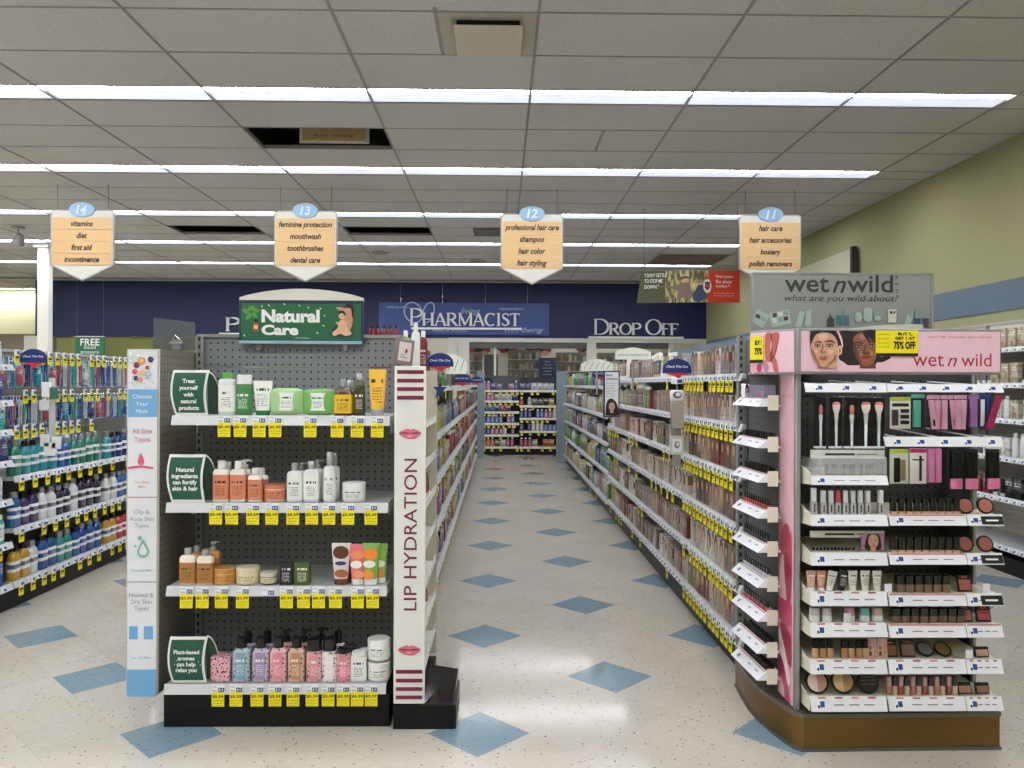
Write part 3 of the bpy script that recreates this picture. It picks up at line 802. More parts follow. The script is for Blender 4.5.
# riders, shield badge
q = MB()
def blob(pts, mt, sm=True, dy=-.007):
    P = smooth([(x*L, z*hh) for x, z in pts]) if sm else [(x*L, z*hh) for x, z in pts]
    b = [bwarp((x, dy, z)) for x, z in P]; q.add(b, [tuple(range(len(b)-1, -1, -1))], mt)
blob([(-.32, .05), (-.25, .25), (-.18, .28), (-.1, .2), (-.06, -.1), (-.02, -.55), (-.1, -.85), (-.2, -.7), (-.3, -.8), (-.3, -.3), (-.5, -.05), (-.66, .0), (-.5, .07)], mat('jacket_brown', (118, 96, 84), .6))
blob([(-.23, .25), (-.2, .45), (-.14, .5), (-.09, .38), (-.11, .24)], mat('face_small', (196, 150, 124), .6), dy=-.009)
blob([(-.26, .42), (-.2, .62), (-.1, .6), (-.05, .44), (-.15, .5)], mat('helmet_small', (60, 60, 66), .4), dy=-.011)
blob([(.06, -.1), (.1, .12), (.18, .1), (.2, -.2), (.24, -.5), (.18, -.9), (.02, -.9), (-.02, -.6)], mat('jacket_blue', (50, 60, 92), .6))
blob([(.08, .08), (.1, .26), (.15, .26), (.17, .1)], _M['face_small'], dy=-.009)
blob([(.06, .2), (.1, .38), (.16, .36), (.18, .22)], mat('helmet_grey', (120, 120, 126), .4), dy=-.011)
blob([(-.34, -.7), (-.1, -.6), (.1, -.86), (.1, -.95), (-.34, -.95)], BLACK, False, -.006)
q.build('cyclists', o)
q = MB(); q2 = [(.28+.085*math.cos(a*PI/12), .02+.42*math.sin(a*PI/12)) for a in range(24)]
blob([(x, z) for x, z in q2], mat('badge_cream', (236, 226, 170), .5), False, -.010)
blob([(.225, .28), (.335, .28), (.335, -.1), (.28, -.28), (.225, -.1)], mat('badge_blue', (40, 70, 140), .5), False, -.012)
blob([(.24, .12), (.32, .12), (.32, -.06), (.24, -.06)], REDB, False, -.014)
q.build('badge', o)
r = MB()
for u in (-.95, .95):
    w_ = bwarp((u*L, 0, hh)); r.tube([w_, (w_[0], w_[1], CEIL-c.z)], .003, GREY, 5)
r.build('hanging_wire', o)
# bulkhead box on the olive wall
p = at(806, 262, 9.0)
xx = 4.5; ya = 788*4.45/350; m = MB(); m.box(4.44, 4.5, 9.86, 13.2, aZ(275, 9.8, 850), aZ(247, 9.8, 850), mat('bulkhead', (190, 188, 160), .7), .004)
tag(m.build('wall_light_box'), 'pale long light box mounted on the olive wall, high up', 'light box')
m = MB(); m.box(4.40, 4.47, 9.80, 9.86, aZ(275, 9.8, 850), aZ(246, 9.8, 850), mat('speaker_dark', (44, 44, 36), .6)); m.build('end_cap', bpy.data.objects['wall_light_box'])
# free blood pressure sign
p = at(90, 336, 16.4); k = 16.4/788
o = thing('hanging_sign', 'green FREE blood pressure sign hanging before the olive far wall', 'sign', p)
m = MB(); m.box(-14.5*k, 14.5*k, 0, .012, -26*k, -1*k, mat('bp_green', (36, 108, 74), .45)); q = m.build('board', o)
t = MB(); t.textc('FREE', 0, -6*k, 6.6*k, -.003, TEXTW, bold=.02, maxw=21*k)
for i, s in enumerate(('blood', 'pressure', 'check')): t.textc(s, 0, -(11+4.6*i)*k, 3.6*k, -.003, TEXTW, maxw=19*k)
t.build('lettering', q)
m = MB(); m.box(-14.5*k, 14.5*k, -.004, .018, -1*k, 0, OFFW); m.build('rail', o)
m = MB()
for sx in (-13*k, 13*k): m.tube([(sx, .006, 0), (sx, .006, CEIL-p.z)], .003, GREY, 5)
m.build('hanging_wire', o)
# ------------------------------------------------------------------ product kinds (base centre at origin, front faces -y)
CAPW = mat('cap_white', (232, 232, 228), .3); CAPB = mat('cap_black', (22, 22, 24), .25); CAPG = mat('cap_silver', (176, 178, 180), .25, .5)
CLIP = mat('label_clear', (214, 216, 214), .3); GRN = mat('cap_green', (86, 170, 66), .35); GRND = mat('cap_dark_green', (24, 120, 64), .35)

def mk_bottle(nm, w, d, h, body='liquid', cap=CAPW, label='label_white', sq=3.0, nw=.4, caph=.16, lz=(.12, .68), shoulder=.8, capslot=1, lslot=2, pump=False, lw=.985):
    b = MB(); hb = h*(1-caph)
    b.loft([(0, w*.94, d*.94, sq), (h*.015, w, d, sq), (hb*shoulder, w, d, sq), (hb*(shoulder+(1-shoulder)*.6), w*.8, d*.8, 2.4), (hb*.97, w*nw, w*nw), (hb, w*nw, w*nw)], body, 18)
    c = MB(); cw = w*nw*1.12
    if pump:
        c.loft([(hb, cw, cw), (hb+h*caph*.4, cw*.96, cw*.96), (hb+h*caph*.45, cw*.4, cw*.4), (hb+h*caph*.75, cw*.4, cw*.4)], cap, 14)
        c.loft([(hb+h*caph*.75, cw*.8, cw*.6, 3), (h, cw*.75, cw*.55, 3)], cap, 12)
        c.tube([(0, 0, h*.992), (w*.3, -.002, h*.992), (w*.5, -.004, h*.97)], cw*.13, cap)
    else: c.loft([(hb-h*.01, cw, cw), (h-h*.01, cw*.97, cw*.97), (h, cw*.88, cw*.88)], cap, 16)
    parts = [(nm, b, 0), ('cap', c, capslot)]
    if label:
        ww_ = w*(.74 if body == 'floral' else 1.012); l = MB(); l.loft([(hb*lz[0], ww_, d*1.02, sq+2), (hb*lz[1], ww_, d*1.02, sq+2)] if body == 'floral' else [(hb*lz[0], ww_, d*1.02, sq), (hb*lz[1], ww_, d*1.02, sq)], label, 18, cap=False); parts.append(('label', l, lslot))
    kind(nm, *parts)
mk_bottle('mouthwash_bottle', .1, .06, .24, 'liquid', CAPG, 'label_band', 3.5, .42, .15, (.30, .66), .78)
mk_bottle('mouthwash_bottle_dark_cap', .1, .06, .24, 'liquid', CAPB, 'label_band', 3.5, .42, .15, (.30, .66), .78)
mk_bottle('rinse_bottle', .085, .055, .22, 'paint', CAPW, 'label_white', 3.0, .5, .14, (.15, .8), .82)
mk_bottle('shampoo_bottle', .07, .04, .2, 'paint', CAPW, 'label_light', 3.0, .45, .14, (.15, .8), .84)
mk_bottle('shampoo_bottle_black', .07, .04, .2, 'paint', CAPB, 'label_light', 3.0, .45, .14, (.15, .8), .84)
mk_bottle('lotion_bottle', .07, .045, .2, 'liquid', CAPB, 'label_light', 3.5, .4, .2, (.1, .88), .86, pump=True)
m = MB(); m.box(-.035, .035, -.03, .03, 0, .16, 'print_hair', .002); kind('hair_color_box', ('hair_color_box', m, 0))
m = MB(); m.box(-.05, .05, -.035, .035, 0, .16, 'print_box', .002); kind('carton', ('carton', m, 0))
m = MB(); m.loft([(0, .12, .03, 6), (.01, .12, .045, 4), (.1, .118, .055, 3), (.185, .12, .012, 8), (.2, .12, .006, 8)], 'print_box', 16); kind('pouch', ('pouch', m, 0))
m = MB(); m.loft([(.028, .042, .034), (.1, .048, .026), (.15, .052, .006, 6), (.158, .052, .004, 8)], 'label_dark', 16); c = MB(); c.loft([(0, .04, .034), (.028, .042, .036)], CAPW, 16); kind('squeeze_tube', ('squeeze_tube', m, 0), ('cap', c, 1))
m = MB(); m.loft([(0, .07, .07), (.004, .074, .074), (.045, .074, .074)], 'label_dark', 20); c = MB(); c.loft([(.043, .077, .077), (.06, .077, .077), (.062, .074, .074)], CAPW, 20); kind('cream_jar', ('cream_jar', m, 0), ('lid', c, 1))
# hanging blister pack, its top (the hook hole) at the origin
m = MB(); m.box(-.035, .035, -.001, .001, -.2, 0, 'print_pack'); c = MB(); c.loft([(-.18, .044, .014, 4), (-.17, .05, .026, 4), (-.07, .05, .026, 4), (-.06, .04, .012, 4)], 'print_box', 10, cy=-.012); kind('blister_pack', ('blister_pack', m, 0), ('blister', c, 1))
m = MB(); m.box(-.03, .03, -.001, .001, -.2, 0, 'print_pack'); c = MB(); c.loft([(-.19, .008, .008), (-.07, .009, .009), (-.065, .014, .014, 3), (-.03, .014, .016, 3)], 'paint', 8, cx=-.01, cy=-.01); c.loft([(-.19, .008, .008), (-.07, .009, .009), (-.065, .014, .014, 3), (-.03, .014, .016, 3)], 'paint', 8, cx=.012, cy=-.01); kind('toothbrush_pack', ('toothbrush_pack', m, 0), ('toothbrushes', c, 1))
m = MB(); m.box(-.03, .03, -.012, .012, -.17, 0, 'print_hair', .002); kind('hair_swatch_pack', ('hair_swatch_pack', m, 0))
# yellow sale tag with the white ticket above; top back edge at origin
m = MB(); m.box(-.028, .028, -.0035, -.0005, -.034, 0, mat('ticket_white', (232, 234, 236), .4)); m.box(.0, .026, -.004, -.0035, -.03, -.012, BLUEINK)
m.text('4 for', -.024, -.004, -.012, -.005, -.004, INK); m.text('item', -.024, -.006, -.027, -.02, -.004, INK); m.text('$10', .003, .022, -.027, -.015, -.0045, TEXTW, bold=.01)
m.box(-.027, .027, -.0055, -.004, -.092, -.038, YEL); m.box(-.024, .024, -.004, -.002, -.042, -.03, YEL)
m.text('$5.39', -.024, .024, -.056, -.043, -.006, INK, bold=.03); m.text('save with card', -.022, .022, -.068, -.063, -.006, INK); m.text('sale ends sunday', -.022, .018, -.08, -.075, -.006, INK); m.text('reg price 6.79', -.022, .006, -.09, -.086, -.006, INK)
kind('sale_tag', ('shelf_tag', m, 0))
m = MB(); m.box(-.024, .024, -.0035, -.0005, -.034, 0, _M['ticket_white']); m.box(.0, .022, -.004, -.0035, -.03, -.012, BLUEINK)
m.box(-.026, .026, -.0055, -.002, -.094, -.034, YEL); m.box(-.02, .02, -.006, -.0055, -.06, -.046, INK); m.box(-.02, .012, -.006, -.0055, -.072, -.068, INK)
kind('sale_tag_small', ('shelf_tag', m, 0))
m = MB(); m.box(-.028, .028, -.0035, -.0005, -.034, 0, _M['ticket_white']); m.box(.0, .026, -.004, -.0035, -.03, -.012, BLUEINK); m.text('4 for', -.024, -.004, -.012, -.005, -.004, INK); m.text('$10', .003, .022, -.027, -.015, -.0045, TEXTW, bold=.01)
kind('price_ticket', ('price_ticket', m, 0))
m = MB(); m.T = Matrix.Translation((0, 0, 0)); m.tube([(0, .28, .012), (0, 0, .012), (0, -.012, .022)], .003, CHROME, 5); kind('peg_hook', ('peg_hook', m, 0))

def merged(k):
    """the same product as one mesh, for copies far down the aisle"""
    kk = k+'~'
    if kk not in KINDS:
        src = KINDS[k]; v = []; f = []; mi = []; mats = []
        for pn, me, ci in src:
            b = len(v); v += [tuple(x.co) for x in me.vertices]
            for p in me.polygons:
                mt = me.materials[p.material_index]
                if mt not in mats: mats.append(mt)
                f.append(tuple(b+i for i in p.vertices)); mi.append(mats.index(mt))
        me = bpy.data.meshes.new(src[0][0]); me.from_pydata(v, [], f)
        for x in mats: me.materials.append(x)
        me.polygons.foreach_set('material_index', mi); me.polygons.foreach_set('use_smooth', [True]*len(f)); me.update()
        try: me.set_sharp_from_angle(angle=.66)
        except Exception: pass
        KINDS[kk] = [(src[0][0], me, 0)]
    return kk

# ------------------------------------------------------------------ gondola shelving
def gondola(name, label, xf, xs, ya, yb, top, bays, kickx, boards=True, peg='peg_grey', slot='slotted_steel', twin=True):
    """xf: shelf-edge plane, xs: spine plane; bays: (y0,y1,levels)"""
    sg = 1 if xf > xs else -1
    o = thing(name, label, 'shelving', (xs, ya, 0))
    L = yb-ya
    m = MB(); m.box(-.02, .02, 0, L, 0, top, peg); m.build('back_panel', o)
    m = MB(); m.box(-.02*sg, kickx-xs, 0, L, 0, .13, BLACK, .003)
    if twin: m.box(.02*sg, -(kickx-xs), 0, L, 0, .13, BLACK, .003)
    m.build('base', o)
    m = MB(); m.box(-.035, .035, 0, L, top, top+.02, SHELF); m.build('top_rail', o)
    shm = {}
    for bi, (y0, y1, lv) in enumerate(bays):
        m = MB(); m.box(-.03, .03, y0-ya-.02, y0-ya+.02, 0, top, slot); m.build('upright', o)
        for z in lv:
            key = round(y1-y0, 3)
            if key not in shm:
                a = MB(); D = (xf-xs); W = y1-y0
                a.box(.02*sg, D-.01*sg, .006, W-.006, -.026, 0, SHELF, .002)
                c = MB(); c.add([(D-.010*sg, .008, .004), (D-.010*sg, W-.008, .004), (D+.006*sg, W-.008, -.036), (D+.006*sg, .008, -.036), (D-.016*sg, .008, .004), (D-.016*sg, W-.008, .004), (D-.004*sg, W-.008, -.036), (D-.004*sg, .008, -.036)],
                    [(0, 1, 2, 3), (7, 6, 5, 4), (4, 5, 1, 0), (3, 2, 6, 7), (0, 3, 7, 4), (1, 5, 6, 2)], CHAN)
                # small tickets printed along the strip
                n = int(W/.1)
                for i in range(n if xf != -.43 else 0):
                    yy = .06+i*(W-.1)/n+RND.uniform(-.01, .01)
                    X = D+.0085*sg; X0 = D-.006*sg
                    c.add([(X0, yy, -.002), (X0, yy+.05, -.002), (X, yy+.05, -.034), (X, yy, -.034)], [(0, 1, 2, 3) if sg > 0 else (3, 2, 1, 0)], _M['ticket_white'])
                    c.add([(X0+.002*sg, yy+.02, -.008), (X0+.002*sg, yy+.044, -.008), (X+.0005*sg, yy+.044, -.028), (X+.0005*sg, yy+.02, -.028)], [(0, 1, 2, 3) if sg > 0 else (3, 2, 1, 0)], BLUEINK if xf < 0 else mat('ink_slate', (70, 84, 110), .6))
                b = None
                if twin:
                    b = MB(); b.box(-.02*sg, -D*.9, .006, W-.006, -.026, 0, SHELF)
                shm[key] = (a.mesh('shelf'), c.mesh('price_channel'), b.mesh('shelf') if b else None)
            me = shm[key]
            s = bpy.data.objects.new('shelf', me[0]); COL.objects.link(s); s.parent = o; s.location = (0, y0-ya, z)
            c = bpy.data.objects.new('price_channel', me[1]); COL.objects.link(c); c.parent = s
            if me[2] and bi == 0:
                s = bpy.data.objects.new('shelf', me[2]); COL.objects.link(s); s.parent = o; s.location = (0, y0-ya, z)
    m = MB(); m.box(-.03, .03, L-.02, L+.02, 0, top, slot); m.build('upright', o)
    return o

SHN = {6: ['bottom', 'fifth', 'fourth', 'third', 'second', 'top'], 5: ['bottom', 'fourth', 'third', 'second', 'top'], 7: ['bottom', 'sixth', 'fifth', 'fourth', 'third', 'second', 'top'], 3: ['bottom', 'middle', 'top']}
PAL = {
 'dull': [((190, 170, 160), 'dusty pink'), ((150, 118, 100), 'tan'), ((200, 196, 188), 'pale grey'), ((110, 84, 74), 'brown'), ((206, 186, 160), 'beige'), ((160, 130, 140), 'mauve'), ((226, 222, 214), 'white')],
 'hair': [((222, 216, 206), 'off-white'), ((228, 224, 218), 'white'), ((210, 196, 180), 'pale beige'), ((150, 128, 114), 'taupe'), ((176, 156, 132), 'beige'), ((112, 90, 80), 'brown'), ((190, 184, 158), 'cream'), ((146, 146, 152), 'silver'), ((130, 60, 56), 'maroon'), ((160, 140, 134), 'dusty rose'), ((132, 134, 92), 'olive')],
 'bright': [((214, 44, 34), 'red'), ((96, 170, 60), 'green'), ((230, 200, 50), 'yellow'), ((236, 120, 40), 'orange'), ((190, 70, 120), 'magenta'), ((60, 110, 180), 'blue'), ((225, 225, 220), 'white'), ((120, 84, 60), 'brown'), ((40, 40, 44), 'black')],
 'mouth': [((20, 110, 120), 'teal'), ((24, 84, 150), 'blue'), ((20, 120, 90), 'green'), ((10, 60, 110), 'deep blue'), ((30, 140, 150), 'aqua')],
 'mouth2': [((44, 30, 60), 'dark purple'), ((20, 90, 150), 'blue'), ((30, 130, 80), 'green'), ((226, 226, 226), 'white'), ((60, 40, 90), 'violet')],
 'mouth3': [((176, 120, 40), 'amber'), ((196, 150, 40), 'golden'), ((20, 130, 120), 'teal'), ((40, 140, 130), 'aqua'), ((24, 80, 140), 'blue'), ((190, 60, 60), 'red'), ((30, 60, 150), 'royal blue'), ((226, 226, 226), 'white')],
 'cold': [((60, 70, 150), 'indigo'), ((90, 130, 200), 'sky blue'), ((120, 60, 130), 'purple'), ((190, 120, 170), 'pink'), ((210, 210, 220), 'white'), ((30, 60, 130), 'blue')],
 'oral': [((30, 150, 170), 'turquoise'), ((40, 90, 170), 'blue'), ((210, 220, 226), 'white'), ((60, 170, 160), 'aqua'), ((30, 50, 110), 'navy'), ((180, 80, 100), 'red')],
 'shamp': [((90, 160, 80), 'green'), ((220, 214, 196), 'cream'), ((206, 180, 60), 'yellow'), ((190, 120, 130), 'pink'), ((110, 60, 120), 'purple'), ((40, 40, 44), 'black'), ((40, 120, 150), 'teal'), ((226, 224, 218), 'white'), ((120, 180, 90), 'lime')],
}
NOUN = {'hair_color_box': ('hair colour carton', 'hair colour'), 'carton': ('carton', 'carton'), 'pouch': ('pouch', 'pouch'), 'shampoo_bottle': ('shampoo bottle', 'bottle'), 'shampoo_bottle_black': ('black-capped shampoo bottle', 'bottle'),
        'lotion_bottle': ('pump bottle', 'bottle'), 'mouthwash_bottle': ('mouthwash bottle', 'bottle'), 'mouthwash_bottle_dark_cap': ('dark-capped mouthwash bottle', 'bottle'), 'rinse_bottle': ('oral rinse bottle', 'bottle'),
        'squeeze_tube': ('squeeze tube', 'tube'), 'cream_jar': ('cream jar', 'jar'), 'blister_pack': ('blister pack', 'blister pack'), 'toothbrush_pack': ('toothbrush pack', 'toothbrushes'), 'hair_swatch_pack': ('hair extension pack', 'hair pack')}
NOMW = {'hair_color_box': .07, 'carton': .1, 'pouch': .12, 'shampoo_bottle': .07, 'shampoo_bottle_black': .07, 'lotion_bottle': .07, 'mouthwash_bottle': .1, 'mouthwash_bottle_dark_cap': .1, 'rinse_bottle': .085, 'squeeze_tube': .052, 'cream_jar': .077, 'blister_pack': .07, 'toothbrush_pack': .06, 'hair_swatch_pack': .06}
NOMH = {'hair_color_box': .16, 'carton': .16, 'pouch': .2, 'shampoo_bottle': .2, 'shampoo_bottle_black': .2, 'lotion_bottle': .2, 'mouthwash_bottle': .24, 'mouthwash_bottle_dark_cap': .24, 'rinse_bottle': .22, 'squeeze_tube': .158, 'cream_jar': .062, 'blister_pack': .2, 'toothbrush_pack': .2, 'hair_swatch_pack': .17}
COUNT = {}
NOMD = {'hair_color_box': .03, 'carton': .035, 'pouch': .028, 'shampoo_bottle': .02, 'shampoo_bottle_black': .02, 'lotion_bottle': .0235, 'mouthwash_bottle': .031, 'mouthwash_bottle_dark_cap': .031, 'rinse_bottle': .028, 'squeeze_tube': .018, 'cream_jar': .039}
def fill(xf, y0, y1, z, kinds, pal, hmax, where, grp, wmul=1.0, far=False, hang=False, gap=.006, skip=0.0, deep=.03, facing=3, cap=(40, 40, 40), axis='x', maxn=99):
    """a run of goods along a shelf: grouped facings of the same product"""
    sg = 1 if xf[0] > xf[1] else -1     # faces +x or -x
    rz = PI/2 if sg > 0 else -PI/2
    y = y0; n = 0; cur = None; left = 0
    while y < y1-.03 and n < maxn:
        if left <= 0:
            k = RND.choice(kinds); c, cn = RND.choice(PAL[pal]); left = RND.randint(1, facing); s = RND.uniform(.86, 1.0); cur = (k, c, cn, s)
        k, c, cn, s = cur; left -= 1
        w_ = NOMW[k]*wmul*(s if not far else 1)
        if y+w_ > y1: break
        if RND.random() < skip: y += w_; continue
        h = min(NOMH[k]*max(1, wmul*.8), hmax)*s
        kz = h/NOMH[k]; kx = w_/NOMW[k]
        n += 1
        kk = merged(k) if far else k
        idn = (where, cn, NOUN[k][0]); COUNT[idn] = COUNT.get(idn, 0)+1
        lab = '%s %s, %s, %s of its colour' % (cn, NOUN[k][0], where, nth(COUNT[idn])) if COUNT[idn] < 70 else None
        deep = NOMD.get(k, .03)*min(kx, 1.3)+.02
        pos = (xf[0]-sg*(deep+RND.uniform(0, .012)), y+w_/2, z+.0015) if axis == 'x' else (y+w_/2, xf[0]+deep+RND.uniform(0, .012), z+.0015)
        if pal in ('bright', 'shamp', 'cold'): c = tuple(int(v*(.82 if pal != 'bright' else .74)) for v in c)  # darkened so the goods' colours carry the shade of the aisles
        bright = sum(c) > 380
        caps = (236, 236, 232)
        put(kk, k, pos, (rz if axis == 'x' else 0)+RND.uniform(-.03, .03), (c, caps, c if not bright else (90, 90, 96)), lab, NOUN[k][1], grp, sc=(kx, min(kx, 1.3), kz))
        y += w_+gap
    return n
def tags(xf, sg, y0, y1, z, step, where, kindn='sale_tag_small', p=.85, axis='x', grp='yellow sale tags'):
    y = y0; n = 0
    while y < y1:
        if RND.random() < p:
            n += 1; idn = ('tag', where); COUNT[idn] = COUNT.get(idn, 0)+1
            loc = (xf+sg*.008, y, z+.002) if axis == 'x' else (y, xf-.008, z+.002)
            put(kindn, 'shelf_tag', loc, (PI/2 if sg > 0 else -PI/2) if axis == 'x' else 0, ((1, 1, 1),), 'yellow sale tag, %s, %s along' % (where, nth(COUNT[idn])), 'sale tag', grp)
        y += step*RND.uniform(.85, 1.2)

# ---- B: hair care aisle, shelves facing the main aisle
L6 = [.20, .47, .765, 1.03, 1.28, 1.535]; L5 = [.17, .50, .82, 1.13, 1.46]
bB = []
for i in range(9): bB.append((3.9+1.22*i, 3.9+1.22*(i+1), L6 if i < 4 else L5))
gB = gondola('gondola_shelving', 'long grey gondola shelving full of hair colour, beyond the cosmetics display', 1.20, 1.66, 3.9, 14.88, 1.72, bB, 1.245)
for xq in (1.196, 1.246):
    m = MB(); m.box(xq-1.66, xq+.036-1.66, .045, .075, 0, 1.725, 'slotted_steel', .002); m.build('end_upright', gB)
m = MB(); m.box(1.232-1.66, 1.246-1.66, .05, .08, 0, 1.70, GREY, .002); m.box(1.282-1.66, -.03, .05, .06, .13, 1.70, mat('end_grey', (120, 122, 122), .4)); m.build('end_frame', gB)
# ---- A: aisle shelving behind the LIP HYDRATION panel
bA = []
for i in range(9): bA.append((3.98+1.22*i, 3.98+1.22*(i+1), L5 if i else L6))
gondola('gondola_shelving', 'long grey gondola shelving along the main aisle, behind the LIP HYDRATION panel', -.43, -.93, 3.98, 14.96, 1.70, bA, -.47)
# ---- C: mouthwash aisle
LM = [.17, .52, .86]
bC = [(3.96, 5.18, [.17, .44, .72, .97, 1.17, 1.36, 1.59]), (5.18, 6.40, LM), (6.40, 7.62, LM)]+[(7.62+1.22*i, 8.84+1.22*i, LM) for i in range(5)]
gondola('gondola_shelving', 'grey gondola shelving with mouthwash bottles and toothbrushes, next to the mask display', -3.16, -3.62, 3.96, 13.72, 1.70, bC, -3.19, peg='peg_beige')
ORD = ['first', 'second', 'third', 'fourth', 'fifth', 'sixth', 'seventh', 'eighth', 'ninth']
# blue header strip along the top of B
m = MB(); m.box(1.63, 1.69, 3.92, 7.5, 1.74, 1.80, mat('header_blue', (104, 122, 138), .4)); q = m.build('header_strip'); tag(q, 'grey-blue header strip along the top of the hair colour shelving', 'header strip')
q.parent = bpy.data.objects['gondola_shelving']; q.location = (-1.66, -3.9, 0)
for k_ in ('label', 'category'): del q[k_]
for bi, (y0, y1, lv) in enumerate(bB):
    far = bi > 2
    for li, z in enumerate(lv):
        nm = SHN[len(lv)][li]; where = 'hair aisle %s bay, %s shelf' % (ORD[bi], nm)
        hm = (lv[li+1]-z-.05) if li+1 < len(lv) else .2
        if bi == 0:
            fill((1.20, 2), y0+.10, y1-.03, z, ['hair_color_box'], 'hair', min(hm, .20), where, 'hair colour cartons', wmul=1.28 if li in (4, 5) else 1.35, gap=.012, deep=.04)
            tags(1.20, -1, y0+.13, y1-.02, z-.002, .085, where, p=.95)
        elif bi < 4:
            kk = ['hair_color_box'] if li < 4 or bi == 1 and li == 4 else (['shampoo_bottle', 'hair_color_box', 'lotion_bottle'] if li == 4 else ['shampoo_bottle', 'carton', 'squeeze_tube', 'hair_color_box'])
            fill((1.20, 2), y0+.02, y1-.02, z, kk, 'hair', min(hm, .21), where, 'hair goods in the %s bay' % ORD[bi], wmul=1.15 if not far else 1.35, far=far, gap=.008, deep=.04, skip=.03)
            if RND.random() < .8: tags(1.20, -1, y0+RND.uniform(.1, .5), y1-RND.uniform(.1, .5), z-.002, .18 if li < 4 else .3, where, p=.7)
        else:
            fill((1.20, 2), y0+.02, y1-.02, z, ['shampoo_bottle', 'pouch', 'lotion_bottle', 'carton', 'shampoo_bottle_black'], 'shamp', min(hm, .24), where, 'hair goods in the %s bay' % ORD[bi], wmul=1.5 if bi < 6 else 2.0, far=True, gap=.01, deep=.05, skip=.04)
            if bi < 6 and RND.random() < .7: tags(1.20, -1, y0+.3, y1-.2, z-.002, .6, where, p=.6)
for bi, (y0, y1, lv) in enumerate(bA):
    for li, z in enumerate(lv):
        nm = SHN[len(lv)][li]; where = '%s bay behind LIP HYDRATION panel, %s shelf' % (ORD[bi], nm)
        hm = (lv[li+1]-z-.05) if li+1 < len(lv) else .2
        if bi == 0 and li < 5 and False: continue
        if bi == 0 and li == 5: hm = .27
        fill((-.43, -1), (y0 if bi or li < 5 else 4.35)+(.5 if bi == 0 and li < 5 else .02), y1-.02, z, ['carton', 'pouch', 'shampoo_bottle', 'carton', 'blister_pack~'.replace('~', '') if False else 'carton'], 'bright', min(hm, .27), where, 'goods in the %s bay behind the lip panel' % ORD[bi], wmul=1.35 if bi < 5 else 2.2, far=bi > 1, gap=.01, deep=.04, skip=.04)
        if bi < 4: tags(-.43, 1, y0+RND.uniform(.05, .3), y1-.1, z-.002, .35, where, p=.7)
# C goods
for bi, (y0, y1, lv) in enumerate(bC[:3]):
    for li, z in enumerate(lv):
        if bi == 0:
            if li in (0,): pass
            where = 'near mouthwash aisle bay, %s shelf' % SHN[7][li]; hm = (lv[li+1]-z-.05) if li < 6 else .17
            fill((-3.16, -4), 4.6, y1-.02, z, [['carton'], ['carton', 'rinse_bottle'], ['carton'], ['rinse_bottle', 'carton'], ['carton'], ['carton'], ['carton']][li], 'oral', min(hm, .2), where, 'oral care goods in the near bay', wmul=.85, deep=.045)
            tags(-3.16, 1, 4.65, y1-.05, z-.002, .16, where, p=.5)
        else:
            where = '%s mouthwash bay, %s shelf' % (ORD[bi-1], SHN[3][li]); pal = ['mouth3', 'mouth2', 'mouth'][li]
            fill((-3.16, -4), y0+.03, y1-.02, z, ['mouthwash_bottle', 'mouthwash_bottle_dark_cap', 'mouthwash_bottle'], pal, .285, where, 'mouthwash bottles, %s shelf' % SHN[3][li], wmul=1.0, deep=.04, facing=2, gap=.012)
            if bi < 3: tags(-3.16, 1, y0+.06, y1-.03, z-.002, .13, where, p=.85)
    if bi > 0:   # peg section above: hooks with hanging packs
        for r, (zt, hh_) in enumerate(((1.65, .21), (1.385, .2), (1.15, .17))):
            y = y0+.05; k = 0
            while y < y1-.03:
                if r == 2 and y > 6.2: break
                k += 1; c, cn = RND.choice(PAL['oral'][:5]); kn = 'toothbrush_pack' if r < 2 and RND.random() < .7 else 'blister_pack'
                where = '%s peg row of the %s mouthwash bay' % (ORD[r], ORD[bi-1]); idn = (where, cn, kn); COUNT[idn] = COUNT.get(idn, 0)+1
                x = -3.28+RND.uniform(-.01, .01); tilt = RND.uniform(-.06, .06)
                o = put(kn, kn, (x, y, zt), PI/2+tilt, (c, RND.choice(PAL['oral'])[0]), '%s %s, %s, %s of its colour' % (cn, NOUN[kn][0], where, nth(COUNT[idn])), NOUN[kn][1], 'oral care packs on pegs', sc=(1.15, 1, hh_/.2))
                if RND.random() < .75:
                    COUNT['pegtag'] = COUNT.get('pegtag', 0)+1; COUNT[where] = COUNT.get(where, 0)+1
                    put('sale_tag_small', 'shelf_tag', (-3.18, y, zt+.045), PI/2, ((1, 1, 1),), 'yellow sale tag, %s, %s along' % (where, nth(COUNT[where])), 'sale tag', 'yellow sale tags on peg hooks')
                COUNT['h'+where] = COUNT.get('h'+where, 0)+1
                put('peg_hook', 'peg_hook', (-3.2+.02, y, zt-.012), PI/2, ((1, 1, 1),), 'steel peg hook, %s, %s along' % (where, nth(COUNT['h'+where])), 'peg hook', 'peg hooks', sc=(1, 1.5, 1))
                y += .095
    m = MB(); 
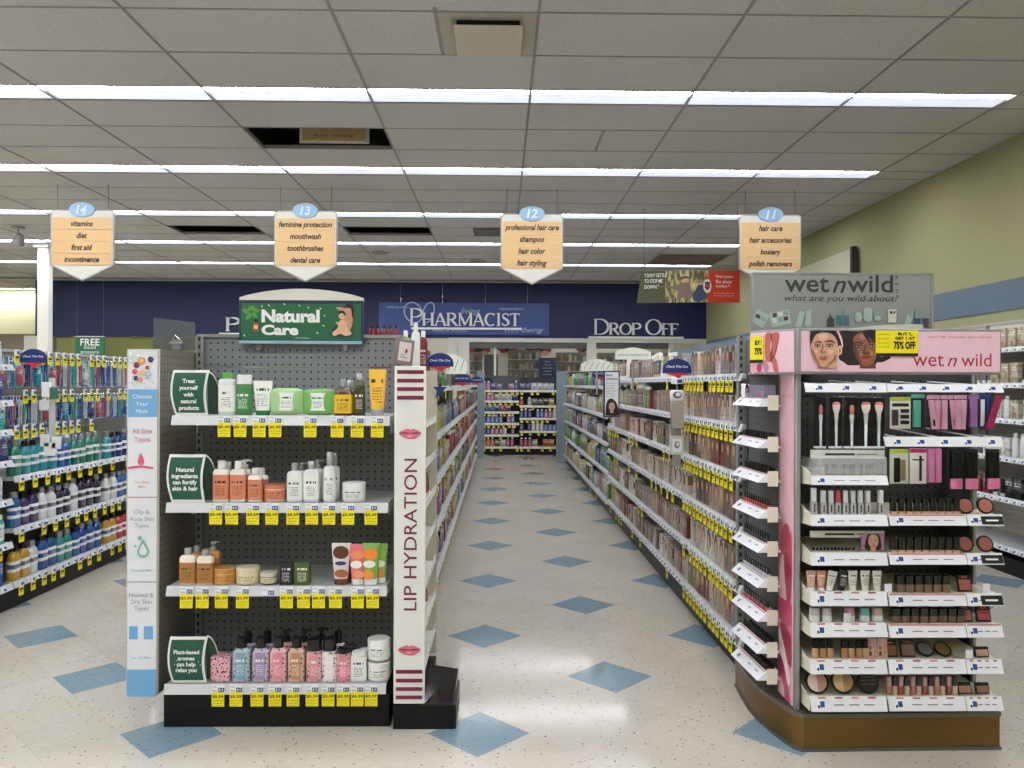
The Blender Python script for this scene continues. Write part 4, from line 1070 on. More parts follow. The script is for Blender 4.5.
# hanging clip strips with small packs, and shelf flags
def flag(xc, yc, zc, w_, label, rz=0.0):
    o = thing('shelf_flag', label, 'shelf sign', (xc, yc, zc), rz, 'blue and red shelf flags'); h = w_*.62
    top = [(w_/2*math.cos(a*PI/14), h*.10+h*.62*math.sin(a*PI/14)) for a in range(15)]
    m = MB(); m.prism(top+[(-w_/2, -.01), (w_/2, -.01)], -.003, .003, mat('flag_blue', (20, 44, 110), .4)); q = m.build('board', o)
    m = MB(); m.prism([(w_*.42, -.01), (w_*.3, -h*.18), (w_*.16, -h*.22), (w_*.08, -h*.42), (-.02, -h*.25), (-w_*.3, -h*.16), (-w_*.44, -.01)], -.0035, .0035, mat('flag_red', (206, 40, 44), .4)); m.build('red_edge', o)
    t = MB(); t.textc('Check This Out', 0, h*.28, h*.13, -.0045, TEXTW, bold=.012, shear=.2, maxw=w_*.8); t.build('lettering', q)
def flag_at(px, py, Y, wpx, label, rz=0.0):
    p = at(px, py, Y); flag(p.x, p.y, p.z, wpx*Y/788, label, rz)
flag_at(440, 365, 4.9, 27, 'blue and red Check This Out flag just above the LIP HYDRATION wing')
flag_at(461.5, 381.5, 7.9, 19, 'blue and red Check This Out flag halfway along the aisle behind the lip panel')
flag_at(477, 382, 11.0, 12, 'smallest blue and red Check This Out flag, far along behind the lip panel')
flag_at(677, 371.5, 5.1, 29, 'blue and red Check This Out flag on the hair colour shelving')
flag_at(601, 376.5, 8.6, 18, 'blue and red Check This Out flag behind the portrait sign in the hair aisle')
flag_at(33.5, 361, 5.15, 27, 'blue and red Check This Out flag above the mouthwash shelving')
# white fan toppers
def topper(px, py, Y, wpx, hpx, label, text=None):
    p = at(px, py, Y); k = Y/788; w_ = wpx*k; h = hpx*k
    o = thing('shelf_topper', label, 'shelf topper', p, .0)
    m = MB(); pts = [(-w_/2, -h/2)]+[(-w_/2+w_*i/10, h*.1+h*.4*math.sin(PI*i/10)) for i in range(11)]+[(w_/2, -h/2)]
    m.prism(pts, -.006, .006, mat('topper_white', (226, 230, 216), .4)); m.build('board', o)
    t = MB()
    if text: t.textc(text, 0, -h*.1, h*.22, -.0075, GREY, shear=.3, maxw=w_*.85)
    else:
        for i in range(5): t.poly([(-w_*.42+w_*.18*i, -h*.35), (-w_*.40+w_*.18*i, -h*.35), (-w_*.28+w_*.18*i, h*.22), (-w_*.30+w_*.18*i, h*.22)], -.0075, GREY)
    t.build('print', o)
    m = MB(); m.box(-.01, .01, .006, .014, -h/2-.25, 0, STEEL); m.build('stand', o)
topper(450, 364, 6.9, 33, 20, 'white fan-shaped topper with slanted lines over the shelving behind the lip panel')
topper(597, 365, 8.3, 32, 12, 'white fan-shaped topper with slanted lines above the far hair aisle shelves')
topper(633, 353.5, 6.6, 36, 12, 'white topper reading salon professional care above the hair colour shelves', 'salon professional care')
# portrait sign in the hair aisle
def face(m, cx, cy, rx, ry, skin, hairm, lips, big=True, pad=1.0):
    """a printed face; picture units, y down"""
    m.art([(cx-rx*.42, cy+ry*.5), (cx+rx*.42, cy+ry*.5), (cx+rx*.55, cy+ry*1.35), (cx-rx*.6, cy+ry*1.35)], skin)
    m.art([(cx, cy-ry), (cx+rx*.7, cy-ry*.82), (cx+rx, cy-ry*.15), (cx+rx*.86, cy+ry*.4), (cx+rx*.4, cy+ry*.86), (cx, cy+ry), (cx-rx*.4, cy+ry*.86), (cx-rx*.86, cy+ry*.4), (cx-rx, cy-ry*.15), (cx-rx*.7, cy-ry*.82)], skin, True)
    dark = mat('print_feature_dark', (52, 32, 28), .6); wh = mat('print_eye_white', (220, 210, 204), .6); iris = mat('print_iris', (60, 38, 26), .6)
    sh = mat(skin.name+'_fold', tuple(int(255*max(0, x)**.45*.80) for x in skin.node_tree.nodes['Principled BSDF'].inputs['Base Color'].default_value[:3]), .6)  # darker skin tone that draws the nose shadow into the print
    for s in (-1, 1):
        ex = cx+s*rx*.42; ey = cy-ry*.12
        m.art([(ex-rx*.26, ey-ry*.19), (ex+s*0-rx*.0, ey-ry*.27), (ex+rx*.26, ey-ry*.19), (ex+rx*.02, ey-ry*.21)], dark)
        m.art(oval(ex, ey, rx*.21, ry*.065), dark); m.art(oval(ex, ey+ry*.012, rx*.16, ry*.042), wh); m.art(oval(ex, ey+ry*.005, rx*.075, ry*.045), iris)
    m.art([(cx-rx*.07, cy-ry*.1), (cx-rx*.02, cy-ry*.1), (cx+rx*.0, cy+ry*.2), (cx+rx*.16, cy+ry*.25), (cx+rx*.08, cy+ry*.31), (cx-rx*.10, cy+ry*.31), (cx-rx*.18, cy+ry*.25), (cx-rx*.1, cy+ry*.15)], sh, True)
    lp = mat(lips[0], lips[1], .4)
    m.art([(cx-rx*.34, cy+ry*.5), (cx-rx*.12, cy+ry*.42), (cx, cy+ry*.45), (cx+rx*.12, cy+ry*.42), (cx+rx*.34, cy+ry*.5), (cx, cy+ry*.52)], lp)
    m.art([(cx-rx*.33, cy+ry*.51), (cx, cy+ry*.53), (cx+rx*.33, cy+ry*.51), (cx+rx*.14, cy+ry*.64), (cx-rx*.14, cy+ry*.64)], lp)
p = at(611.5, 394, 6.3); k = 6.3/788
o = thing('portrait_sign', 'tall white sign with navy frame and a dark-haired woman, in the hair aisle', 'sign', p, .25)
m = MB(); m.box(-8.6*k, 8.6*k, -.004, .006, -23.2*k, 23.2*k, NAVY); m.build('frame', o)
m = MB(); m.box(-7.2*k, 7.2*k, -.006, -.003, -22*k, 22*k, mat('card_white', (228, 228, 230), .4)); q = m.build('card', o)
t = MB(); t.textc('Root', -6.2*k, 19*k, 2.4*k, -.0075, NAVY, bold=.02, left=True); t.textc('Solutions', -6.2*k, 15.4*k, 2.4*k, -.0075, NAVY, bold=.02, left=True, maxw=12*k)
for i in range(6): t.textc(['Cover grey roots', 'in ten minutes', 'Blend and go', 'Touch up sprays', 'powders and', 'gel sticks here'][i], -6.2*k, (11-2.6*i)*k, 1.2*k, -.0075, INK, left=True, maxw=12*k)
t.build('lettering', q)
a = MB(); a.artmap(0, 0, k, -.0075); a.art([(-7, 21), (-6, 10), (-3, 5), (1, 5), (5, 9), (7, 16), (7, 21.5), (-7, 21.5)], HAIRD, True); face(a, 0, 13, 3.2, 4.4, SKINA, HAIRD, ('print_lips_rose', (170, 76, 76))); a.build('portrait', q)
m = MB(); m.tube([(0, .01, 10*k), (.03, .12, 10*k), (.05, .25, 10*k)], .006, STEEL); m.build('bracket', o)
# clip strip display on the hair shelving
Y = 4.95; p = at(677, 381, Y); k = Y/788
o = thing('clip_strip_display', 'hanging clip strip with boxed sample and white card, on the hair colour shelving', 'display', p)
m = MB(); m.box(-6*k, 6*k, -.006, 0, -3*k, 3*k, _M['ticket_white'], .002); m.box(0, 5*k, -.008, -.006, -2*k, 1.5*k, BLUEINK); m.build('price_card', o)
m = MB(); m.tube([(0, 0, 3*k), (0, .003, -10*k)], .003, CHROME); m.build('hook', o)
m = MB(); m.box(-7*k, 7*k, -.012, .012, -21*k, -9*k, WHITE, .01); q = m.build('header_pack', o); a = MB(); a.artmap(0, 0, k, -.0125); a.art(oval(0, 14, 4.5, 3.5), mat('swirl_plum', (110, 90, 120), .5)); a.art(oval(.8, 13.4, 2.6, 2), WHITE); a.build('logo', q)
m = MB(); m.box(-6.4*k, 6.4*k, -.03, .02, -48*k, -22*k, mat('sample_tan', (150, 132, 114), .3), .004); m.build('sample_box', o)
m = MB(); m.box(-6*k, 6*k, -.031, -.02, -47*k, -23*k, CLEAR); m.build('window', o)
m = MB(); m.box(-6.6*k, 6.6*k, -.006, .004, -74*k, -55*k, mat('card_sage', (196, 202, 188), .4), .002); q = m.build('card', o); a = MB(); a.artmap(0, 0, k, -.0065); a.art([(-4.5, 58), (4.5, 58), (4.5, 71), (-4.5, 71)], WHITE); a.art(oval(0, 64, 2.6, 3.6), GREY); a.art(oval(.5, 63.4, 1.4, 2), WHITE); a.build('print', q)
m = MB(); m.box(-4*k, 4*k, 0, .02, -86*k, -48*k, STEEL); m.build('strip', o)
# clip strip and white plastic hooks on the mouthwash bay joint
Y = 5.12; p = at(33, 384, Y); k = Y/788
o = thing('clip_strip_display', 'clear clip strip hung with small white packs, at the mouthwash bay joint', 'display', (p.x+.12, p.y, p.z))
m = MB(); m.box(-3*k, 3*k, 0, .01, -70*k, 6*k, mat('strip_clear', (190, 192, 190), .2), .002); m.build('strip', o)
for (dx, dz, ww, hh_, c) in ((-4, 2, 9, 15, (226, 228, 226)), (3, -3, 8, 12, (60, 110, 90)), (-6, -16, 10, 10, (206, 210, 206)), (0, -58, 12, 13, (230, 230, 228)), (-5, -50, 9, 12, (214, 216, 214)), (6, -52, 9, 12, (222, 224, 222))):
    m = MB(); m.box((dx-ww/2)*k, (dx+ww/2)*k, -.02, -.008, (dz-hh_)*k, dz*k, mat('clip_pack_%d%d%d' % c, c, .35), .003); m.build('hanging_pack', o)
# clear sign with a white ticket beyond
# ---- far end displays
def endpanel(pxa, pxb, Y, pyt, pyb, label, ang):
    pa, pb = at(pxa, pyt, Y), at(pxb, pyt, Y); w_ = (pb.x-pa.x)/2
    m = MB(); m.box(-w_, w_, -.015, .015, .0-1, 1.72-1, mat('end_panel_blue', (118, 132, 140), .45), .003)
    tag(m.build('end_cladding', None, ((pa.x+pb.x)/2, Y, 1.0), ang), label, 'end panel')
endpanel(477, 484.5, 15.6, 374, 455, 'narrow grey-blue end panel closing the shelving behind the lip panel', 0)
endpanel(556.5, 568, 15.6, 374, 455, 'narrow grey-blue end panel closing the hair aisle shelving', 0)
YE = 16.45; xa_, xb_ = -.62, 1.42; xm = aX(519.5, YE)
o = thing('end_display', 'dark-backed end display of bottles and packs at the far end of the aisle', 'shelving', (0, YE, 0))
m = MB(); m.box(xa_, xb_, .40, .44, 0, 1.62, mat('endcap_back', (40, 42, 46), .5)); m.box(aX(492, YE), aX(520, YE), .36, .40, 1.34, 1.66, mat('endcap_plate', (70, 74, 78), .5)); m.build('back_panel', o)
m = MB(); m.box(xa_, xb_, .02, .44, 0, .12, BLACK, .004); m.build('base', o)
ZL = [.17, .42, .66, .90, 1.13, 1.35]; ZR = [.17, .50, .77, 1.03, 1.35]
for side, (a, b, zz, nm) in enumerate(((xa_, xm, ZL, 'near-post half'), (xm, xb_, ZR, 'hair-aisle half'))):
    for li, z in enumerate(zz):
        m = MB(); m.box(a+.005, b-.005, .01, .40, z-.025, z, SHELF); q = m.build('shelf', o)
        m = MB(); m.box(a+.005, b-.005, 0, .01, z-.04, z+.004, mat('channel_cream', (216, 214, 190), .3)); m.build('price_channel', q)
        wh = 'far end display, %s, %s shelf' % ('lip side' if side == 0 else 'hair side', SHN[len(zz)][li])
        hm = (zz[li+1]-z-.05) if li+1 < len(zz) else .2
        va, vb = (max(a, aX(482, YE)), min(b, aX(560, YE)))
        fill((YE, 99), va+.01, vb-.01, z, [['carton', 'shampoo_bottle'], ['shampoo_bottle', 'lotion_bottle'], ['shampoo_bottle'], ['shampoo_bottle', 'carton'], ['shampoo_bottle', 'carton'], ['pouch', 'shampoo_bottle', 'carton']][li % 6], 'cold' if li % 3 else 'bright', min(hm, .2), wh, 'goods on the far end display', wmul=1.1, far=True, axis='y', deep=.05, gap=.01, skip=.08)
        tags(YE, 1, va+.05, vb-.03, z-.002, .11 if li > 1 else .16, wh, p=.8, axis='y')
# ------------------------------------------------------------------ natural care end display (X -1.49..-.46, front edge Y 3.41)
YS = 3.41; YB = 3.83; K = YS/788
xl, xr = -1.475, -.47
o = thing('end_display', 'black-based grey pegboard end display of natural skin care bottles', 'shelving', (0, YB, 0))
def lb(m, x0, x1, y0, y1, z0, z1, mt, b=0): return m.box(x0, x1, y0-YB, y1-YB, z0, z1, mt, b)
m = MB(); lb(m, xl+.02, xr, YB, YB+.03, .1, 1.555, 'peg_grey'); lb(m, xl+.02, xr, YB, YB+.03, 1.56, 1.70, 'peg_grey'); m.build('back_panel', o)
m = MB(); lb(m, xl+.02, xr, YB-.015, YB+.035, 1.70, 1.715, STEEL); m.build('top_rail', o)
for x in (xl+.03, xr-.02):
    m = MB(); lb(m, x-.016, x+.016, YB-.02, YB+.03, 0, 1.71, 'slotted_steel', .002); m.build('upright', o)
m = MB(); lb(m, xl+.035, xr+.0, YS-.005, YB+.03, 0, .145, BLACK, .004); m.build('base', o)
ZS = [(683.5, 166, 387.5), (585.8, 168, 388), (502.7, 167.5, 389), (415.7, 172.5, 390)]
ztop = []
for i, (py, a, b) in enumerate(ZS):
    z = aZ(py, YS, 280); ztop.append(z); xa, xb = aX(a, YS), aX(b, YS)
    m = MB(); lb(m, xa+.004, xb-.004, YS+.004, YB-.004, z-.025, z-.002, SHELF, .002)
    for s in (xa+.02, xb-.03): lb(m, s, s+.006, YB-.2, YB-.004, z-.09, z-.02, SHELF)
    q = m.build('shelf', o)
    m = MB(); h = .041; P = [(xa, YS-YB-.004, z), (xb, YS-YB-.004, z), (xb, YS-YB-.016, z-h), (xa, YS-YB-.016, z-h), (xa, YS-YB+.002, z), (xb, YS-YB+.002, z), (xb, YS-YB-.008, z-h), (xa, YS-YB-.008, z-h)]
    m.add(P, [(0, 3, 2, 1), (4, 5, 6, 7), (0, 1, 5, 4), (3, 7, 6, 2), (0, 4, 7, 3), (1, 2, 6, 5)], CHAN); m.build('price_channel', q)
SHL = ['bottom', 'third', 'second', 'top']
TAGX = [[218, 236, 257, 275, 293, 312, 328, 343, 357, 371], [186, 202, 221, 242, 286, 303, 318, 335, 357, 372], [215, 231, 252, 271, 292, 311, 328, 347, 370], [223, 239, 258, 274, 309, 336, 356, 376]]
for i, xs_ in enumerate(TAGX):
    for j, px in enumerate(xs_):
        if i == 1 and j == 4:
            put('price_ticket', 'price_ticket', (aX(270, YS), YS-.014, ztop[i]-.004), 0, ((1, 1, 1),), 'white price ticket without a yellow tag, third shelf of natural care display', 'price ticket')
        put('sale_tag', 'shelf_tag', (aX(px+1.6, YS-.014), YS-.014, ztop[i]+.001), RND.uniform(-.02, .02), ((1, 1, 1),), 'yellow $5.39 sale tag, natural care display %s shelf, %s from the mask side' % (SHL[i], nth(j+1)), 'sale tag', 'yellow sale tags on the natural care display')
# goods: px centre, width px, top py ; shelf index
def ex(px, Yq): return aX(px, Yq)
def hgt(i, pytop, Yq): return aZ(pytop, Yq, 280)-ztop[i]
ZO = .0005
def spot(px, d, back=0.0): return YS+.012+d/2+back
_n = [0]
def item(i, px, wpx, pyt, build, cols, name, label, cat, d=.04, back=0.0, rz=0.0, group=None, lift=0.0):
    """build(w,h,d)->list of (part, MB, slot)"""
    Yq = spot(px, d, back); w_ = wpx*Yq/788; h = hgt(i, pyt, Yq)-lift; _n[0] += 1
    key = 'e%d' % _n[0]; kind(key, *build(w_, h, d))
    return put(key, name, (ex(px, Yq), Yq, ztop[i]+ZO+lift), rz, cols, label, cat, group)
def B(body='paint', cap=CAPW, label='label_white', sq=3, nw=.45, ch=.16, lz=(.1, .8), sh=.85, cs=1, ls=2, pump=False):
    def f(w_, h, d):
        mk_bottle('tmp', w_, d, h, body, cap, label, sq, nw, ch, lz, sh, cs, ls, pump); s = KINDS.pop('tmp'); return s
    return f

def kind(name, *parts):
    KINDS[name] = [(pn, mb.mesh(pn) if isinstance(mb, MB) else mb, ci) for pn, mb, ci in parts]
def J(body='paint', lid=CAPW, label='label_white', lidf=.28):
    def f(w_, h, d):
        m = MB(); m.loft([(0, w_*.93, w_*.93), (h*.05, w_*.98, w_*.98), (h*(1-lidf), w_*.98, w_*.98)], body, 24)
        c = MB(); c.loft([(h*(1-lidf)-.001, w_, w_), (h*.96, w_, w_), (h, w_*.95, w_*.95)], lid, 24)
        l = MB(); l.loft([(h*.12, w_*.99, w_*.99), (h*(.92-lidf), w_*.99, w_*.99)], label, 24, cap=False)
        return [('jar', m, 0), ('lid', c, 1), ('label', l, 2)]
    return f
def T(body='label_dark', cap=CAPW, capdown=True, art=None):
    def f(w_, h, d):
        m = MB(); c = MB(); ch = h*.14
        if capdown:
            m.loft([(ch, w_*.7, d*.9), (h*.5, w_*.86, d*.7), (h*.9, w_*.99, .008, 5), (h, w_, .004, 8)], body, 20); c.loft([(0, w_*.72, d*.92), (ch, w_*.74, d*.95)], cap, 18)
        return [('tube', m, 0), ('cap', c, 1)]+([('print', art(w_, h, d), 2)] if art else [])
    return f
def X(body='print_box', b=.0015, top=None):
    def f(w_, h, d):
        m = MB(); m.box(-w_/2, w_/2, -d/2, d/2, 0, h, body, b); return [('box', m, 0)]
    return f
W_ = (236, 236, 232); DKB = (30, 30, 32)
mat('floral_body', (230, 226, 220), .1)
@special('floral')
def _(t):
    v, x, y, z = t.coord('Object')
    vo = t.n('ShaderNodeTexVoronoi'); t.put(vo.inputs['Vector'], v); vo.inputs['Scale'].default_value = 90.0
    oi = t.n('ShaderNodeObjectInfo')
    t.put(t.b.inputs['Base Color'], t.mix(t.math('LESS_THAN', vo.outputs['Distance'], .33), t.mix(.35, oi.outputs['Color'], lin((236, 230, 224))), lin((58, 40, 44)))); t.b.inputs['Roughness'].default_value = .12
    return t
# top shelf
item(3, 227.5, 17, 373, B('liquid', GRN, 'label_green', 4, .55, .12, (.1, .8), .92), ((206, 214, 212), W_, (226, 230, 224)), 'toner_bottle', 'clear toner bottle with bright green cap, first bottle on the top natural shelf', 'bottle', .035)
item(3, 244.5, 15.5, 375, B('paint', CAPW, 'label_light', 3, .86, .22, (.1, .86), .97), ((86, 148, 92), W_, (74, 140, 84)), 'mousse_bottle', 'green foam bottle with a tall white cap, beside the clear toner', 'bottle', .05)
item(3, 263, 19, 381, T('label_green', GRND), ((232, 234, 228), W_), 'cleanser_tube', 'white cleanser tube standing on its dark green cap', 'tube', .035)
def wipes(shade):
    def f(w_, h, d):
        m = MB(); m.loft([(-w_/2, h*.86, .006, 8), (-w_*.43, h*.9, .02, 5), (-w_*.3, h*.98, d, 3), (w_*.3, h*.98, d, 3), (w_*.43, h*.9, .02, 5), (w_/2, h*.86, .006, 8)], 'print_pouch' if False else 'paint', 18, axis='x')
        m.v = [(a, c, b+h/2) if False else (a, b_, c_+h/2) for (a, b_, c_) in [(v[0], v[2], v[1]) for v in m.v]]; m.f = [tuple(reversed(q)) for q in m.f]
        l = MB(); l.loft([(h*.18, w_*.56, d*1.03, 5), (h*.84, w_*.56, d*1.03, 5)], 'label_green', 18)
        return [('wipes', m, 0), ('label', l, 2)]
    return f
item(3, 287, 31, 388, wipes(0), ((160, 204, 140), W_, (232, 238, 228)), 'wipes_pack', 'pale green pack of face wipes, the one touching the cleanser tube', 'wipes', .04, rz=.1)
item(3, 319, 31, 388.5, wipes(1), ((116, 176, 92), W_, (220, 228, 214)), 'wipes_pack', 'deeper green pack of face wipes, the one next to the amber bottle', 'wipes', .04, rz=-.06)
item(3, 343.5, 18, 379, B('liquid', CAPG, 'label_dark', 4, .36, .2, (.08, .72), .82), ((86, 50, 20), W_, (232, 184, 50)), 'body_oil_bottle', 'amber body oil bottle with a yellow label, front of the pair', 'bottle', .04)
item(3, 350.5, 13, 380, B('liquid', CAPG, 'label_dark', 4, .4, .2, (.08, .72), .82), ((86, 50, 20), W_, (232, 184, 50)), 'body_oil_bottle', 'amber body oil bottle half hidden behind its yellow-labelled twin', 'bottle', .035, back=.05)
item(3, 359.5, 11.5, 373, B('liquid', CAPG, 'label_light', 3, .5, .15, (.08, .75), .82), ((58, 62, 26), W_, (62, 68, 30)), 'hair_oil_bottle', 'slim dark olive oil bottle with a clear cap', 'bottle', .035)
item(3, 377.5, 17.5, 369, T('label_dark', CAPG), ((240, 190, 66), W_), 'lotion_tube', 'tall golden yellow tube standing beside the LIP HYDRATION panel', 'tube', .035)
# second shelf
ORG = (214, 132, 102)
for px, wp, pt, nm, bk in ((222, 16, 461, 'first of the row beside the fortify sign', 0), (239, 16, 461, 'second in front, tall, with white cap', 0), (256, 14.5, 468, 'shorter one in front next to the coral jar', 0)):
    item(2, px, wp, pt, B('paint', CAPW, 'label_dark', 4, .42, .17, (.08, .8), .88), ((232, 226, 214), W_, ORG), 'shampoo_bottle', 'coral-labelled cream bottle, '+nm, 'bottle', .04, group='coral-labelled bottles')
for px, wp, pt, nm in ((228, 15, 462, 'behind the first one'), (245, 15, 460, 'behind the second one, pump raised'), (262, 13, 468, 'behind the short one')):
    item(2, px, wp, pt, B('paint', CAPW, 'label_dark', 4, .42, .2, (.08, .8), .88, pump='pump' in nm), ((232, 226, 214), W_, ORG), 'shampoo_bottle', 'coral-labelled cream bottle, back row, '+nm, 'bottle', .04, back=.07, group='coral-labelled bottles')
item(2, 276, 22, 484, J('paint', mat('lid_coral', (206, 128, 98), .35), 'label_dark', .22), ((232, 200, 176), W_, ORG), 'cream_jar', 'coral and white cream jar on the second natural shelf', 'jar', .09)
for px, wp, pt, nm in ((295.5, 15.5, 463, 'first in front after the coral jar'), (312, 15.5, 461, 'second in front, beside the tall spray')):
    item(2, px, wp, pt, B('paint', CAPG, 'label_white', 4, .42, .18, (.08, .8), .88), ((224, 224, 222), W_, (228, 228, 226)), 'shampoo_bottle', 'white bottle with grey cap, '+nm, 'bottle', .04, group='white bottles')
for px, pt, nm in ((302, 463, 'rear one behind the first'), (318, 460, 'rear one behind the second')):
    item(2, px, 14, pt, B('paint', CAPG, 'label_white', 4, .42, .2, (.08, .8), .88, pump=True), ((224, 224, 222), W_, (228, 228, 226)), 'shampoo_bottle', 'white bottle with grey cap, '+nm, 'bottle', .04, back=.07, group='white bottles')
item(2, 330, 12, 452, B('paint', CAPG, 'label_white', 2, .5, .26, (.08, .85), .9), ((226, 226, 226), W_, (232, 232, 232)), 'spray_bottle', 'tall slim white spray bottle, front of two', 'bottle', .045)
item(2, 334.5, 11, 453, B('paint', CAPG, 'label_white', 2, .5, .26, (.08, .85), .9), ((226, 226, 226), W_, (232, 232, 232)), 'spray_bottle', 'tall slim white spray bottle, half hidden behind its twin', 'bottle', .045, back=.06)
item(2, 354.5, 23, 482, J('paint', CAPW, 'label_white', .24), ((228, 228, 224), W_, (226, 226, 222)), 'cream_jar', 'white cream jar alone near the edge of the second natural shelf', 'jar', .09)
# third shelf
TANB = (170, 118, 62)
for px, wp, pt, nm in ((189, 16, 548, 'first by the mask display'), (206.5, 16.5, 549, 'second, next to the brown jar')):
    item(1, px, wp, pt, B('paint', CAPG, 'label_dark', 4, .42, .17, (.05, .74), .88), ((232, 222, 200), W_, TANB), 'lotion_bottle', 'tan-labelled lotion bottle, front, '+nm, 'bottle', .04, group='tan-labelled lotion bottles')
for px, pt, nm in ((198, 545, 'without pump showing'), (214, 542, 'taller, with a grey pump')):
    item(1, px, 15, pt, B('paint', CAPG, 'label_dark', 4, .42, .2, (.05, .74), .88, pump='pump' in nm and 'tall' in nm), ((196, 140, 70), W_, TANB), 'lotion_bottle', 'tan-labelled lotion bottle, back row, '+nm, 'bottle', .04, back=.08, group='tan-labelled lotion bottles')
item(1, 226, 22, 567, J('paint', mat('lid_caramel', (196, 140, 84), .35), 'label_dark', .3), ((214, 176, 120), W_, (206, 150, 70)), 'body_butter_jar', 'caramel lidded jar of body butter, first of three jars', 'jar', .09)
item(1, 249, 23, 566.5, J('paint', mat('lid_ivory', (222, 208, 176), .35), 'label_dark', .3), ((226, 214, 180), W_, (226, 212, 170)), 'body_butter_jar', 'ivory lidded jar of body butter, middle of three jars', 'jar', .09)
item(1, 270, 17, 572, J('paint', mat('lid_ivory_grey', (206, 200, 182), .35), 'label_dark', .3), ((60, 54, 46), W_, (216, 206, 180)), 'body_butter_jar', 'smallest ivory and black jar, last of three jars', 'jar', .07)
item(1, 287.5, 13, 562, X('label_light'), ((34, 32, 34),), 'soap_box', 'black soap box beside the green one', 'soap box', .03)
item(1, 303.5, 15, 562, X('label_light'), ((72, 92, 34),), 'soap_box', 'olive green soap box beside the black one', 'soap box', .03)
def tubeart(pal):
    def f(w_, h, d):
        a = MB(); a.artmap(0, 0, 1, -d*.5)
        def at2(u, v): return (u*w_, -(v*h))
        for (u, v, ru, rv, c) in pal:
            mm = mat('tubeart_%d_%d_%d' % c, c, .4); yy = -(d*.45*(1-v)+.006)
            vs = [(u*w_+ru*w_*math.cos(q*PI/8), yy-.0006*(1+pal.index((u, v, ru, rv, c))), v*h+rv*h*math.sin(q*PI/8)) for q in range(16)]
            a.add(vs, [tuple(range(16))], mm)
        return a
    return f
for px, wp, pt, body, pal, lab, bk, cp in (
    (342, 19, 543, (226, 222, 216), [(0, .78, .42, .16, (96, 50, 34)), (.05, .28, .36, .1, (170, 96, 66)), (0, .52, .3, .05, (60, 60, 110))], 'cocoa brown and white scrub tube, front one of two', 0, mat('cap_brown', (110, 64, 44), .4)),
    (348, 16, 545, (120, 66, 46), [(.1, .78, .3, .14, (96, 50, 34))], 'cocoa brown scrub tube half hidden behind the front one', .05, mat('cap_brown', (110, 64, 44), .4)),
    (358.5, 17, 544, (232, 118, 130), [(0, .74, .36, .1, (236, 150, 90)), (-.05, .5, .34, .1, (240, 236, 230)), (.1, .26, .3, .1, (240, 160, 110))], 'pink grapefruit scrub tube', 0, CAPW),
    (371.5, 18, 543, (132, 178, 88), [(0, .74, .4, .14, (240, 140, 50)), (-.05, .5, .34, .09, (240, 240, 226)), (-.1, .25, .3, .12, (240, 150, 60))], 'green tube with orange apricot picture, in front', 0, CAPW),
    (381.5, 14, 543.5, (146, 184, 100), [(0, .74, .4, .12, (150, 200, 90)), (0, .5, .34, .09, (240, 240, 226)), (0, .25, .2, .1, (240, 130, 50))], 'green scrub tube at the shelf end, behind the apricot one', .03, CAPW)):
    item(1, px, wp, pt, T('paint', cp, True, tubeart(pal)), (body, W_, W_), 'scrub_tube', lab, 'tube', .036, back=bk)
# bottom shelf
item(0, 223, 19, 655, X('floral', .004), ((222, 130, 150),), 'soap_carton', 'short pink floral carton at the start of the bottom natural shelf', 'carton', .05)
item(0, 226, 16, 653, X('floral', .004), ((222, 130, 150),), 'soap_carton', 'pink floral carton standing behind the short one', 'carton', .04, back=.055)
FL = [(243, 17.5, 637, (130, 164, 186), 'pale blue', True), (262.5, 17, 637, (160, 136, 176), 'lavender', True), (280, 17, 637, (222, 136, 150), 'rose pink', True), (298, 17, 637, (190, 138, 96), 'caramel brown', True), (316, 16, 638, (226, 140, 156), 'bubblegum pink', False), (331, 15, 638, (232, 226, 224), 'white-labelled blush', False)]
for px, wp, pt, c, cn, pump in FL:
    item(0, px, wp, pt, B('floral', CAPB, 'label_light', 4, .5 if pump else .8, .22 if pump else .26, (.08, .86), .9, pump=False), (c, DKB, c), 'body_wash_bottle', '%s floral body wash bottle with black cap, front row' % cn, 'bottle', .045, group='floral body wash bottles')
for j, (px, pt) in enumerate(((249, 631), (268.5, 631), (287, 630), (305, 630), (322, 628), (339, 631))):
    c, cn = FL[j][3], FL[j][4]
    item(0, px, 15.5, pt, B('floral', CAPB, 'label_light', 4, .45, .26, (.08, .86), .9, pump=j in (2, 3, 4)), (c, DKB, c), 'body_wash_bottle', '%s floral body wash bottle%s, back row' % (cn, ' with raised pump' if j in (2, 3, 4) else ''), 'bottle', .042, back=.09, group='floral body wash bottles')
item(0, 345, 14, 648, B('floral', CAPB, 'label_light', 4, .85, .12, (.06, .9), .95), ((222, 120, 140), DKB, (228, 130, 150)), 'deodorant_bottle', 'small pink bottle with flat black top, before the white one', 'bottle', .04)
item(0, 351, 14, 645, X('paint', .003), ((26, 24, 26),), 'deodorant_box', 'black box lying behind the small pink bottle', 'box', .04, back=.06)
item(0, 360, 15.5, 651, B('paint', CAPW, 'label_white', 4, .8, .1, (.06, .95), .95), ((232, 232, 232), W_, (234, 234, 234)), 'lotion_bottle', 'squat white bottle with dark blue print, beside the stacked jars', 'bottle', .04)
item(0, 366, 14, 649, B('paint', CAPW, 'label_white', 4, .8, .1, (.06, .95), .95), ((232, 232, 232), W_, (234, 234, 234)), 'lotion_bottle', 'squat white bottle behind the dark-printed one', 'bottle', .04, back=.055)
h1 = (hgt(0, 638, spot(0, .1)))/2
item(0, 380, 22.5, 660.5, J('paint', CAPW, 'label_jar' if False else 'label_green', .2), ((232, 232, 228), W_, (222, 232, 226)), 'scrub_jar', 'white and green scrub jar, lower of the stacked two', 'jar', .1)
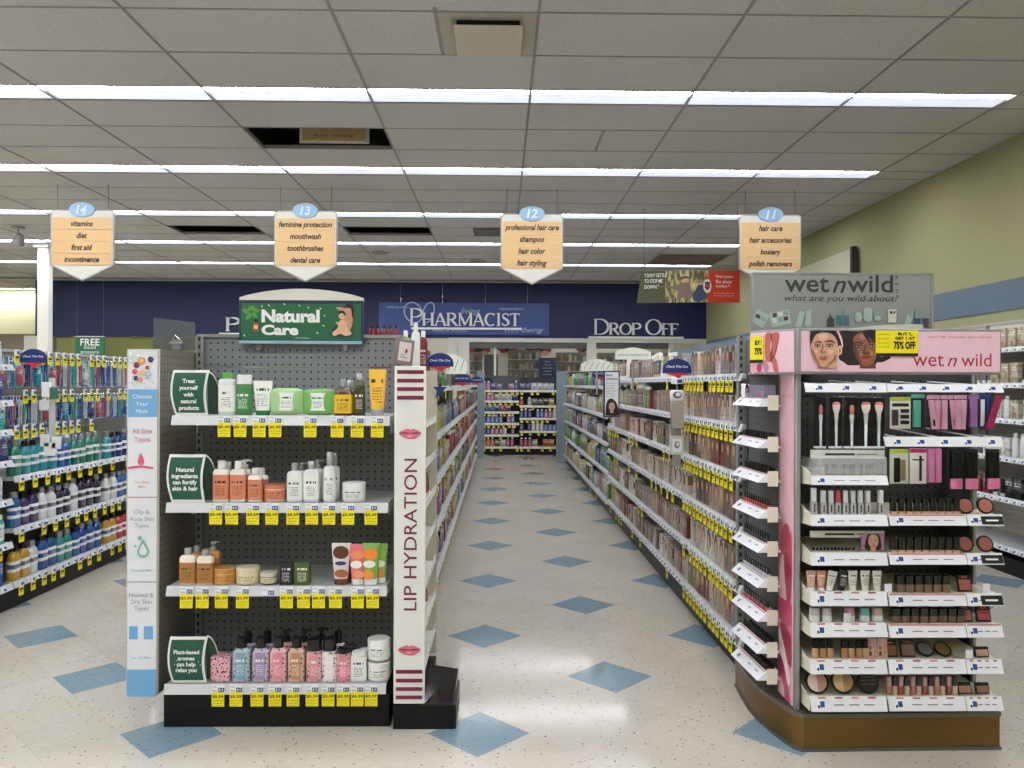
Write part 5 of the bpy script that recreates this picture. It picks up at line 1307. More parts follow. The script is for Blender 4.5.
item(0, 380, 22.5, 638, J('paint', CAPW, 'label_green', .2), ((232, 232, 228), W_, (222, 232, 226)), 'scrub_jar', 'white and green scrub jar, topmost of the stacked two', 'jar', .1, lift=h1*1.0+.001)

# little curved green signs
def curved_sign(i, pxa, pxb, pyt, pyb, lines, label, zoff=None):
    Yq = YS-.006; k = Yq/788; xa, xb = aX(pxa, Yq), aX(pxb, Yq); zb_, zt = aZ(pyb, Yq, 190), aZ(pyt, Yq, 190); h = zt-zb_; w_ = xb-xa
    o = thing('shelf_card', label, 'sign', (xa+w_/2, Yq, zb_)); n = 12
    m = MB()   # front card bowed forward a little
    def fx(u): return -w_/2+w_*u
    def fy(v): return -.014*math.sin(PI*v)+.004
    vs = []; 
    for j in range(n+1):
        v = j/n; sh = .012*math.sin(PI*v)
        for u in (0, 1): vs.append((fx(u)-sh*(1-u*.3)+.010*(1-v)*(1 if u == 0 else -.4), fy(v), h*v))
    vs += [(a, b+.004, c) for a, b, c in vs]; N = 2*(n+1)
    fs = [(2*j, 2*j+1, 2*j+3, 2*j+2) for j in range(n)]+[(N+2*j+2, N+2*j+3, N+2*j+1, N+2*j) for j in range(n)]+[(0, N, N+1, 1), (2*n, 2*n+1, N+2*n+1, N+2*n)]
    fs += [(2*j, 2*j+2, N+2*j+2, N+2*j) for j in range(n)]+[(2*j+1, N+2*j+1, N+2*j+3, 2*j+3) for j in range(n)]
    m.add(vs, fs, WHITE); q = m.build('card', o)
    g = MB(); vs2 = []
    for j in range(n+1):
        v = .06+.88*j/n; sh = .012*math.sin(PI*v)
        vs2 += [(fx(.06)-sh+.010*(1-v), fy(v)-.0012, h*v), (fx(.94)-sh*.7-.004*(1-v), fy(v)-.0012, h*v)]
    g.add(vs2, [(2*j, 2*j+1, 2*j+3, 2*j+2) for j in range(n)], GREEN); g.build('green_face', q)
    t = MB(); L = len(lines); lh = .128 if L == 5 else .125
    for j, s in enumerate(lines):
        cz = h*(.76-.148*j) if L == 5 else h*(.69-.13*j)
        t.textc(s, -.006, cz, h*.085, fy(cz/h)-.003, TEXTW, bold=.03, maxw=w_*.8)
    if L == 3 or 'Plant' in lines[0]:
        for (u, v) in ((-.3, .5), (-.35, .42), (.28, .48), (.33, .4), (-.28, .34)): t.poly([(u*w_, v*h), (u*w_+.003, v*h), (u*w_+.003, v*h+.004), (u*w_, v*h+.004)], fy(v)-.003, TEXTW)
    t.build('lettering', q)
    b = MB()   # the leaf-shaped flap folded back behind the card
    pts = [(w_/2-.012, .002)]+[(w_/2-.012+.056*math.cos(a), .0+h*.98*math.sin(a)) for a in [PI/2*j/10 for j in range(11)]]
    b.prism(pts, .0, .003, WHITE); b.T = None; b2 = MB(); b2.prism([(x-.002 if j else x, z*.95+.003) for j, (x, z) in enumerate(pts)], -.001, .0, mat('sign_green_dark', (18, 64, 48), .4))
    q = b.build('folded_flap', o, (0, .012, 0)); b2.build('flap_print', q); q.rotation_euler = (0, 0, .35); q.location = (.0, .012+.0, 0)
curved_sign(3, 173, 209, 370, 415.5, ['Treat', 'yourself', 'with', 'natural', 'products'], 'small green curved card reading Treat yourself with natural products')
curved_sign(2, 169.5, 206, 454.5, 502.5, ['Natural', 'ingredients', 'can fortify', 'skin & hair'], 'small green curved card reading Natural ingredients can fortify skin & hair')
curved_sign(0, 171, 208.5, 637, 683, ['Plant-based', 'aromas', 'can help', 'relax you'], 'small green curved card reading Plant-based aromas can help relax you')

# ---- Natural Care header
Yh = 3.80; k = Yh/788; p = at(301.5, 343, Yh)
o = thing('header_sign', 'green Natural Care header sign with white arched top', 'sign', p)
hw = 61.5*k; H = lambda py: (343-py)*k
m = MB(); arc = [(-hw+2*hw*j/16, H(298)+(H(289)-H(298))*math.sin(PI*j/16)**.8) for j in range(17)]
m.prism([(-hw, H(302)), (hw, H(302))]+[(x, z) for x, z in reversed(arc)], -.004, .012, mat('header_ivory', (222, 218, 206), .4)); m.build('arch', o)
m = MB(); m.box(-hw, hw, -.008, .012, H(343), H(300.5), mat('header_navy', (26, 44, 74), .4), .002); q = m.build('frame', o)
m = MB(); m.box(-hw+.004, hw-.004, -.02, -.008, H(344), H(341), mat('header_lip', (150, 184, 204), .3)); m.build('lip', o)
m = MB(); m.box(-hw+.011, hw-.011, -.011, -.008, H(340), H(304), mat('header_green', (30, 100, 66), .4)); g = m.build('green_panel', o)
t = MB(); t.text('Natural', (262.5-301.5)*k, (320-301.5)*k, H(323), H(310), -.0125, TEXTW, bold=.045); t.text('Care', (262.5-301.5)*k, (299-301.5)*k, H(335.5), H(325), -.0125, TEXTW, bold=.045)
t.textc('Free from certain ingredients', (303-301.5)*k, H(338), 1.2*k, -.0125, TEXTW, maxw=14*k); t.build('lettering', g)
a = MB(); a.artmap(301.5, 343, k, -.0125)
LF = mat('leaf_print', (84, 150, 60), .5)
for (x, y, r) in ((247, 312, .6), (252, 309, -.5), (257, 311, .2), (250, 317, -.9), (256, 316, .9)): a.art(oval(x, y, 4, 2.1, 14, r), LF)
a.art([(254.5, 323), (259.5, 323), (259.5, 332), (254.5, 332)], mat('amber_print', (176, 84, 30), .5)); a.art([(255.8, 319), (258.2, 319), (258.2, 323), (255.8, 323)], INK); a.art([(255, 325.5), (259, 325.5), (259, 329.5), (255, 329.5)], mat('amber_label', (226, 190, 140), .5))
for (x, y) in ((263, 307), (270, 306), (285, 304.8), (300, 306), (321, 309), (325, 316), (324, 326), (318, 333), (309, 308), (246, 336)): a.art(oval(x, y, 1.2, .5, 8, .8), TEXTW)
SK = mat('header_skin', (206, 150, 116), .5); SK2 = mat('header_skin_child', (222, 176, 140), .5)
a.art([(332, 333), (336, 326), (342, 331), (350, 331), (353, 336), (347, 337), (337, 337), (333, 336)], mat('header_navy_cloth', (30, 44, 84), .5), True)
a.art([(349, 309), (352, 312), (353, 322), (350, 330), (344, 330), (342, 318), (344, 312)], SK, True); a.art(oval(349, 309, 3.4, 3.8), SK); a.art([(345, 306), (349, 303.5), (353, 306), (354, 313), (352.5, 318), (351, 309), (346, 308)], HAIRD, True); a.art([(344, 312), (338, 309.5), (337, 307.5), (343, 308), (348, 311)], SK, True)
a.art([(340, 321), (345, 321), (348, 328), (352, 334), (346, 336), (341, 334), (335, 336), (333, 333), (338, 328)], SK2, True); a.art(oval(342.5, 316, 3.3, 3.7), SK2); a.art([(339, 315), (340, 311.5), (343.5, 311), (346, 314), (345.5, 316), (343, 313.5), (340.5, 314)], HAIRD, True)
for x in (341.3, 343.7): a.art(oval(x, 316.3, .5, .35, 8), INK)
a.art([(341.3, 318.2), (343.8, 318.2), (342.5, 319)], mat('print_mouth', (190, 80, 80), .5)); a.art([(336, 322), (341, 323.5), (345, 323.5), (349, 322), (345, 326), (340, 326)], SK2, True)
a.build('illustration', g)
m = MB()
for x in (-hw*.7, hw*.7): m.box(x-.01, x+.01, .012, .02, H(350), H(320), STEEL)
m.build('bracket', o)
# red bottles and mixed bottles standing over the top rail (stock on the aisle's top shelf, seen behind)
mk_bottle('red_gel_bottle', .05, .03, .17, 'liquid', CAPB, 'label_light', 4, .6, .05, (.1, .7), .93)
zt = 1.535
for j, px in enumerate((371.5, 377.5, 383.5, 389.5, 396)):
    put('red_gel_bottle', 'hair_gel_bottle', (aX(px, 4.1), 4.10, zt+.0015), .1*j, ((120, 22, 24), W_, (130, 26, 28)), 'dark red bottle with black cap above the grey pegboard, %s from the Natural Care header' % nth(j+1), 'bottle', 'dark red bottles over the display', sc=(.55, .55, 1.45))
for j, (px, Yq, c, cn, s) in enumerate(((405.5, 4.06, (150, 190, 70), 'lime green', 1.08), (415.5, 4.12, (226, 232, 226), 'tall white and green', 1.3), (423, 4.26, (120, 30, 34), 'dark red', 1.14))):
    put('shampoo_bottle', 'shampoo_bottle', (aX(px, Yq), Yq, zt+.0015), .2, (c, W_, c), '%s bottle just over the top of the LIP HYDRATION panel' % cn, 'bottle', None, sc=(.66, .8, s))
# wooden-pink framed card leaning over the panel
p = at(403, 365, 3.62); m = MB(); k = 3.62/788
m.T = Matrix.Rotation(-.12, 4, 'X') @ Matrix.Rotation(.14, 4, 'Y'); m.box(-9*k, 9*k, -.006, .006, 0, 26*k, mat('frame_mauve', (128, 104, 104), .4), .002); m.box(-6.2*k, 6.2*k, -.007, -.006, 4*k, 23*k, mat('card_pale', (206, 198, 196), .4)); m.artmap(0, 0, k, -.0075); m.art([(1, -17), (3, -15), (1.5, -11), (0, -13)], mat('card_wine', (120, 30, 50), .5)); m.art([(-4, -7), (3, -7), (3, -8), (-4, -8)], GREY); m.art([(-4, -9.5), (1, -9.5), (1, -10.3), (-4, -10.3)], GREY)
tag(m.build('framed_card', None, p, .35), 'mauve framed card tilted above the top of the LIP HYDRATION panel', 'card')

# ---- Choose Your Mask wing
Ym = 3.43; k = Ym/788; xa, xb = aX(127.5, Ym), aX(159.5, Ym); z0, z1 = aZ(695, Ym, 143), aZ(349, Ym, 143)
o = thing('mask_display', 'narrow wing display reading Choose Your Mask with beige pegboard side', 'display', (xa, Ym, z0)); W2 = xb-xa; HH = z1-z0
m = MB(); m.box(W2-.018, W2-.002, .012, YB-Ym+.02, .0, HH, 'peg_beige'); m.build('side_panel', o)
m = MB(); m.box(0, .015, .012, YB-Ym, 0, HH, mat('wing_grey', (168, 164, 154), .5)); m.box(.015, W2-.018, YB-Ym-.02, YB-Ym, 0, HH, 'peg_beige'); m.box(.015, W2-.018, .012, YB-Ym-.02, 0, .012, _M['wing_grey']); m.build('body', o)
m = MB(); m.box(-.004, W2, 0, .012, 0, HH, mat('wing_edge', (176, 172, 162), .4), .003); f = m.build('front_frame', o)
ZP = lambda py: z1-z0-(py-349)*k
XP = lambda px: (px-127.5)*k
SKY = mat('mask_blue', (112, 172, 216), .4); PAPER = mat('mask_paper', (226, 228, 232), .4); PK = mat('mask_pink', (214, 96, 124), .4); MG = mat('mask_green', (130, 184, 164), .4); GT = mat('mask_greytext', (150, 156, 164), .5); PKT = mat('mask_pinktext', (196, 130, 150), .5)
m = MB(); m.box(XP(128.3), XP(157), -.003, 0, ZP(694), ZP(350), PAPER); m.box(XP(128.6), XP(157), -.0045, -.003, ZP(416.5), ZP(389), SKY); m.box(XP(128.6), XP(157), -.0045, -.003, ZP(694), ZP(667), SKY)
m.box(XP(130.5), XP(139), -.0045, -.003, ZP(637), ZP(624), SKY); m.box(XP(145), XP(154), -.0045, -.003, ZP(637), ZP(624), SKY)
for py in (496, 580): m.box(XP(128.6), XP(157), -.0045, -.003, ZP(py+.6), ZP(py-.4), PKT if py < 500 else GT)
q = m.build('poster', f); t = MB(); cx = XP(142.6)
for s, py, h, mm in (('Choose', 396, 4.6, TEXTW), ('Your', 403.3, 4.6, TEXTW), ('Mask', 410.6, 4.6, TEXTW), ('All Skin', 430.5, 5, PKT), ('Types', 438.5, 5, PKT), ('Try a Sheet', 481, 2.4, PK), ('Mask', 485.5, 2.4, PK), ('Oily &', 510.5, 4.6, GT), ('Acne Skin', 517.5, 4.6, GT), ('Types', 524, 4.6, GT), ('Try a Clay Mask', 568.5, 2.4, MG), ('Normal &', 593, 4.6, GT), ('Dry Skin', 599.5, 4.6, GT), ('Types', 606, 4.6, GT), ('Try a Gel Mask', 655, 2.4, SKY)):
    t.textc(s, cx, ZP(py), h*k*.92, -.0055, mm, bold=.004, maxw=25.5*k)
t.build('lettering', q)
a = MB(); a.artmap(127.5, 349, k, -.0055, 0, ZP(349))
a.art([(141.5, 452.5), (144.5, 459), (144.6, 461.8), (143, 463.8), (140, 463.8), (138.4, 461.8), (138.6, 459)], PK, True); a.art([(130, 466), (141, 464.6), (153, 466), (153, 468), (141, 466.7), (130, 468)], PK, True)
dp = [(144, 538), (149, 546), (150.3, 550), (148, 554.6), (144, 556), (140, 554.6), (138.2, 550), (139.5, 546)]; a.art(dp, MG, True); a.art([(144+(x-144)*.62, 549+(y-549)*.62) for x, y in dp], PAPER, True); a.art(oval(141, 536.5, 2.2, 2.2), MG); a.art(oval(136.5, 544.5, 1.3, 1.3), MG)
FR = [(131, 354, 3, 4, (206, 226, 220)), (142, 361, 3.6, 3.4, (236, 150, 70)), (137, 365, 2.6, 3, (120, 30, 50)), (151, 359.5, 2.8, 3, (30, 50, 100)), (135.5, 371.5, 2.6, 2.6, (216, 70, 90)), (143.5, 372.5, 2.6, 2.6, (240, 166, 90)), (136.7, 378, 2.1, 2.4, (30, 26, 60)), (141, 379.5, 2.6, 2.3, (232, 130, 100)), (148, 367.5, 2, 2, (150, 40, 60)), (149, 374, 3, 2.4, (150, 190, 220)), (132, 361, 2.6, 2.6, (206, 214, 214)), (139, 355.5, 2.6, 2, (210, 226, 200))]
for (x, y, rx, ry, c) in FR: a.art(oval(x, y, rx, ry, 16), mat('fruit_%d_%d_%d' % c, c, .4)); a.art(oval(x+.3, y-.3, rx*.5, ry*.5, 12), mat('fruitc_%d_%d_%d' % c, tuple(min(255, v+36) for v in c), .4))
for j in range(26): a.art(oval(RND.uniform(129.5, 155.5), RND.uniform(376, 387.5), .5, .5, 6), mat('seed%d' % (j % 3), [(40, 40, 80), (200, 90, 90), (120, 170, 200)][j % 3], .5))
a.build('illustrations', q)
# clear acrylic holder clipped on top
p = at(172, 349, 3.6); m = MB(); k6 = 3.6/788
Ya = 3.60; xa_, xb_ = aX(153, Ya), aX(190.5, Ya); za_ = z1+.002
o = thing('acrylic_holder', 'empty clear acrylic sign holder clipped above the beige pegboard', 'sign holder', (xa_, Ya, za_))
m = MB(); m.add([(0, 0, 0), (xb_-xa_, .05, 0), (xb_-xa_, .05, .13), (0, 0, .148), (0, .003, 0), (xb_-xa_, .053, 0), (xb_-xa_, .053, .13), (0, .003, .148)], [(0, 1, 2, 3), (7, 6, 5, 4), (0, 4, 5, 1), (1, 5, 6, 2), (2, 6, 7, 3), (3, 7, 4, 0)], mat('acrylic_grey', (104, 108, 114), .08, alpha=.6)); m.build('sheet', o)
m = MB(); m.box(.085, .125, -.004, .022, .001, .05, GREY, .002); m.box(.075, .135, -.008, .0, .028, .038, STEEL, .002); m.tube([(.09, -.004, .05), (.1, -.006, .068), (.12, -.004, .05)], .002, CHROME); m.build('clip', o)

# ---- LIP HYDRATION wing
Yp = 3.38; k = Yp/788; xa, xb = aX(394.5, Yp), aX(426, Yp); z0, z1 = aZ(704, Yp, 410), aZ(366, Yp, 410)
o = thing('lip_display', 'white side wing reading LIP HYDRATION with pink lips and plum stripes', 'display', (xa, Yp, 0)); W2 = xb-xa
LW = mat('lip_white', (226, 226, 220), .35); PLUM = mat('lip_plum', (120, 26, 62), .4)
ZP = lambda py: z1-(py-366)*k
XP = lambda px: (px-394.5)*k
m = MB(); m.box(0, W2, 0, .014, z0, z1, LW, .003); f = m.build('front_panel', o)
m = MB(); m.box(0, W2, .60, .615, .12, z1-.01, mat('lip_cream', (190, 184, 166), .5)); m.build('rear_panel', o)
m = MB(); m.box(0, .012, .016, .60, .12, z1-.01, 'peg_cream'); m.build('back_board', o)
a = MB(); a.artmap(394.5, 366, k, -.0015, 0, z1)
for py in (372, 380.6, 389, 397.6, 671, 679.8, 688.2, 696.5): a.art([(397.2, py-1.9), (423.6, py-1.9), (423.6, py+1.9), (397.2, py+1.9)], PLUM)
LP = mat('lip_pink', (214, 106, 132), .4); LD = mat('lip_dark', (120, 40, 62), .4)
for cy in (433, 649):
    a.art([(399, cy), (404, cy-3.2), (408, cy-4.4), (410.5, cy-3.4), (413, cy-4.4), (417, cy-3.2), (421.5, cy), (416, cy+4.6), (410.5, cy+5.6), (404.5, cy+4.4)], LP, True)
    a.art([(399.4, cy-.1), (405, cy-1), (410.5, cy-.2), (416, cy-1), (421, cy-.1), (415, cy+.7), (410.5, cy+.3), (405, cy+.7)], LD, True)
    a.art(oval(410, cy+3, 3, .7, 10), mat('lip_shine', (238, 170, 188), .4))
a.build('print', f)
t = MB(); vs, fs = glyphs('LIP HYDRATION', .002, 0)
mx = [v[0] for v in vs]; my = [v[1] for v in vs]; za, zb2 = ZP(610), ZP(458.5); xA, xB = XP(404.5), XP(417.5)
t.add([(xB-(v[1]-min(my))/(max(my)-min(my))*(xB-xA), -.0015, za+(v[0]-min(mx))/(max(mx)-min(mx))*(zb2-za)) for v in vs], [tuple(q) for q in fs], PLUM); t.build('lettering', f)
for j in range(7):
    z = .24+.175*j; m = MB()
    m.tube([(W2-.004, .02, z+.03), (W2-.004, .60, z+.03)], .0022, LW, 5); m.tube([(W2-.004, .02, z), (W2-.004, .60, z)], .0022, LW, 5)
    nzz = 16; m.tube([(W2-.004, .03+.56*i/nzz, z+(.03 if i % 2 else 0)) for i in range(nzz+1)], .0018, LW, 5)
    m.box(.014, W2-.008, .02, .598, z-.006, z-.002, LW); m.build('wire_shelf', o)
for (py, c, cn, yy) in ((452, (196, 60, 80), 'pink', 3.62), (487, (180, 40, 56), 'red', 3.78), (508, (60, 110, 90), 'green', 3.86), (600, (150, 90, 50), 'brown', 3.8)):
    z = .24+.175*round((aZ(py, yy)-.24)/.175)-.002+.0015
    put('squeeze_tube', 'lip_balm_pack', (-.355, yy, z), PI/2, (c, W_, c), 'small %s lip balm tube on the wire shelves behind the LIP HYDRATION panel' % cn, 'lip balm', sc=(.7, .7, .7))
# blue star-shaped toy on a hook
p = at(432, 390, 3.9); m = MB(); pts = []
for j in range(10):
    r = .038 if j % 2 == 0 else .014; a_ = PI/2+j*PI/5; pts.append((r*math.cos(a_), r*math.sin(a_)*1.35))
m.prism(pts, -.008, .008, mat('star_blue', (34, 48, 92), .4)); m.box(-.003, .003, -.003, .003, .06, .1, CHROME); tag(m.build('hanging_star', None, (-.30, 3.93, p.z), .3), 'small navy star-shaped pack hanging at the top of the lip wing', 'pack')
# black base bin
m = MB(); X0, X1 = 0, aX(457.5, 3.4)-xa
m.slab([(0, 0), (X1-.01, 0), (X1, .01), (X1, .30), (W2, .30), (W2, .62), (0, .62)], .0, .1, BLACK); m.build('base', o)
m = MB(); yA, yB_ = .015, .26
m.add([(W2-.002, .002, .098), (X1-.012, .002, .098), (X1-.004, .26, .098), (W2+.0, .26, .098), (W2-.002, .002, .112), (X1-.012, .002, .112), (X1-.004, .26, .165), (W2+.0, .26, .185)], [(0, 3, 2, 1), (4, 5, 6, 7), (0, 1, 5, 4), (1, 2, 6, 5), (2, 3, 7, 6), (3, 0, 4, 7)], BLACKG); m.build('bin_cover', o)
# ------------------------------------------------------------------ cosmetics end display (front Y 3.2, X 1.2..2.0)
YC = 3.20; K = YC/788
GF = mat('display_frame', (150, 152, 152), .35, .35); TRAY = mat('tray_white', (228, 228, 232), .3); TRAYC = mat('tray_cream', (222, 216, 196), .4)
TBLK = mat('strip_black', (26, 26, 28), .3); TRED = mat('strip_print', (190, 130, 120), .5)
PINK = mat('header_pink', (232, 192, 204), .35); WRED = mat('brand_red', (168, 34, 52), .4); BGREY = mat('brand_grey', (58, 56, 60), .4)
XC = aX(797, YC); XE = aX(998, YC)
o = CD = thing('cosmetics_display', 'wet n wild cosmetics end display with pink header and curved bronze base', 'display', (0, 0, 0))
# curved base
foot = [(XE, YC-.02), (XC+.02, YC-.035), (XC-.012, YC-.005), (1.165, 3.33), (1.145, 3.45), (1.14, 3.58), (1.15, 3.72), (1.165, 3.86), (XE, 3.86)]
m = MB(); m.slab(foot, .012, .135, 'bronze'); q = m.build('base', o)
m = MB(); m.slab([(x+(.004 if x > 1.5 else -.006), y-(.006 if y < 3.3 else 0)) for x, y in foot], 0, .012, mat('base_trim', (96, 96, 98), .4, .4)); m.slab([(x+(.003 if x > 1.5 else -.004), y-(.004 if y < 3.3 else 0)) for x, y in foot], .135, .152, mat('base_lip', (110, 104, 92), .4, .4)); m.build('base_trim', q)
# back boards
m = MB(); m.box(XC+.03, XE-.02, 3.56, 3.59, .15, 1.53, 'peg_dark'); m.build('back_panel', o)
m = MB(); m.box(XC+.0, XC+.02, 3.24, 3.86, .15, 1.60, 'peg_dark'); m.build('side_back_panel', o)
m = MB(); m.box(XE-.04, XE-.02, YC+.12, 3.86, .15, 1.53, DKGREY); m.build('right_side_panel', o)
for (x, y, w_, n_) in ((XC-.004, YC+.0, .022, 'corner_post'), (XE-.04, YC+.10, .018, 'post'), (XC-.0, 3.82, .022, 'post')):
    m = MB(); m.box(x, x+w_, y, y+.03, .15, 1.54, GF, .004); m.build(n_, o)
# pink petal panel on the side, facing the aisle
pw = .145; z0p, z1p = .165, 1.525
m = MB(); m.box(0, pw, 0, .006, z0p, z1p, mat('petal_ground', (238, 190, 200), .25)); q = m.build('petal_panel', o, (XC-.012, YC+.012+pw, 0), -PI/2)
m = MB(); m.box(-.008, 0, -.002, .01, z0p, z1p, GF); m.build('edge_strip', q)
a = MB(); a.artmap(0, 0, 1, -.0008, 0, z1p); u, H_ = pw, z1p-z0p
def PP_(pts, mn, c): a.art([(max(.001, min(.999, x))*u, max(.001, min(.999, y))*H_) for x, y in smooth(pts)], mat(mn, c, .3))
PP_([(0, .45), (.5, .5), (1, .48), (1, .6), (.6, .66), (.2, .72), (0, .66)], 'petal_rose', (216, 120, 140))
PP_([(.1, .5), (.7, .46), (1, .56), (.9, .68), (.5, .74), (.3, .62)], 'petal_red', (188, 74, 92))
PP_([(0, .6), (.35, .56), (.6, .66), (.5, .73), (.2, .72), (0, .68)], 'petal_pale', (240, 186, 196))
PP_([(.4, .56), (.8, .56), (.95, .66), (.7, .705), (.5, .65)], 'petal_deep', (160, 48, 68))
PP_([(0, .705), (.5, .695), (1, .70), (1, .76), (.5, .775), (0, .77)], 'petal_magenta', (196, 70, 110))
PP_([(0, .76), (.5, .78), (1, .765), (1, .86), (.7, .87), (.3, .86), (0, .84)], 'petal_rose', (216, 120, 140))
PP_([(.15, .78), (.6, .775), (1, .80), (1, .87), (.85, .885), (.5, .85)], 'petal_deep', (160, 48, 68))
PP_([(0, .80), (.3, .82), (.7, .88), (.95, .93), (.5, .96), (0, .92)], 'petal_white', (246, 222, 226))
PP_([(0, .88), (.35, .89), (.7, .94), (.9, .995), (.4, .99), (0, .95)], 'petal_magenta', (196, 70, 110))
PP_([(0, .95), (.3, .95), (.5, .995), (0, .995)], 'petal_pale', (240, 186, 196))
a.build('petals', q)
t = MB(); t.text('wet n wild', u*.14, u*.92, z1p-.098, z1p-.078, -.0012, mat('petal_text', (200, 110, 130), .4)); t.text('beauty for all', u*.22, u*.85, z1p-.118, z1p-.110, -.0012, _M['petal_text']); t.build('lettering', q)
# header: front and side boxes
zA, zB = aZ(372, YC, 800), aZ(330, YC, 800)
k = YC/788
h = MB(); h.box(XC-.01, XE-.006, YC-.03, YC+.02, zA-.008, zB+.004, GF, .003); hd = h.build('header', o)
m = MB(); m.box(XC+.004, XE-.014, YC-.034, YC-.03, zA+.002, zB-.006, PINK); fp = m.build('front_poster', hd)
s = k/3.606*.99
a = MB(); a.artmap(0, 0, k/9.31*.99, YC-.0345, XC+(800-797)*k*.99-.006, zB+10*k)
def P1(pts, m_, sm=True): a.art([(x, max(106, min(458, y))) for x, y in pts], m_, sm)
SHA = mat('print_tan_fold', (158, 104, 78), .5); SHB = mat('print_brown_fold', (98, 58, 42), .5); HLA = mat('print_tan_light', (226, 186, 160), .5); HLB = mat('print_brown_light', (176, 122, 94), .5)  # facial shade and highlights drawn into the print as darker and lighter skin
DK = mat('print_feature_dark', (40, 26, 24), .6); LA = mat('print_lips_rose', (170, 84, 80), .4); LB = mat('print_lips_coral', (190, 78, 60), .4)
P1([(350, 110), (530, 108), (712, 108), (722, 330), (800, 336), (836, 344), (826, 366), (790, 384), (760, 398), (706, 402), (690, 425), (560, 425), (500, 428), (430, 425), (400, 402), (352, 372), (350, 340), (372, 300), (384, 200)], HAIRD)
P1([(545, 400), (545, 459), (700, 459), (690, 395)], SHB, False)
P1([(480, 200), (500, 150), (560, 118), (640, 112), (700, 150), (712, 210), (705, 330), (672, 408), (625, 435), (580, 430), (530, 390), (495, 320)], SKINB)
P1([(480, 200), (487, 290), (515, 370), (560, 422), (545, 360), (520, 300), (512, 230)], SHB)
P1([(540, 150), (600, 128), (640, 140), (610, 180), (560, 185)], HLB); P1([(560, 290), (545, 330), (560, 345), (575, 320)], HLB); P1([(640, 290), (665, 300), (670, 330), (650, 335)], HLB)
P1([(575, 108), (600, 175), (645, 212), (625, 160), (665, 196), (702, 200), (714, 150), (712, 108)], HAIRD)
P1([(483, 228), (505, 212), (535, 206), (570, 216), (568, 228), (530, 218)], DK); P1([(618, 216), (655, 198), (702, 208), (702, 220), (660, 208)], DK)
for (x, y, rx) in ((528, 250, 34), (660, 245, 32)):
    a.art(oval(x, y-4, rx, 17), SHB); a.art(oval(x, y, rx*.86, 10), DK); a.art(oval(x-rx*.4, y+1, 5, 4), TEXTW); a.art(oval(x+rx*.42, y+1, 5, 4), TEXTW)
P1([(590, 230), (580, 285), (562, 308), (580, 320), (600, 324), (622, 320), (638, 306), (615, 300), (600, 312), (588, 300), (600, 250)], SHB)
P1([(550, 358), (578, 344), (600, 350), (622, 343), (652, 356), (600, 363)], SHB); P1([(553, 359), (600, 366), (650, 358), (628, 388), (600, 394), (574, 388)], LB)
P1([(72, 200), (75, 130), (85, 108), (320, 108), (352, 150), (374, 230), (372, 330), (350, 330), (330, 280), (300, 200), (120, 200), (100, 320), (86, 300)], HAIRD)
P1([(148, 400), (148, 459), (324, 459), (320, 340), (290, 380)], SHA, False)
P1([(240, 440), (324, 380), (324, 458), (250, 458)], SKINA, False)
P1([(84, 210), (104, 150), (160, 116), (240, 116), (300, 150), (330, 215), (337, 300), (322, 358), (282, 408), (225, 440), (172, 440), (130, 402), (96, 342), (80, 275)], SKINA)
P1([(80, 275), (96, 342), (130, 402), (165, 436), (155, 395), (128, 350), (108, 300)], SHA); P1([(300, 330), (322, 352), (284, 406), (230, 438), (250, 405), (290, 370)], SHA)
P1([(150, 150), (200, 130), (240, 150), (215, 190), (165, 190)], HLA); P1([(235, 290), (280, 285), (290, 310), (250, 325)], HLA); P1([(110, 290), (135, 285), (140, 310), (120, 320)], HLA)
P1([(84, 230), (96, 150), (150, 116), (235, 108), (320, 108), (350, 160), (362, 240), (342, 262), (326, 205), (292, 152), (235, 124), (160, 126), (112, 160)], HAIRD)
a.art(oval(352, 286, 20, 44), HLA); a.art(oval(350, 290, 9, 24), SHA)
P1([(318, 108), (334, 110), (364, 165), (380, 240), (372, 262), (358, 205), (338, 150)], mat('headband_pink', (236, 190, 206), .4))
P1([(106, 224), (128, 208), (152, 204), (178, 214), (172, 222), (145, 214)], DK); P1([(204, 216), (235, 198), (268, 194), (302, 214), (298, 224), (262, 206)], DK)
for (x, y, rx) in ((138, 249, 32), (250, 246, 38)):
    a.art(oval(x, y-4, rx, 17), SHA); a.art(oval(x, y, rx*.82, 10), DK); a.art(oval(x-rx*.42, y+1, 6, 4.5), TEXTW); a.art(oval(x+rx*.42, y+1, 6, 4.5), TEXTW)
P1([(188, 226), (174, 275), (160, 300), (172, 314), (190, 320), (212, 312), (216, 300), (196, 302), (184, 296), (196, 262)], SHA)
P1([(148, 358), (172, 344), (188, 349), (205, 342), (236, 355), (190, 362)], SHA); P1([(150, 360), (190, 365), (233, 357), (210, 380), (190, 384), (172, 381)], LA)
a.build('portraits', fp)
t = MB()
def X_(px): return XC-.0135+(px-205)*s
def Z_(py): return zB-(py-250)*s
t.text('wet', X_(628), X_(742), Z_(382), Z_(340), YC-.0345, WRED); t.text('n', X_(754), X_(790), Z_(382), Z_(350), YC-.0345, WRED, shear=.35); t.text('wild', X_(806), X_(916), Z_(382), Z_(334), YC-.0345, WRED)
t.text('CRUELTY FREE   LOS ANGELES   BORN TO BE WILD', X_(682), X_(918), Z_(279), Z_(272), YC-.0345, WRED); t.build('lettering', fp)
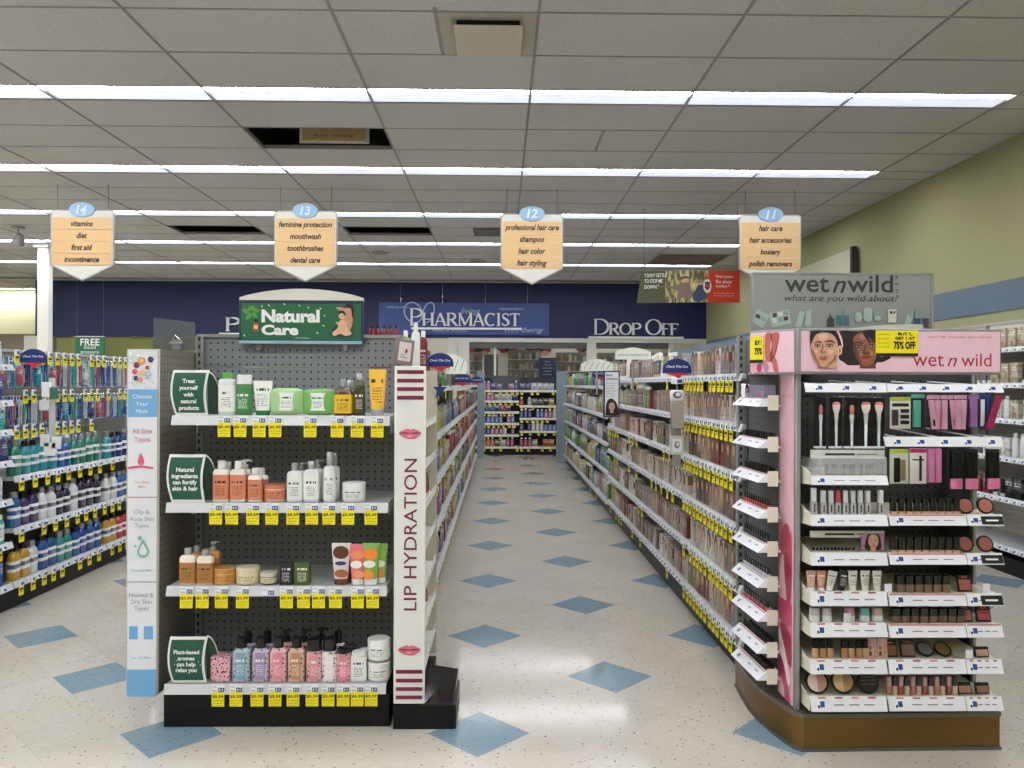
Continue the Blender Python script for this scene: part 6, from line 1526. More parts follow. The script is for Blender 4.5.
def offer(xa_, xb_, za_, zb_, y, parent, full=True):
    m = MB(); m.box(xa_, xb_, y-.004, y, za_, zb_, YEL); m.box(xa_, xb_, y-.0045, y-.004, za_, za_+(zb_-za_)*.12, INK); q = m.build('offer_sign', parent); W = xb_-xa_; H = zb_-za_
    t = MB()
    if full:
        t.text('BUY 1,', xa_+W*.52, xa_+W*.86, za_+H*.79, za_+H*.93, y-.005, INK, bold=.05); t.text('GET 1 AT', xa_+W*.45, xa_+W*.92, za_+H*.64, za_+H*.76, y-.005, INK, bold=.05); t.text('75% OFF', xa_+W*.42, xa_+W*.94, za_+H*.27, za_+H*.58, y-.005, INK, bold=.05)
        for j in range(4): t.text('all cosmetics', xa_+W*.04, xa_+W*.32, za_+H*(.82-.16*j), za_+H*(.87-.16*j), y-.005, INK)
    else:
        t.text('BUY 1', xa_+W*.38, xa_+W*.9, za_+H*.66, za_+H*.84, y-.005, INK, bold=.05); t.text('75%', xa_+W*.35, xa_+W*.92, za_+H*.3, za_+H*.56, y-.005, INK, bold=.05)
    t.build('lettering', q); return q
offer(X_(490), X_(644), Z_(346), Z_(253), YC-.037, hd)
# angled side of the header, over the curved base
Ls = .214; zA2, zB2 = zA-.006, zB+.004
sd = MB(); sd.box(0, Ls, 0, .02, zA2-.004, zB2, GF, .003); so = sd.build('side_header', o, (1.062, 3.342, 0), math.atan2(-.16, .142))
m = MB(); m.slab([(XC+.0, YC+.0), (1.075, 3.345), (1.20, 3.80), (XC+.2, 3.80), (XC+.2, YC)], zA2, zA2+.012, GF); m.slab([(XC+.0, YC+.0), (1.075, 3.345), (1.20, 3.80), (XC+.2, 3.80), (XC+.2, YC)], zB2-.014, zB2-.002, GF); m.build('header_frame', o)
m = MB(); m.box(.008, Ls-.010, -.003, 0, zA2+.006, zB2-.008, PINK); sp = m.build('side_poster', so)
a = MB(); kk = Ls/235; a.artmap(130, 50, kk, -.0035, 0, zB2)
NP = mat('nail_pink', (190, 70, 100), .3); HS = mat('hand_print', (196, 104, 92), .4); HS2 = mat('hand_print_dark', (140, 60, 60), .4); LIL = mat('lilac_print', (196, 130, 176), .4)
a.art([(216, 66), (246, 66), (240, 110), (238, 190), (226, 196), (214, 180), (212, 110)], HS, True); a.art([(240, 70), (282, 68), (276, 120), (256, 186), (240, 196), (236, 170), (246, 120)], HS2, True); a.art([(252, 66), (284, 70), (268, 130), (254, 170), (248, 120)], HS, True)
a.art([(196, 196), (216, 190), (232, 224), (218, 250), (206, 226)], LIL, True); a.art([(250, 190), (266, 180), (280, 240), (262, 244), (252, 214)], HS, True); a.art([(174, 208), (194, 204), (196, 230), (184, 244), (172, 232)], NP, True); a.art([(140, 205), (160, 200), (160, 245), (146, 245)], mat('print_palepink', (236, 176, 186), .4), True); a.build('print', sp)
offer(10*kk, 76*kk, zB2-150*kk, zB2-26*kk, -.006, so, False)
# tall grey board behind
Yb = 3.47; k2 = Yb/788; xa, xb = aX(752, Yb), aX(932, Yb); za, zb_ = zB-.02, aZ(273.5, Yb, 840)
BGR = mat('board_grey', (148, 150, 146), .35)
m = MB(); m.box(xa, xb, Yb, Yb+.012, za, zb_, BGR, .002); q = m.build('top_board', o)
m = MB(); m.box(xb-.008, xb+.004, Yb-.004, Yb+.016, za, zb_, SILVER); m.box(xa-.004, xa+.004, Yb-.004, Yb+.016, za, zb_, SILVER); m.box(xa, xb, Yb-.004, Yb+.016, zb_-.004, zb_+.003, SILVER); m.build('edge_trim', q)
s2 = k2/3.606
def X2(px): return xa+(px-43)*s2
def Z2(py): return zb_-(py-48)*s2
t = MB(); yy = Yb-.002
t.text('wet', X2(160), X2(322), Z2(117), Z2(62), yy, BGREY, bold=.012); t.text('n', X2(334), X2(384), Z2(118), Z2(74), yy, BGREY, shear=.35, bold=.01); t.text('wild', X2(388), X2(556), Z2(117), Z2(53), yy, BGREY, bold=.012)
t.text('what are you wild about?', X2(160), X2(576), Z2(156), Z2(126), yy, BGREY, shear=.25)
vs, fs = glyphs('u s a', 0, 0); mx = [v[0] for v in vs]; my = [v[1] for v in vs]
t.add([(X2(574)-(v[1]-min(my))/(max(my)-min(my))*(X2(574)-X2(564)), yy, Z2(118)+(v[0]-min(mx))/(max(mx)-min(mx))*(Z2(54)-Z2(118))) for v in vs], [tuple(f_) for f_ in fs], BGREY); t.build('lettering', q)
a = MB(); a.artmap(43, 48, s2, yy, xa, zb_)
PG = mat('print_palegreen', (166, 184, 172), .4); PG2 = mat('print_sage', (134, 158, 152), .4); PDK = mat('print_charcoal', (70, 66, 70), .4); PTE = mat('print_teal', (70, 116, 130), .4); PBL = mat('print_steelblue', (44, 84, 120), .4); PCR = mat('print_cream', (206, 206, 186), .4)
def rot(pts, cx, cy, r): c, s_ = math.cos(r), math.sin(r); return [(cx+(x-cx)*c-(y-cy)*s_, cy+(x-cx)*s_+(y-cy)*c) for x, y in pts]
def rect(x0, y0, x1, y1, r=0): return rot([(x0, y0), (x1, y0), (x1, y1), (x0, y1)], (x0+x1)/2, (y0+y1)/2, r)
a.art(rect(46, 188, 96, 238, .5), PG); a.art(rect(54, 198, 72, 212, .5), PDK); a.art(rect(74, 208, 92, 222, .5), PG2); a.art(rect(108, 186, 180, 238, -.2), PG)
for i in range(3):
    for j in range(2): a.art(rect(116+20*i, 193+20*j-4*i, 132+20*i, 208+20*j-4*i, -.2), [PDK, PCR, PG2][(i+j) % 3])
a.art(rect(206, 186, 226, 244, .3), PG); a.art([(238, 186), (256, 178), (258, 240), (234, 240)], PG)
a.art([(324, 188), (330, 206), (340, 214), (340, 242), (312, 242), (314, 214), (322, 206)], PDK)
for x in (350, 376): a.art([(x+4, 168), (x+12, 168), (x+14, 200), (x+2, 200)], PG2); a.art(rect(x-2, 200, x+18, 234), PTE)
a.art(oval(428, 206, 13, 18), PG); a.art([(446, 190), (450, 174), (474, 174), (478, 190), (474, 220), (450, 220)], PG, True); a.art(oval(502, 198, 20, 18), PG2); a.art(oval(498, 210, 12, 9), PG)
a.art(rect(536, 178, 566, 226), PCR); a.art(rect(542, 184, 552, 194), PDK); a.art(rect(556, 184, 562, 194), PDK)
a.art(rect(600, 196, 622, 236, .3), PG); a.art([(618, 176), (632, 180), (622, 208), (610, 202)], PG2)
for x, c in ((630, PBL), (660, PDK)): a.art(rect(x+6, 178, x+14, 210), PG2); a.art(rect(x, 210, x+24, 244), c)
a.build('print', q)
m = MB(); pts = [(XC+.17, zB)]+[(XC+.17+.36*i/12, zB+.028*math.sin(PI*min(1, i/12*.62))) for i in range(13)]+[(XC+.53, zB)]
m.prism(pts, YC+.02, YC+.026, mat('arch_cream', (190, 194, 180), .4)); m.build('arch_strip', o)

# trays on the front
ZT = lambda py: aZ(py, 3.12, 900)
XT = lambda px, Y=3.12: aX(px, Y)
TC = {}
def tray(pxa, pxb, pyt, pyb, nm='tray', strip=None, deep=.36, clear=None, bar=False):
    xa_, xb_ = XT(pxa), XT(pxb); zt, zb2 = ZT(pyt), ZT(pyb); m = MB()
    # tilted front fascia
    P = [(xa_, 3.135, zt), (xb_, 3.135, zt), (xb_, 3.118, zb2), (xa_, 3.118, zb2), (xa_, 3.142, zt), (xb_, 3.142, zt), (xb_, 3.125, zb2), (xa_, 3.125, zb2)]
    m.add(P, [(0, 3, 2, 1), (4, 5, 6, 7), (0, 1, 5, 4), (3, 7, 6, 2), (0, 4, 7, 3), (1, 2, 6, 5)], TRAY)
    if not bar: m.box(xa_+.002, xb_-.002, 3.14, 3.14+deep, zt-.014, zt-.006, TRAYC)
    else:
        n = 3
        for i in range(n): x = xa_+(xb_-xa_)*(.15+.35*i); m.tube([(x, 3.14, zt-.006), (x, 3.56, zt+.012)], .004, TRAY)
    o_ = m.build(nm, CD)
    t = MB()
    def onf(x0, x1, v0, v1, mt, off=.0008):
        f = lambda v: (3.135-.017*(1-v)-off, zb2+(zt-zb2)*v)
        (y0, z0), (y1, z1) = f(v0), f(v1); t.add([(x0, y0, z0), (x1, y0, z0), (x1, y1, z1), (x0, y1, z1)], [(0, 1, 2, 3)], mt)
    W = xb_-xa_; nt = max(1, int(W/.085)) if bar else max(1, int(W/.16))
    for i in range(nt):
        x = xa_+W*((i+.35)/nt if bar else (.08+i/nt*.8))
        onf(x, x+.034, .2, .8, _M['ticket_white']); onf(x+.012, x+.03, .3, .7, BLUEINK, .0014); onf(x+.002, x+.01, .25, .45, INK, .0014)
    if not bar:
        for i in range(3): x = xa_+W*(.3+.2*i); onf(x, x+.04*W/.3, .42, .5, GREY, .0014)
    if strip == 'black': onf(xa_+W*.38, xb_-.002, .1, .85, TBLK, .0018); onf(xa_+W*.5, xb_-W*.15, .4, .55, TEXTW, .0024)
    if strip == 'blush': onf(xa_+.004, xb_-.004, .86, 1, TRED, .0012)
    if strip == 'inks':
        for i in range(4): x = xa_+W*(.1+.22*i); onf(x, x+W*.1, .87, .98, mat('ink_%d' % (i % 2), [(196, 120, 100), (150, 60, 60)][i % 2], .5), .0012)
    t.build('price_strip', o_)
    return zt
def ear(pxa, pxb, pya, pyb):
    m = MB(); x = XT(pxb); zt, zb2 = ZT(pya), ZT(pyb)
    m.add([(x, 3.13, zb2), (x, 3.13, zb2+.05), (x, 3.42, zt+.03), (x, 3.42, zt-.09), (x+.004, 3.13, zb2), (x+.004, 3.13, zb2+.05), (x+.004, 3.42, zt+.03), (x+.004, 3.42, zt-.09)], [(0, 1, 2, 3), (7, 6, 5, 4), (0, 4, 5, 1), (1, 5, 6, 2), (2, 6, 7, 3), (3, 7, 4, 0)], TRAYC); m.build('tray_side', CD)
# hook bars
tray(806, 887, 383.5, 392.5, 'hook_bar', bar=True); tray(888, 1004, 384, 392, 'hook_bar', bar=True); tray(886, 1004, 437, 446.5, 'hook_bar', bar=True)
rowsL = [(476, 485, 'plain'), (515.5, 526, 'plain'), (553.5, 565.5, 'plain'), (592.5, 606, 'inks'), (624, 637, 'inks'), (661, 674, 'inks'), (698, 711.5, 'inks')]
zl = [tray(812 if i < 6 else 813, 889, a_, b_, 'tray', s_) for i, (a_, b_, s_) in enumerate(rowsL)]
rowsR = [(515, 525.5, 'blush', 'black'), (554, 564.5, 'blush', 'black'), (594.5, 606, 'blush', 'black'), (625, 637.5, 'blush', 'blush'), (661, 674, 'inks', 'inks'), (698.5, 711, 'inks', 'inks')]
zr = []
for (a_, b_, s1, s3) in rowsR:
    zr.append(tray(891, 968, a_, b_, 'tray', s1)); tray(969, 1005, a_, b_, 'tray', s3)
for i, (a_, b_, s_) in enumerate(rowsL): ear(802, 811.5, a_-8, b_)
def sgnbar(pya, pyb, pxa=811, pxb=885):
    m = MB(); xa_, xb_ = XT(pxa, 3.2), XT(pxb, 3.2); za_, zb2 = aZ(pyb, 3.2, 850), aZ(pya, 3.2, 850); m.box(xa_, xb_, 3.2, 3.206, za_, zb2, mat('sign_bar', (214, 214, 206), .4)); m.box(xa_+.06, xa_+.18, 3.1985, 3.2, (za_+zb2)/2-.004, (za_+zb2)/2+.004, TBLK); m.box(xa_+.19, xb_-.03, 3.1985, 3.2, (za_+zb2)/2-.002, (za_+zb2)/2+.002, GREY); m.build('row_sign', CD)
sgnbar(450, 458.5); sgnbar(531, 537.5)
m = MB(); xa_, xb_ = XT(812, 3.18), XT(886, 3.18); m.box(xa_, xb_, 3.17, 3.174, zl[0], zl[0]+.07, CLEAR)
for i in range(9): x = xa_+(xb_-xa_)*i/8; m.box(x-.001, x+.001, 3.174, 3.3, zl[0], zl[0]+.065, CLEAR)
m.build('clear_divider', CD)
# ---- goods for the display
m = MB(); m.box(-.026, .026, -.004, .004, -.205, 0, mat('pack_film', (20, 20, 24), .12), .002); m.box(-.026, .026, -.005, .005, -.209, -.2, _M['ticket_white']); b = MB(); b.loft([(-.2, .009, .009), (-.1, .012, .012), (-.075, .018, .012), (-.07, .016, .011)], mat('brush_handle', (214, 224, 228), .25), 12, cy=-.009)
c = MB(); c.loft([(-.07, .014, .010), (-.045, .030, .014), (-.03, .032, .013)], mat('bristle_cream', (240, 224, 216), .8), 12, cy=-.009); c.loft([(-.03, .032, .013), (-.022, .028, .010), (-.018, .016, .006)], mat('bristle_pink', (226, 130, 124), .8), 12, cy=-.009); kind('brush_fan', ('brush', m, 0), ('handle', b, 1), ('bristles', c, 2))
c = MB(); c.loft([(-.07, .012, .009), (-.05, .017, .012), (-.035, .013, .010), (-.03, .006, .005)], mat('bristle_pink', (226, 130, 124), .8), 12, cy=-.009); kind('brush_small', ('brush', m, 0), ('handle', b, 1), ('bristles', c, 2))
BR = [(820, 'brush_small', 'thin rose-tipped liner brush', .7), (835.5, 'brush_fan', 'fan-headed blush brush', 1), (851, 'brush_small', 'small round pink brush', 1.1), (865, 'brush_fan', 'largest domed powder brush', 1.15), (878, 'brush_fan', 'flat angled pink brush, last of the five', 1.05)]
for (px, kn, lab, sx) in BR:
    put(kn, 'makeup_brush_pack', (XT(px, 3.22), 3.22, aZ(397.5, 3.22, 850)), 0, ((0, 0, 0),), 'packaged '+lab+' hanging at top of the cosmetics display', 'makeup brush', 'hanging makeup brush packs', sc=(sx if sx > .9 else .9, 1, 1))
    put('peg_hook', 'display_hook', (XT(px, 3.22), 3.2, aZ(397.5, 3.22, 850)-.006), 0, ((0, 0, 0),), 'steel hook holding the '+lab, 'peg hook', 'display hooks', sc=(.6, 1.2, .6))
def hang(px, wpx, pyt, pyb, build, cols, name, label, cat, Y=3.22, tilt=0, grp='hanging cosmetics'):
    w_ = wpx*Y/788; h = (pyb-pyt)*Y/788; _n[0] += 1; key = 'h%d' % _n[0]; kind(key, *build(w_, h))
    r = put(key, name, (XT(px, Y), Y, aZ(pyt, Y, px)), 0, cols, label, cat, grp)
    if tilt: r.rotation_euler = (0, tilt, 0)
    return r
def card(face='paint', topc=None, items=()):
    """carded pack: items (u0,u1,v0,v1,mat,depth) in card fractions, v down"""
    def f(w_, h):
        m = MB(); m.box(-w_/2, w_/2, 0, .003, -h, 0, face, .001)
        if topc: m.box(-w_/2+.001, w_/2-.001, -.0006, 0, -h*.12, -.001, topc)
        b = MB()
        for (u0, u1, v0, v1, mt, d) in items: b.box(-w_/2+w_*u0, -w_/2+w_*u1, -d, 0 if d < .003 else -.0005, -h*v1, -h*v0, mt, min(.002, d*.3))
        return [('pack', m, 0)]+([('contents', b, 1)] if items else [])
    return f
LIM = mat('lime_strip', (190, 206, 70), .4); MAG = mat('magenta_strip', (200, 40, 110), .4); TEAL = mat('mascara_teal', (90, 176, 156), .3); PP = mat('mascara_pink', (222, 164, 190), .3); PPL = mat('mascara_purple', (160, 112, 176), .3); DBL = mat('pack_blue', (44, 60, 120), .3); MAGT = mat('mascara_berry', (150, 36, 80), .3); BLK = BLACK
hang(900.5, 21, 397, 429, card('paint', LIM, ((.08, .4, .4, .9, mat('lash_dark', (70, 50, 56), .5), .002), (.5, .92, .38, .5, INK, .0015), (.5, .92, .56, .68, INK, .0015), (.5, .92, .74, .86, INK, .0015), (.1, .9, .2, .3, INK, .0015))), ((226, 222, 214), W_), 'lash_kit', 'white carded lash kit with lime top, first on the upper rack', 'lash kit')
hang(918, 14, 394, 429, card('paint', TEAL, ((.1, .6, .18, .95, TEAL, .014),)), ((30, 28, 32), W_), 'mascara_pack', 'teal mascara on a black card', 'mascara')
for j, (px, t_) in enumerate(((930, -.12), (937.5, .02), (944, 0), (951, -.12), (957.5, 0), (963.5, .04))):
    hang(px, 7.5, 395, 431, card('paint', PP, ((.1, .8, .14, .96, PP, .013), (.2, .6, .68, .88, INK if j % 3 == 0 else PP, .0136))), ((44, 30, 38), W_), 'mascara_pack', 'pink mascara pack on the upper rack, %s from the teal one' % nth(j+1), 'mascara', 'XX' and 3.215+.012*(j % 2), tilt=t_)
hang(974, 12, 395, 428, card('paint', PPL, ((.1, .65, .06, .97, PPL, .014),)), ((60, 44, 70), W_), 'mascara_pack', 'purple mascara pack beside the pink ones', 'mascara')
hang(986, 14, 394, 430, card('paint', DBL, ((.1, .4, .15, .9, TEXTW, .002), (.5, .95, .1, .95, DBL, .01))), ((40, 48, 104), W_), 'mascara_pack', 'navy blue MAX mascara card next to the berry one', 'mascara')
hang(999, 8, 394, 432, card('paint', None, ((.1, .9, .05, .98, MAGT, .014),)), ((80, 20, 44), W_), 'mascara_pack', 'berry red mascara pack tilted at the end of the upper rack', 'mascara', 3.20, .32)
hang(899.5, 19, 449, 484, card('paint', LIM, ((.2, .5, .25, .95, BLK, .012), (.6, .8, .3, .9, mat('brow_tan', (150, 120, 90), .4), .01))), ((214, 220, 196), W_), 'liner_card', 'white and lime eyeliner card, first on the lower rack', 'eyeliner')
hang(918.5, 17, 448.5, 484, card('paint', MAG, ((.15, .85, .3, .34, INK, .001), (.55, .66, .2, .92, BLK, .01))), ((228, 224, 218), W_), 'liner_card', 'white pencil card with magenta top edge', 'eyeliner')
for j, px in enumerate((931, 938)): hang(px, 7.5, 448, 483, card('paint', None, ((.1, .9, .04, .98, mat('card_orchid', (214, 130, 176), .35), .01),)), ((190, 100, 150), W_), 'brow_pencil_pack', 'orchid pink pencil pack, %s of the two' % ('outer' if j else 'inner'), 'eye pencil', 3.22+.01*j)
for j, (px) in enumerate((953, 968.5, 990)):
    for d in (0, 1):
        hang(px+5.5*d, 9, 449, 490, card('paint', None, ((.2, .8, .06, .7, BLK, .012), (.15, .85, .72, .98, mat('pouch_pink', (220, 120, 160), .35), .012))), ((22, 24, 32), W_), 'liner_pack', 'black liner pack with a pink end, %s peg of the lower rack, %s' % (nth(j+3), 'front' if d == 0 else 'rear'), 'eyeliner', 3.22+.016*d)
# standing goods
def stand(px, wpx, pyt, zt, build, cols, name, label, cat, grp, Y=3.165, d=.03, rx=0.0, ry=0.0):
    w_ = wpx*Y/788; h = max(.012, aZ(pyt, Y, px)-zt); _n[0] += 1; key = 's%d' % _n[0]; kind(key, *build(w_, h, d))
    r = put(key, name, (XT(px, Y), Y+d/2, zt-.005), 0, cols, label, cat, grp); r.rotation_euler = (rx, ry, 0); return r
def SB(body='paint', capm=BLACK, frac=.5, e=5, label=None):
    def f(w_, h, d):
        m = MB(); m.loft([(0, w_*.96, d*.96, e), (h*(1-frac), w_*.96, d*.96, e)], body, 14); c = MB(); c.loft([(h*(1-frac), w_*.9, d*.9, e), (h, w_*.86, d*.86, e)], capm, 14)
        return [('bottle', m, 0), ('cap', c, 1)]
    return f
def CR():   # round compact leaning back
    def f(w_, h, d):
        m = MB(); m.loft([(-.006, w_, w_), (0, w_, w_), (.0, w_*.88, w_*.88)], BLACKG, 28, cx=0, cy=w_/2, axis='y'); m.v = [(a, -b_ if False else b_, c_) for a, b_, c_ in m.v]
        p_ = MB(); p_.loft([(-.0075, w_*.80, w_*.80), (-.0058, w_*.80, w_*.80)], 'paint', 28, cx=0, cy=w_/2, axis='y')
        return [('compact', m, 0), ('powder', p_, 1)]
    return f
def CS():
    def f(w_, h, d):
        m = MB(); m.box(-w_/2, w_/2, -.006, .006, 0, h, mat('compact_shell', (34, 30, 32), .12), .002); p_ = MB(); p_.box(-w_*.42, w_*.42, -.0075, -.0055, h*.1, h*.72, 'paint', .0008); l = MB(); l.box(-w_*.2, w_*.2, -.0078, -.0055, h*.82, h*.9, 'paint')
        return [('compact', m, 0), ('powder', p_, 1), ('mark', l, 2)]
    return f
def GL():   # lip gloss: clear tube with silver cap
    def f(w_, h, d):
        m = MB(); m.box(-w_*.45, w_*.45, -w_*.45, w_*.45, 0, h*.5, mat('gloss_silver', (200, 200, 204), .2, .4), .001); c = MB(); c.box(-w_*.36, w_*.36, -w_*.36, w_*.36, h*.5, h, 'paint', .001); l = MB(); l.box(-w_*.12, w_*.12, -w_*.47, -w_*.44, h*.1, h*.4, INK)
        return [('gloss', m, 0), ('cap', c, 0), ('print', l, 1)]
    return f
Dk = (30, 28, 30)
for j in range(9): stand(838+j*6.0-9, 5, 463, zl[0], SB('paint', BLACK, .45, 4), ((120, 90, 60) if j % 2 else (96, 74, 56), Dk), 'eyeshadow_pot', 'small brown eyeshadow pot behind the clear divider, %s in its line' % nth(j+1), 'eyeshadow', 'eyeshadow pots', Y=3.2, d=.02)
for j, px in enumerate((815, 824.5, 832, 839, 846.5, 854, 861.5, 869, 882)): stand(px, 6, 489.5 if j else 487, zl[1], GL(), (((226, 226, 228) if j != 3 else (200, 80, 90)), Dk), 'lip_gloss', 'silver-based lip gloss%s, %s in the gloss tray' % (' with red cap' if j == 3 else '', nth(j+1)), 'lip gloss', 'lip gloss tubes', d=.02)
for r_, (i0, pt) in enumerate(((0, 497.5), (1, 536.5))):
    for j in range(9): stand(895+j*7.9, 6.6, pt, zr[i0], SB('paint', BLACKG, .82, 6), ((206, 160, 130), Dk), 'foundation_bottle', 'black-capped foundation bottle, %s, %s from the post' % (['upper bottle tray', 'lower bottle tray'][r_], nth(9-j)), 'foundation', 'black-capped foundations in two trays', d=.024)
    for j, px in enumerate((969, 989)): stand(px, 17, 500, zr[i0], CR(), (Dk, [(152, 84, 72), (164, 100, 88)][j]), 'blush_compact', 'round black %s compact in the %s tray at the display edge' % (['terracotta', 'peach'][j], ['upper', 'lower'][r_]), 'blush', 'round blush compacts', Y=3.16, rx=-.35)
for j, (px, c, cn, cp, ry) in enumerate(((805, (206, 160, 140), 'beige', CAPW, 0), (815, (214, 150, 126), 'peach', CAPW, 0), (831, (226, 226, 222), 'white tilted', CAPW, .22), (843, (34, 34, 38), 'black tilted', CAPB, .16), (854.5, (214, 214, 208), 'grey-white', CAPW, 0), (867, (206, 222, 212), 'mint-white', CAPW, 0), (879, (228, 228, 224), 'white ringed', CAPW, 0))):
    stand(px+ (8 if j < 2 else 0), 9.5, 570, zl[3], T('label_white' if sum(c) > 600 else 'label_light', cp), (c, W_), 'primer_tube', '%s primer tube standing in the tube tray' % cn, 'tube', 'primer tubes', d=.022, ry=ry)
for j, (px, c, cn) in enumerate(((817, (190, 190, 190), 'grey'), (829, (196, 196, 194), 'pale grey'), (852, (206, 150, 176), 'pink'), (867, (110, 176, 176), 'teal'), (880, (196, 176, 156), 'beige'))):
    stand(px, 10.5, 607.5, zl[4], SB('paint', CAPW if j < 0 else mat('cap_tint%d' % j, c, .3), .55, 3), ((226, 226, 226), W_), 'primer_bottle', 'white bottle with %s top in the primer tray' % cn, 'primer', 'primer bottles', d=.034)
for j, px in enumerate((817, 824.5, 832, 846, 853, 860.5, 867)): stand(px, 6.4, 640, zl[5], SB('paint', BLACK, .42, 6), ((176, 132, 92) if j % 2 else (196, 152, 112), Dk), 'concealer_bottle', 'concealer with black cap and beige base, %s in its tray' % nth(j+1), 'concealer', 'concealers', d=.02)
def palette_card():
    def f(w_, h, d):
        m = MB(); m.box(-w_/2, w_/2, -.003, .003, 0, h, mat('card_mauve_pale', (206, 178, 170), .4), .001); a = MB(); a.artmap(0, 0, 1, -.0034, 0, 0)
        for r in range(3): a.art([(-w_*.42, -h*(.12+.29*r)), (-w_*.12, -h*(.12+.29*r)), (-w_*.12, -h*(.34+.29*r)), (-w_*.42, -h*(.34+.29*r))], mat('pan_%d' % r, [(90, 60, 56), (150, 100, 90), (190, 150, 130)][r], .5))
        face(a, w_*.18, -h*.5, w_*.26, h*.36, SKINA, HAIRD, ('print_lips_rose', (170, 76, 76))); return [('card', m, 0), ('print', a, 1)]
    return f
for j, px in enumerate((878-2, 886.0)): stand(px-1.5, 9.6, 637.5, zl[5], palette_card(), (W_, W_), 'eye_palette', 'eyeshadow palette card with a printed face, %s of the pair' % ('outer' if j else 'inner'), 'palette', 'eye palette cards', d=.01, rx=-.1)
def wedge():
    def f(w_, h, d):
        m = MB(); m.loft([(-.008, w_, w_), (0, w_, w_)], BLACKG, 30, cx=0, cy=w_/2, axis='y'); p_ = MB(); R_ = w_*.41
        p_.add([(R_*math.cos(a_*PI/14-PI/2), -.0086, w_/2+R_*math.sin(a_*PI/14-PI/2)) for a_ in range(15)], [tuple(range(15))], 'paint'); q_ = MB(); q_.add([(R_*math.cos(a_*PI/14+PI/2), -.0086, w_/2+R_*math.sin(a_*PI/14+PI/2)) for a_ in range(15)], [tuple(range(15))], 'paint')
        return [('compact', m, 0), ('powder', p_, 1), ('powder', q_, 2)]
    return f
for j, (px, w2, c1, c2, lab) in enumerate(((820.5, 23.5, (190, 140, 130), (214, 196, 186), 'large round pink and pearl pressed powder compact, bottom tray'), (846.5, 24.5, (170, 132, 96), (214, 182, 130), 'large round tan and gold pressed powder compact, bottom tray'), (871.5, 22, (24, 22, 24), (26, 24, 26), 'large round closed black powder compact, bottom tray'))):
    r = stand(px, w2, 675.5, zl[6], wedge(), (Dk, c1, c2), 'powder_compact', lab, 'compact', 'large powder compacts', Y=3.16, rx=-.3)
    if j == 2:
        t = MB(); 
        for q_ in range(3): t.text('wet n wild', -.03, .03, .035+.014*q_, .042+.014*q_, -.0092, GREY)
        t.build('print', r)
for i0, pt, n_, x0, st, nm in ((2, 575, 7, 897, 9.2, 'third'), (3, 608, 8, 893, 9.3, 'fourth')):
    for j in range(n_-(1 if i0 == 2 else 0)): stand(x0+5+j*st, 8.4, pt, zr[i0], SB('paint', BLACKG, .52, 8), ((118, 96, 74), Dk), 'foundation_jar', 'square dark foundation with black lid, %s tray up from bronze base, %s along' % ({2: 'fourth', 3: 'third'}[i0], nth(j+1)), 'foundation', 'square foundations', d=.03)
for (px, i0, pt, w2, c, lab) in ((968, 2, 575, 14, (176, 96, 84), 'square brick-red blush compact by the blank card, fourth tray up'), (968, 3, 606, 15, (170, 110, 96), 'square bronze blush compact, third tray up'), (987, 3, 606, 15, (176, 76, 84), 'square berry blush compact, third tray up'), (893, 4, 641, 14.5, (130, 84, 66), 'square brown powder compact, second tray up, near the palette cards'), (911, 4, 640, 14.5, (120, 96, 86), 'square taupe powder compact, second tray up'), (985, 4, 647, 14.5, (196, 160, 140), 'square pale beige compact alone by the display edge'), (968, 5, 683, 14, (166, 128, 104), 'square tan compact, bottom tray, inner of two'), (986, 5, 683, 14, (150, 112, 92), 'square brown compact, bottom tray, at the display edge')):
    stand(px, w2, pt, zr[i0], CS(), (Dk, c, (200, 60, 60) if i0 in (2, 3, 4) and px != 985 else Dk), 'powder_compact', lab, 'compact', 'square compacts', rx=-.25)
for (px, c, lab) in ((931, (110, 112, 112), 'round black eyeshadow trio lying back, grey one, second tray up'), (949, (120, 92, 56), 'round black eyeshadow trio lying back, bronze one, second tray up')):
    stand(px, 17, 645, zr[4], CR(), (Dk, c), 'eyeshadow_trio', lab, 'eyeshadow', 'round eyeshadow trios', rx=-.9)
for j in range(12):
    c, cn = [((176, 120, 110), 'rose'), ((206, 170, 150), 'nude'), ((150, 84, 76), 'brown'), ((206, 186, 176), 'cream')][j % 4]
    stand(891+j*6, 5.2, 676, zr[5], SB('paint', mat('cap_rosy%d' % (j % 2), [(186, 150, 140), (60, 50, 52)][j % 2], .3), .5, 4), (c, Dk), 'lipstick', '%s lipstick in the bottom lipstick tray, %s along' % (cn, nth(j+1)), 'lipstick', 'lipsticks in the bottom tray', d=.02)
# face card on the middle tray
w_ = 23*3.2/788; h = .066
m = MB(); m.box(-w_/2, w_/2, -.002, .002, 0, h, mat('card_mauve', (176, 124, 160), .35)); r = m.build('picture_card', CD, (XT(872, 3.2), 3.19, zl[2])); a = MB(); a.artmap(0, 0, 1, -.0024, 0, 0)
a.art([(-.03, -.004), (-.022, -.06), (0, -h+.002), (.026, -.06), (.032, -.004)], HAIRD, True); face(a, .002, -.034, .021, .029, SKINA, HAIRD, ('print_lips_rose', (170, 76, 76))); a.build('portrait', r)
for j in range(12): stand(815+j*3.6, 3, 549, zl[2], SB('paint', BLACK, .6, 2), ((60, 50, 48), Dk), 'eye_pencil', 'dark eye pencil lying upright in the pencil tray, %s along' % nth(j+1), 'eye pencil', 'eye pencils', Y=3.2, d=.012)
for (px, i0, src) in ((889, 2, zr), (848, 4, zl), (970, 4, zr), (987, 2, zr)):
    m = MB(); m.box(-.014, .014, -.002, .002, 0, .035, TRAY); m.build('blank_card', CD, (XT(px, 3.15), 3.15, src[i0]))

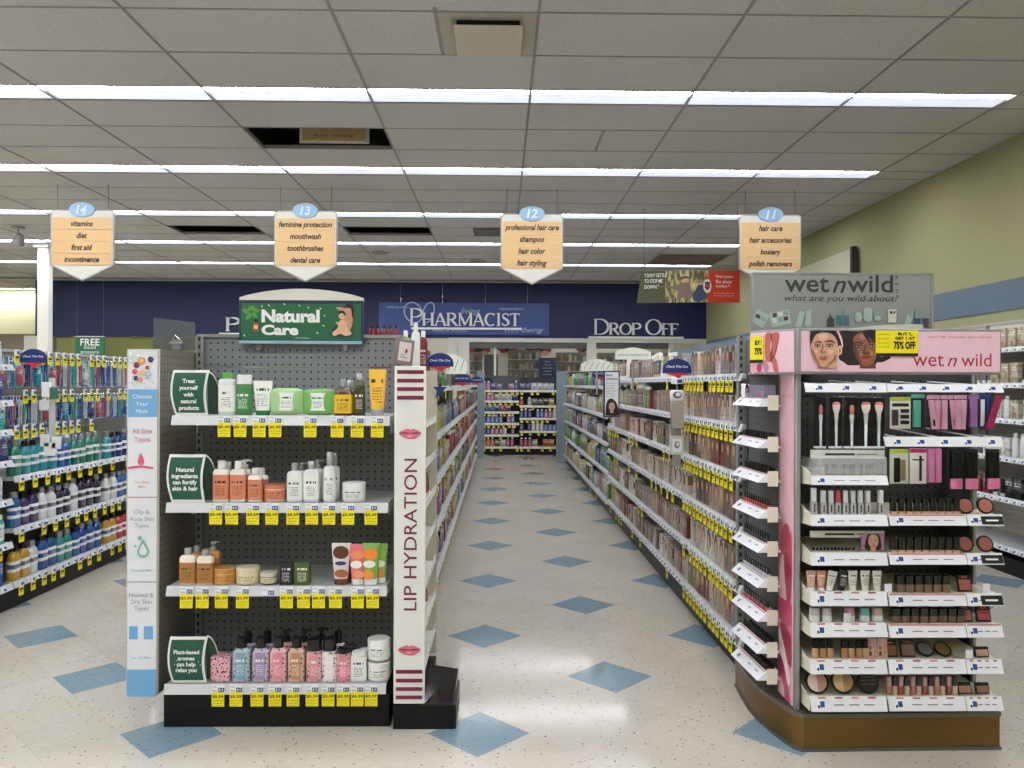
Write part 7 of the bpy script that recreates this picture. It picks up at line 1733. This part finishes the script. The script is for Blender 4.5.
# ---- side trays facing the aisle
ZS2 = [1.425, 1.25, 1.105, .954, .81, .662, .52, .385, .272]
yA, yB_ = 3.30, 3.62
def XT2(y): return 1.126-.016*(y-yA)/(yB_-yA)
for i, z in enumerate(ZS2):
    m = MB(); a1, a2 = XT2(yA), XT2(yB_); d = .040; hh_ = .036
    m.add([(a1, yA, z), (a2, yB_, z), (a2-d, yB_, z-hh_), (a1-d, yA, z-hh_), (a1+.004, yA, z), (a2+.004, yB_, z), (a2+.004, yB_, z-hh_), (a1+.004, yA, z-hh_)], [(0, 1, 2, 3), (4, 7, 6, 5), (0, 3, 7, 4), (1, 5, 6, 2), (3, 2, 6, 7), (0, 4, 5, 1)], TRAY)
    m.slab([(a1, yA+.004), (a2, yB_), (XC-.002, yB_), (XC-.002, 3.372), (1.186, 3.372), (1.186, yA+.004)], z-.036, z-.030, TRAYC); q = m.build('side_tray', CD)
    m = MB(); m.box(1.128, 1.172, yA-.002, yA+.002, z-.052, z+.012, TRAYC); m.build('tray_side', q)
    m = MB()
    f = lambda y, v: (XT2(y)-d*v-.0008, y, z-hh_*v+.0008)
    def on(y0, y1, v0, v1, mt): m.add([f(y0, v0), f(y1, v0), f(y1, v1), f(y0, v1)], [(0, 1, 2, 3)], mt)
    on(yA+.01, yB_-.01, .03, .12, mat('tray_line', (176, 130, 130), .5))
    for y in (yA+.235,): on(y, y+.05, .3, .75, _M['ticket_white']); on(y+.02, y+.045, .35, .7, BLUEINK)
    for y in (yA+.05, yA+.13): on(y, y+.03, .4, .5, GREY)
    m.build('price_strip', q)
m = MB(); m.box(-.014, .014, -.010, .010, 0, .055, 'paint', .002); c = MB(); c.box(-.011, .011, -.008, .008, .055, .085, BLACKG, .002); kind('nail_polish', ('nail_polish', m, 0), ('cap', c, None))
m = MB(); m.loft([(0, .017, .017), (.03, .017, .017), (.031, .014, .014), (.036, .014, .014)], 'paint', 12); c = MB(); c.loft([(.036, .0165, .0165), (.07, .0165, .0165)], BLACKG, 12); kind('lipstick_tube', ('lipstick', m, 0), ('cap', c, None))
SC9 = [[('lipstick_tube', (206, 90, 120), 'pink')], [('lipstick_tube', (150, 50, 60), 'dark red'), ('lipstick_tube', (90, 40, 50), 'plum')], [('lipstick_tube', (196, 120, 110), 'nude'), ('lipstick_tube', (150, 60, 60), 'red')], [('nail_polish', (176, 60, 44), 'rust')], [('nail_polish', (50, 54, 52), 'charcoal')], [('nail_polish', (196, 196, 206), 'silver')], [('nail_polish', (206, 90, 90), 'coral'), ('nail_polish', (150, 60, 90), 'berry')], [('lipstick_tube', (190, 110, 96), 'bronze pink')], [('lipstick_tube', (196, 140, 130), 'rose')]]
for i, z in enumerate(ZS2):
    if i == 0: continue
    for j in range(11):
        for r_ in range(2 if i in (1, 2, 7, 8) else 1):
            kn, c, cn = SC9[i][(j+r_) % len(SC9[i])]
            put(kn, 'lipstick' if kn == 'lipstick_tube' else 'nail_polish', (XT2(3.33+.026*j)+.017+.024*r_, 3.335+.026*j, z-.0295), -PI/2, (c, c), '%s %s, %s side tray from the header, %s from the petal panel%s' % (cn, 'lipstick' if kn == 'lipstick_tube' else 'nail polish', nth(i+1), nth(j+1), ' behind' if r_ else ''), 'lipstick' if kn == 'lipstick_tube' else 'nail polish', 'make-up in the side trays', sc=(.78, .78, .8 if i not in (7, 8) else .7))
m = MB(); m.box(0, .055, 0, .20, 0, .085, mat('bag_clear', (176, 170, 196), .12, alpha=.5), .004); m.build; q = m.build('cosmetic_case', None, (1.128, 3.36, ZS2[0]-.0295)); tag(q, 'clear lilac cosmetic case on the highest side tray under the header', 'cosmetic case')
m = MB(); m.loft([(.0, .03, .05), (.02, .045, .08), (.045, .035, .06), (.06, .01, .02)], mat('bow_pink', (206, 60, 110), .35), 14, cx=.026, cy=.11); m.build('pink_puff', q)
m = MB(); m.box(-.02, .0, -.03, .03, 0, .09, 'print_hair', .002); tag(m.build('nail_kit', None, (1.135, 3.60, ZS2[0]-.0295)), 'tan printed nail kit box beside the clear cosmetic case', 'nail kit')

# ------------------------------------------------------------------ wall shelving by the olive wall
PGC = 'peg_cream'; XW = 4.42
WL = [.22, .60, .92, 1.22, 1.50, 1.78]
o = gondola('wall_shelving', 'cream pegboard wall shelving stocked with grey and white packs along the olive wall', 3.97, XW, 4.6, 14.36, 2.02, [(4.6+1.22*i, 4.6+1.22*(i+1), WL) for i in range(8)], 4.0, peg=PGC, slot='slotted_steel', twin=False)
PAL['wall'] = [((196, 196, 196), 'silver'), ((40, 42, 46), 'black'), ((226, 226, 222), 'white'), ((120, 122, 126), 'grey'), ((196, 176, 150), 'beige')]
PAL['wall2'] = [((24, 30, 60), 'navy'), ((30, 30, 34), 'black'), ((120, 30, 40), 'wine'), ((60, 40, 60), 'plum')]
for bi in range(3):
    y0, y1 = 4.6+1.22*bi, 4.6+1.22*(bi+1)
    for li, z in enumerate(WL):
        if li in (0,): continue
        where = 'wall shelving %s bay, %s shelf' % (ORD[bi], SHN[6][li])
        fill((3.97, 9), y0+.03, y1-.03, z, ['carton', 'shampoo_bottle', 'squeeze_tube'] if li < 5 else ['carton'], 'wall' if li > 1 else 'wall2', .2, where, 'goods on the wall shelving', wmul=.9, far=True, gap=.03, skip=.12)
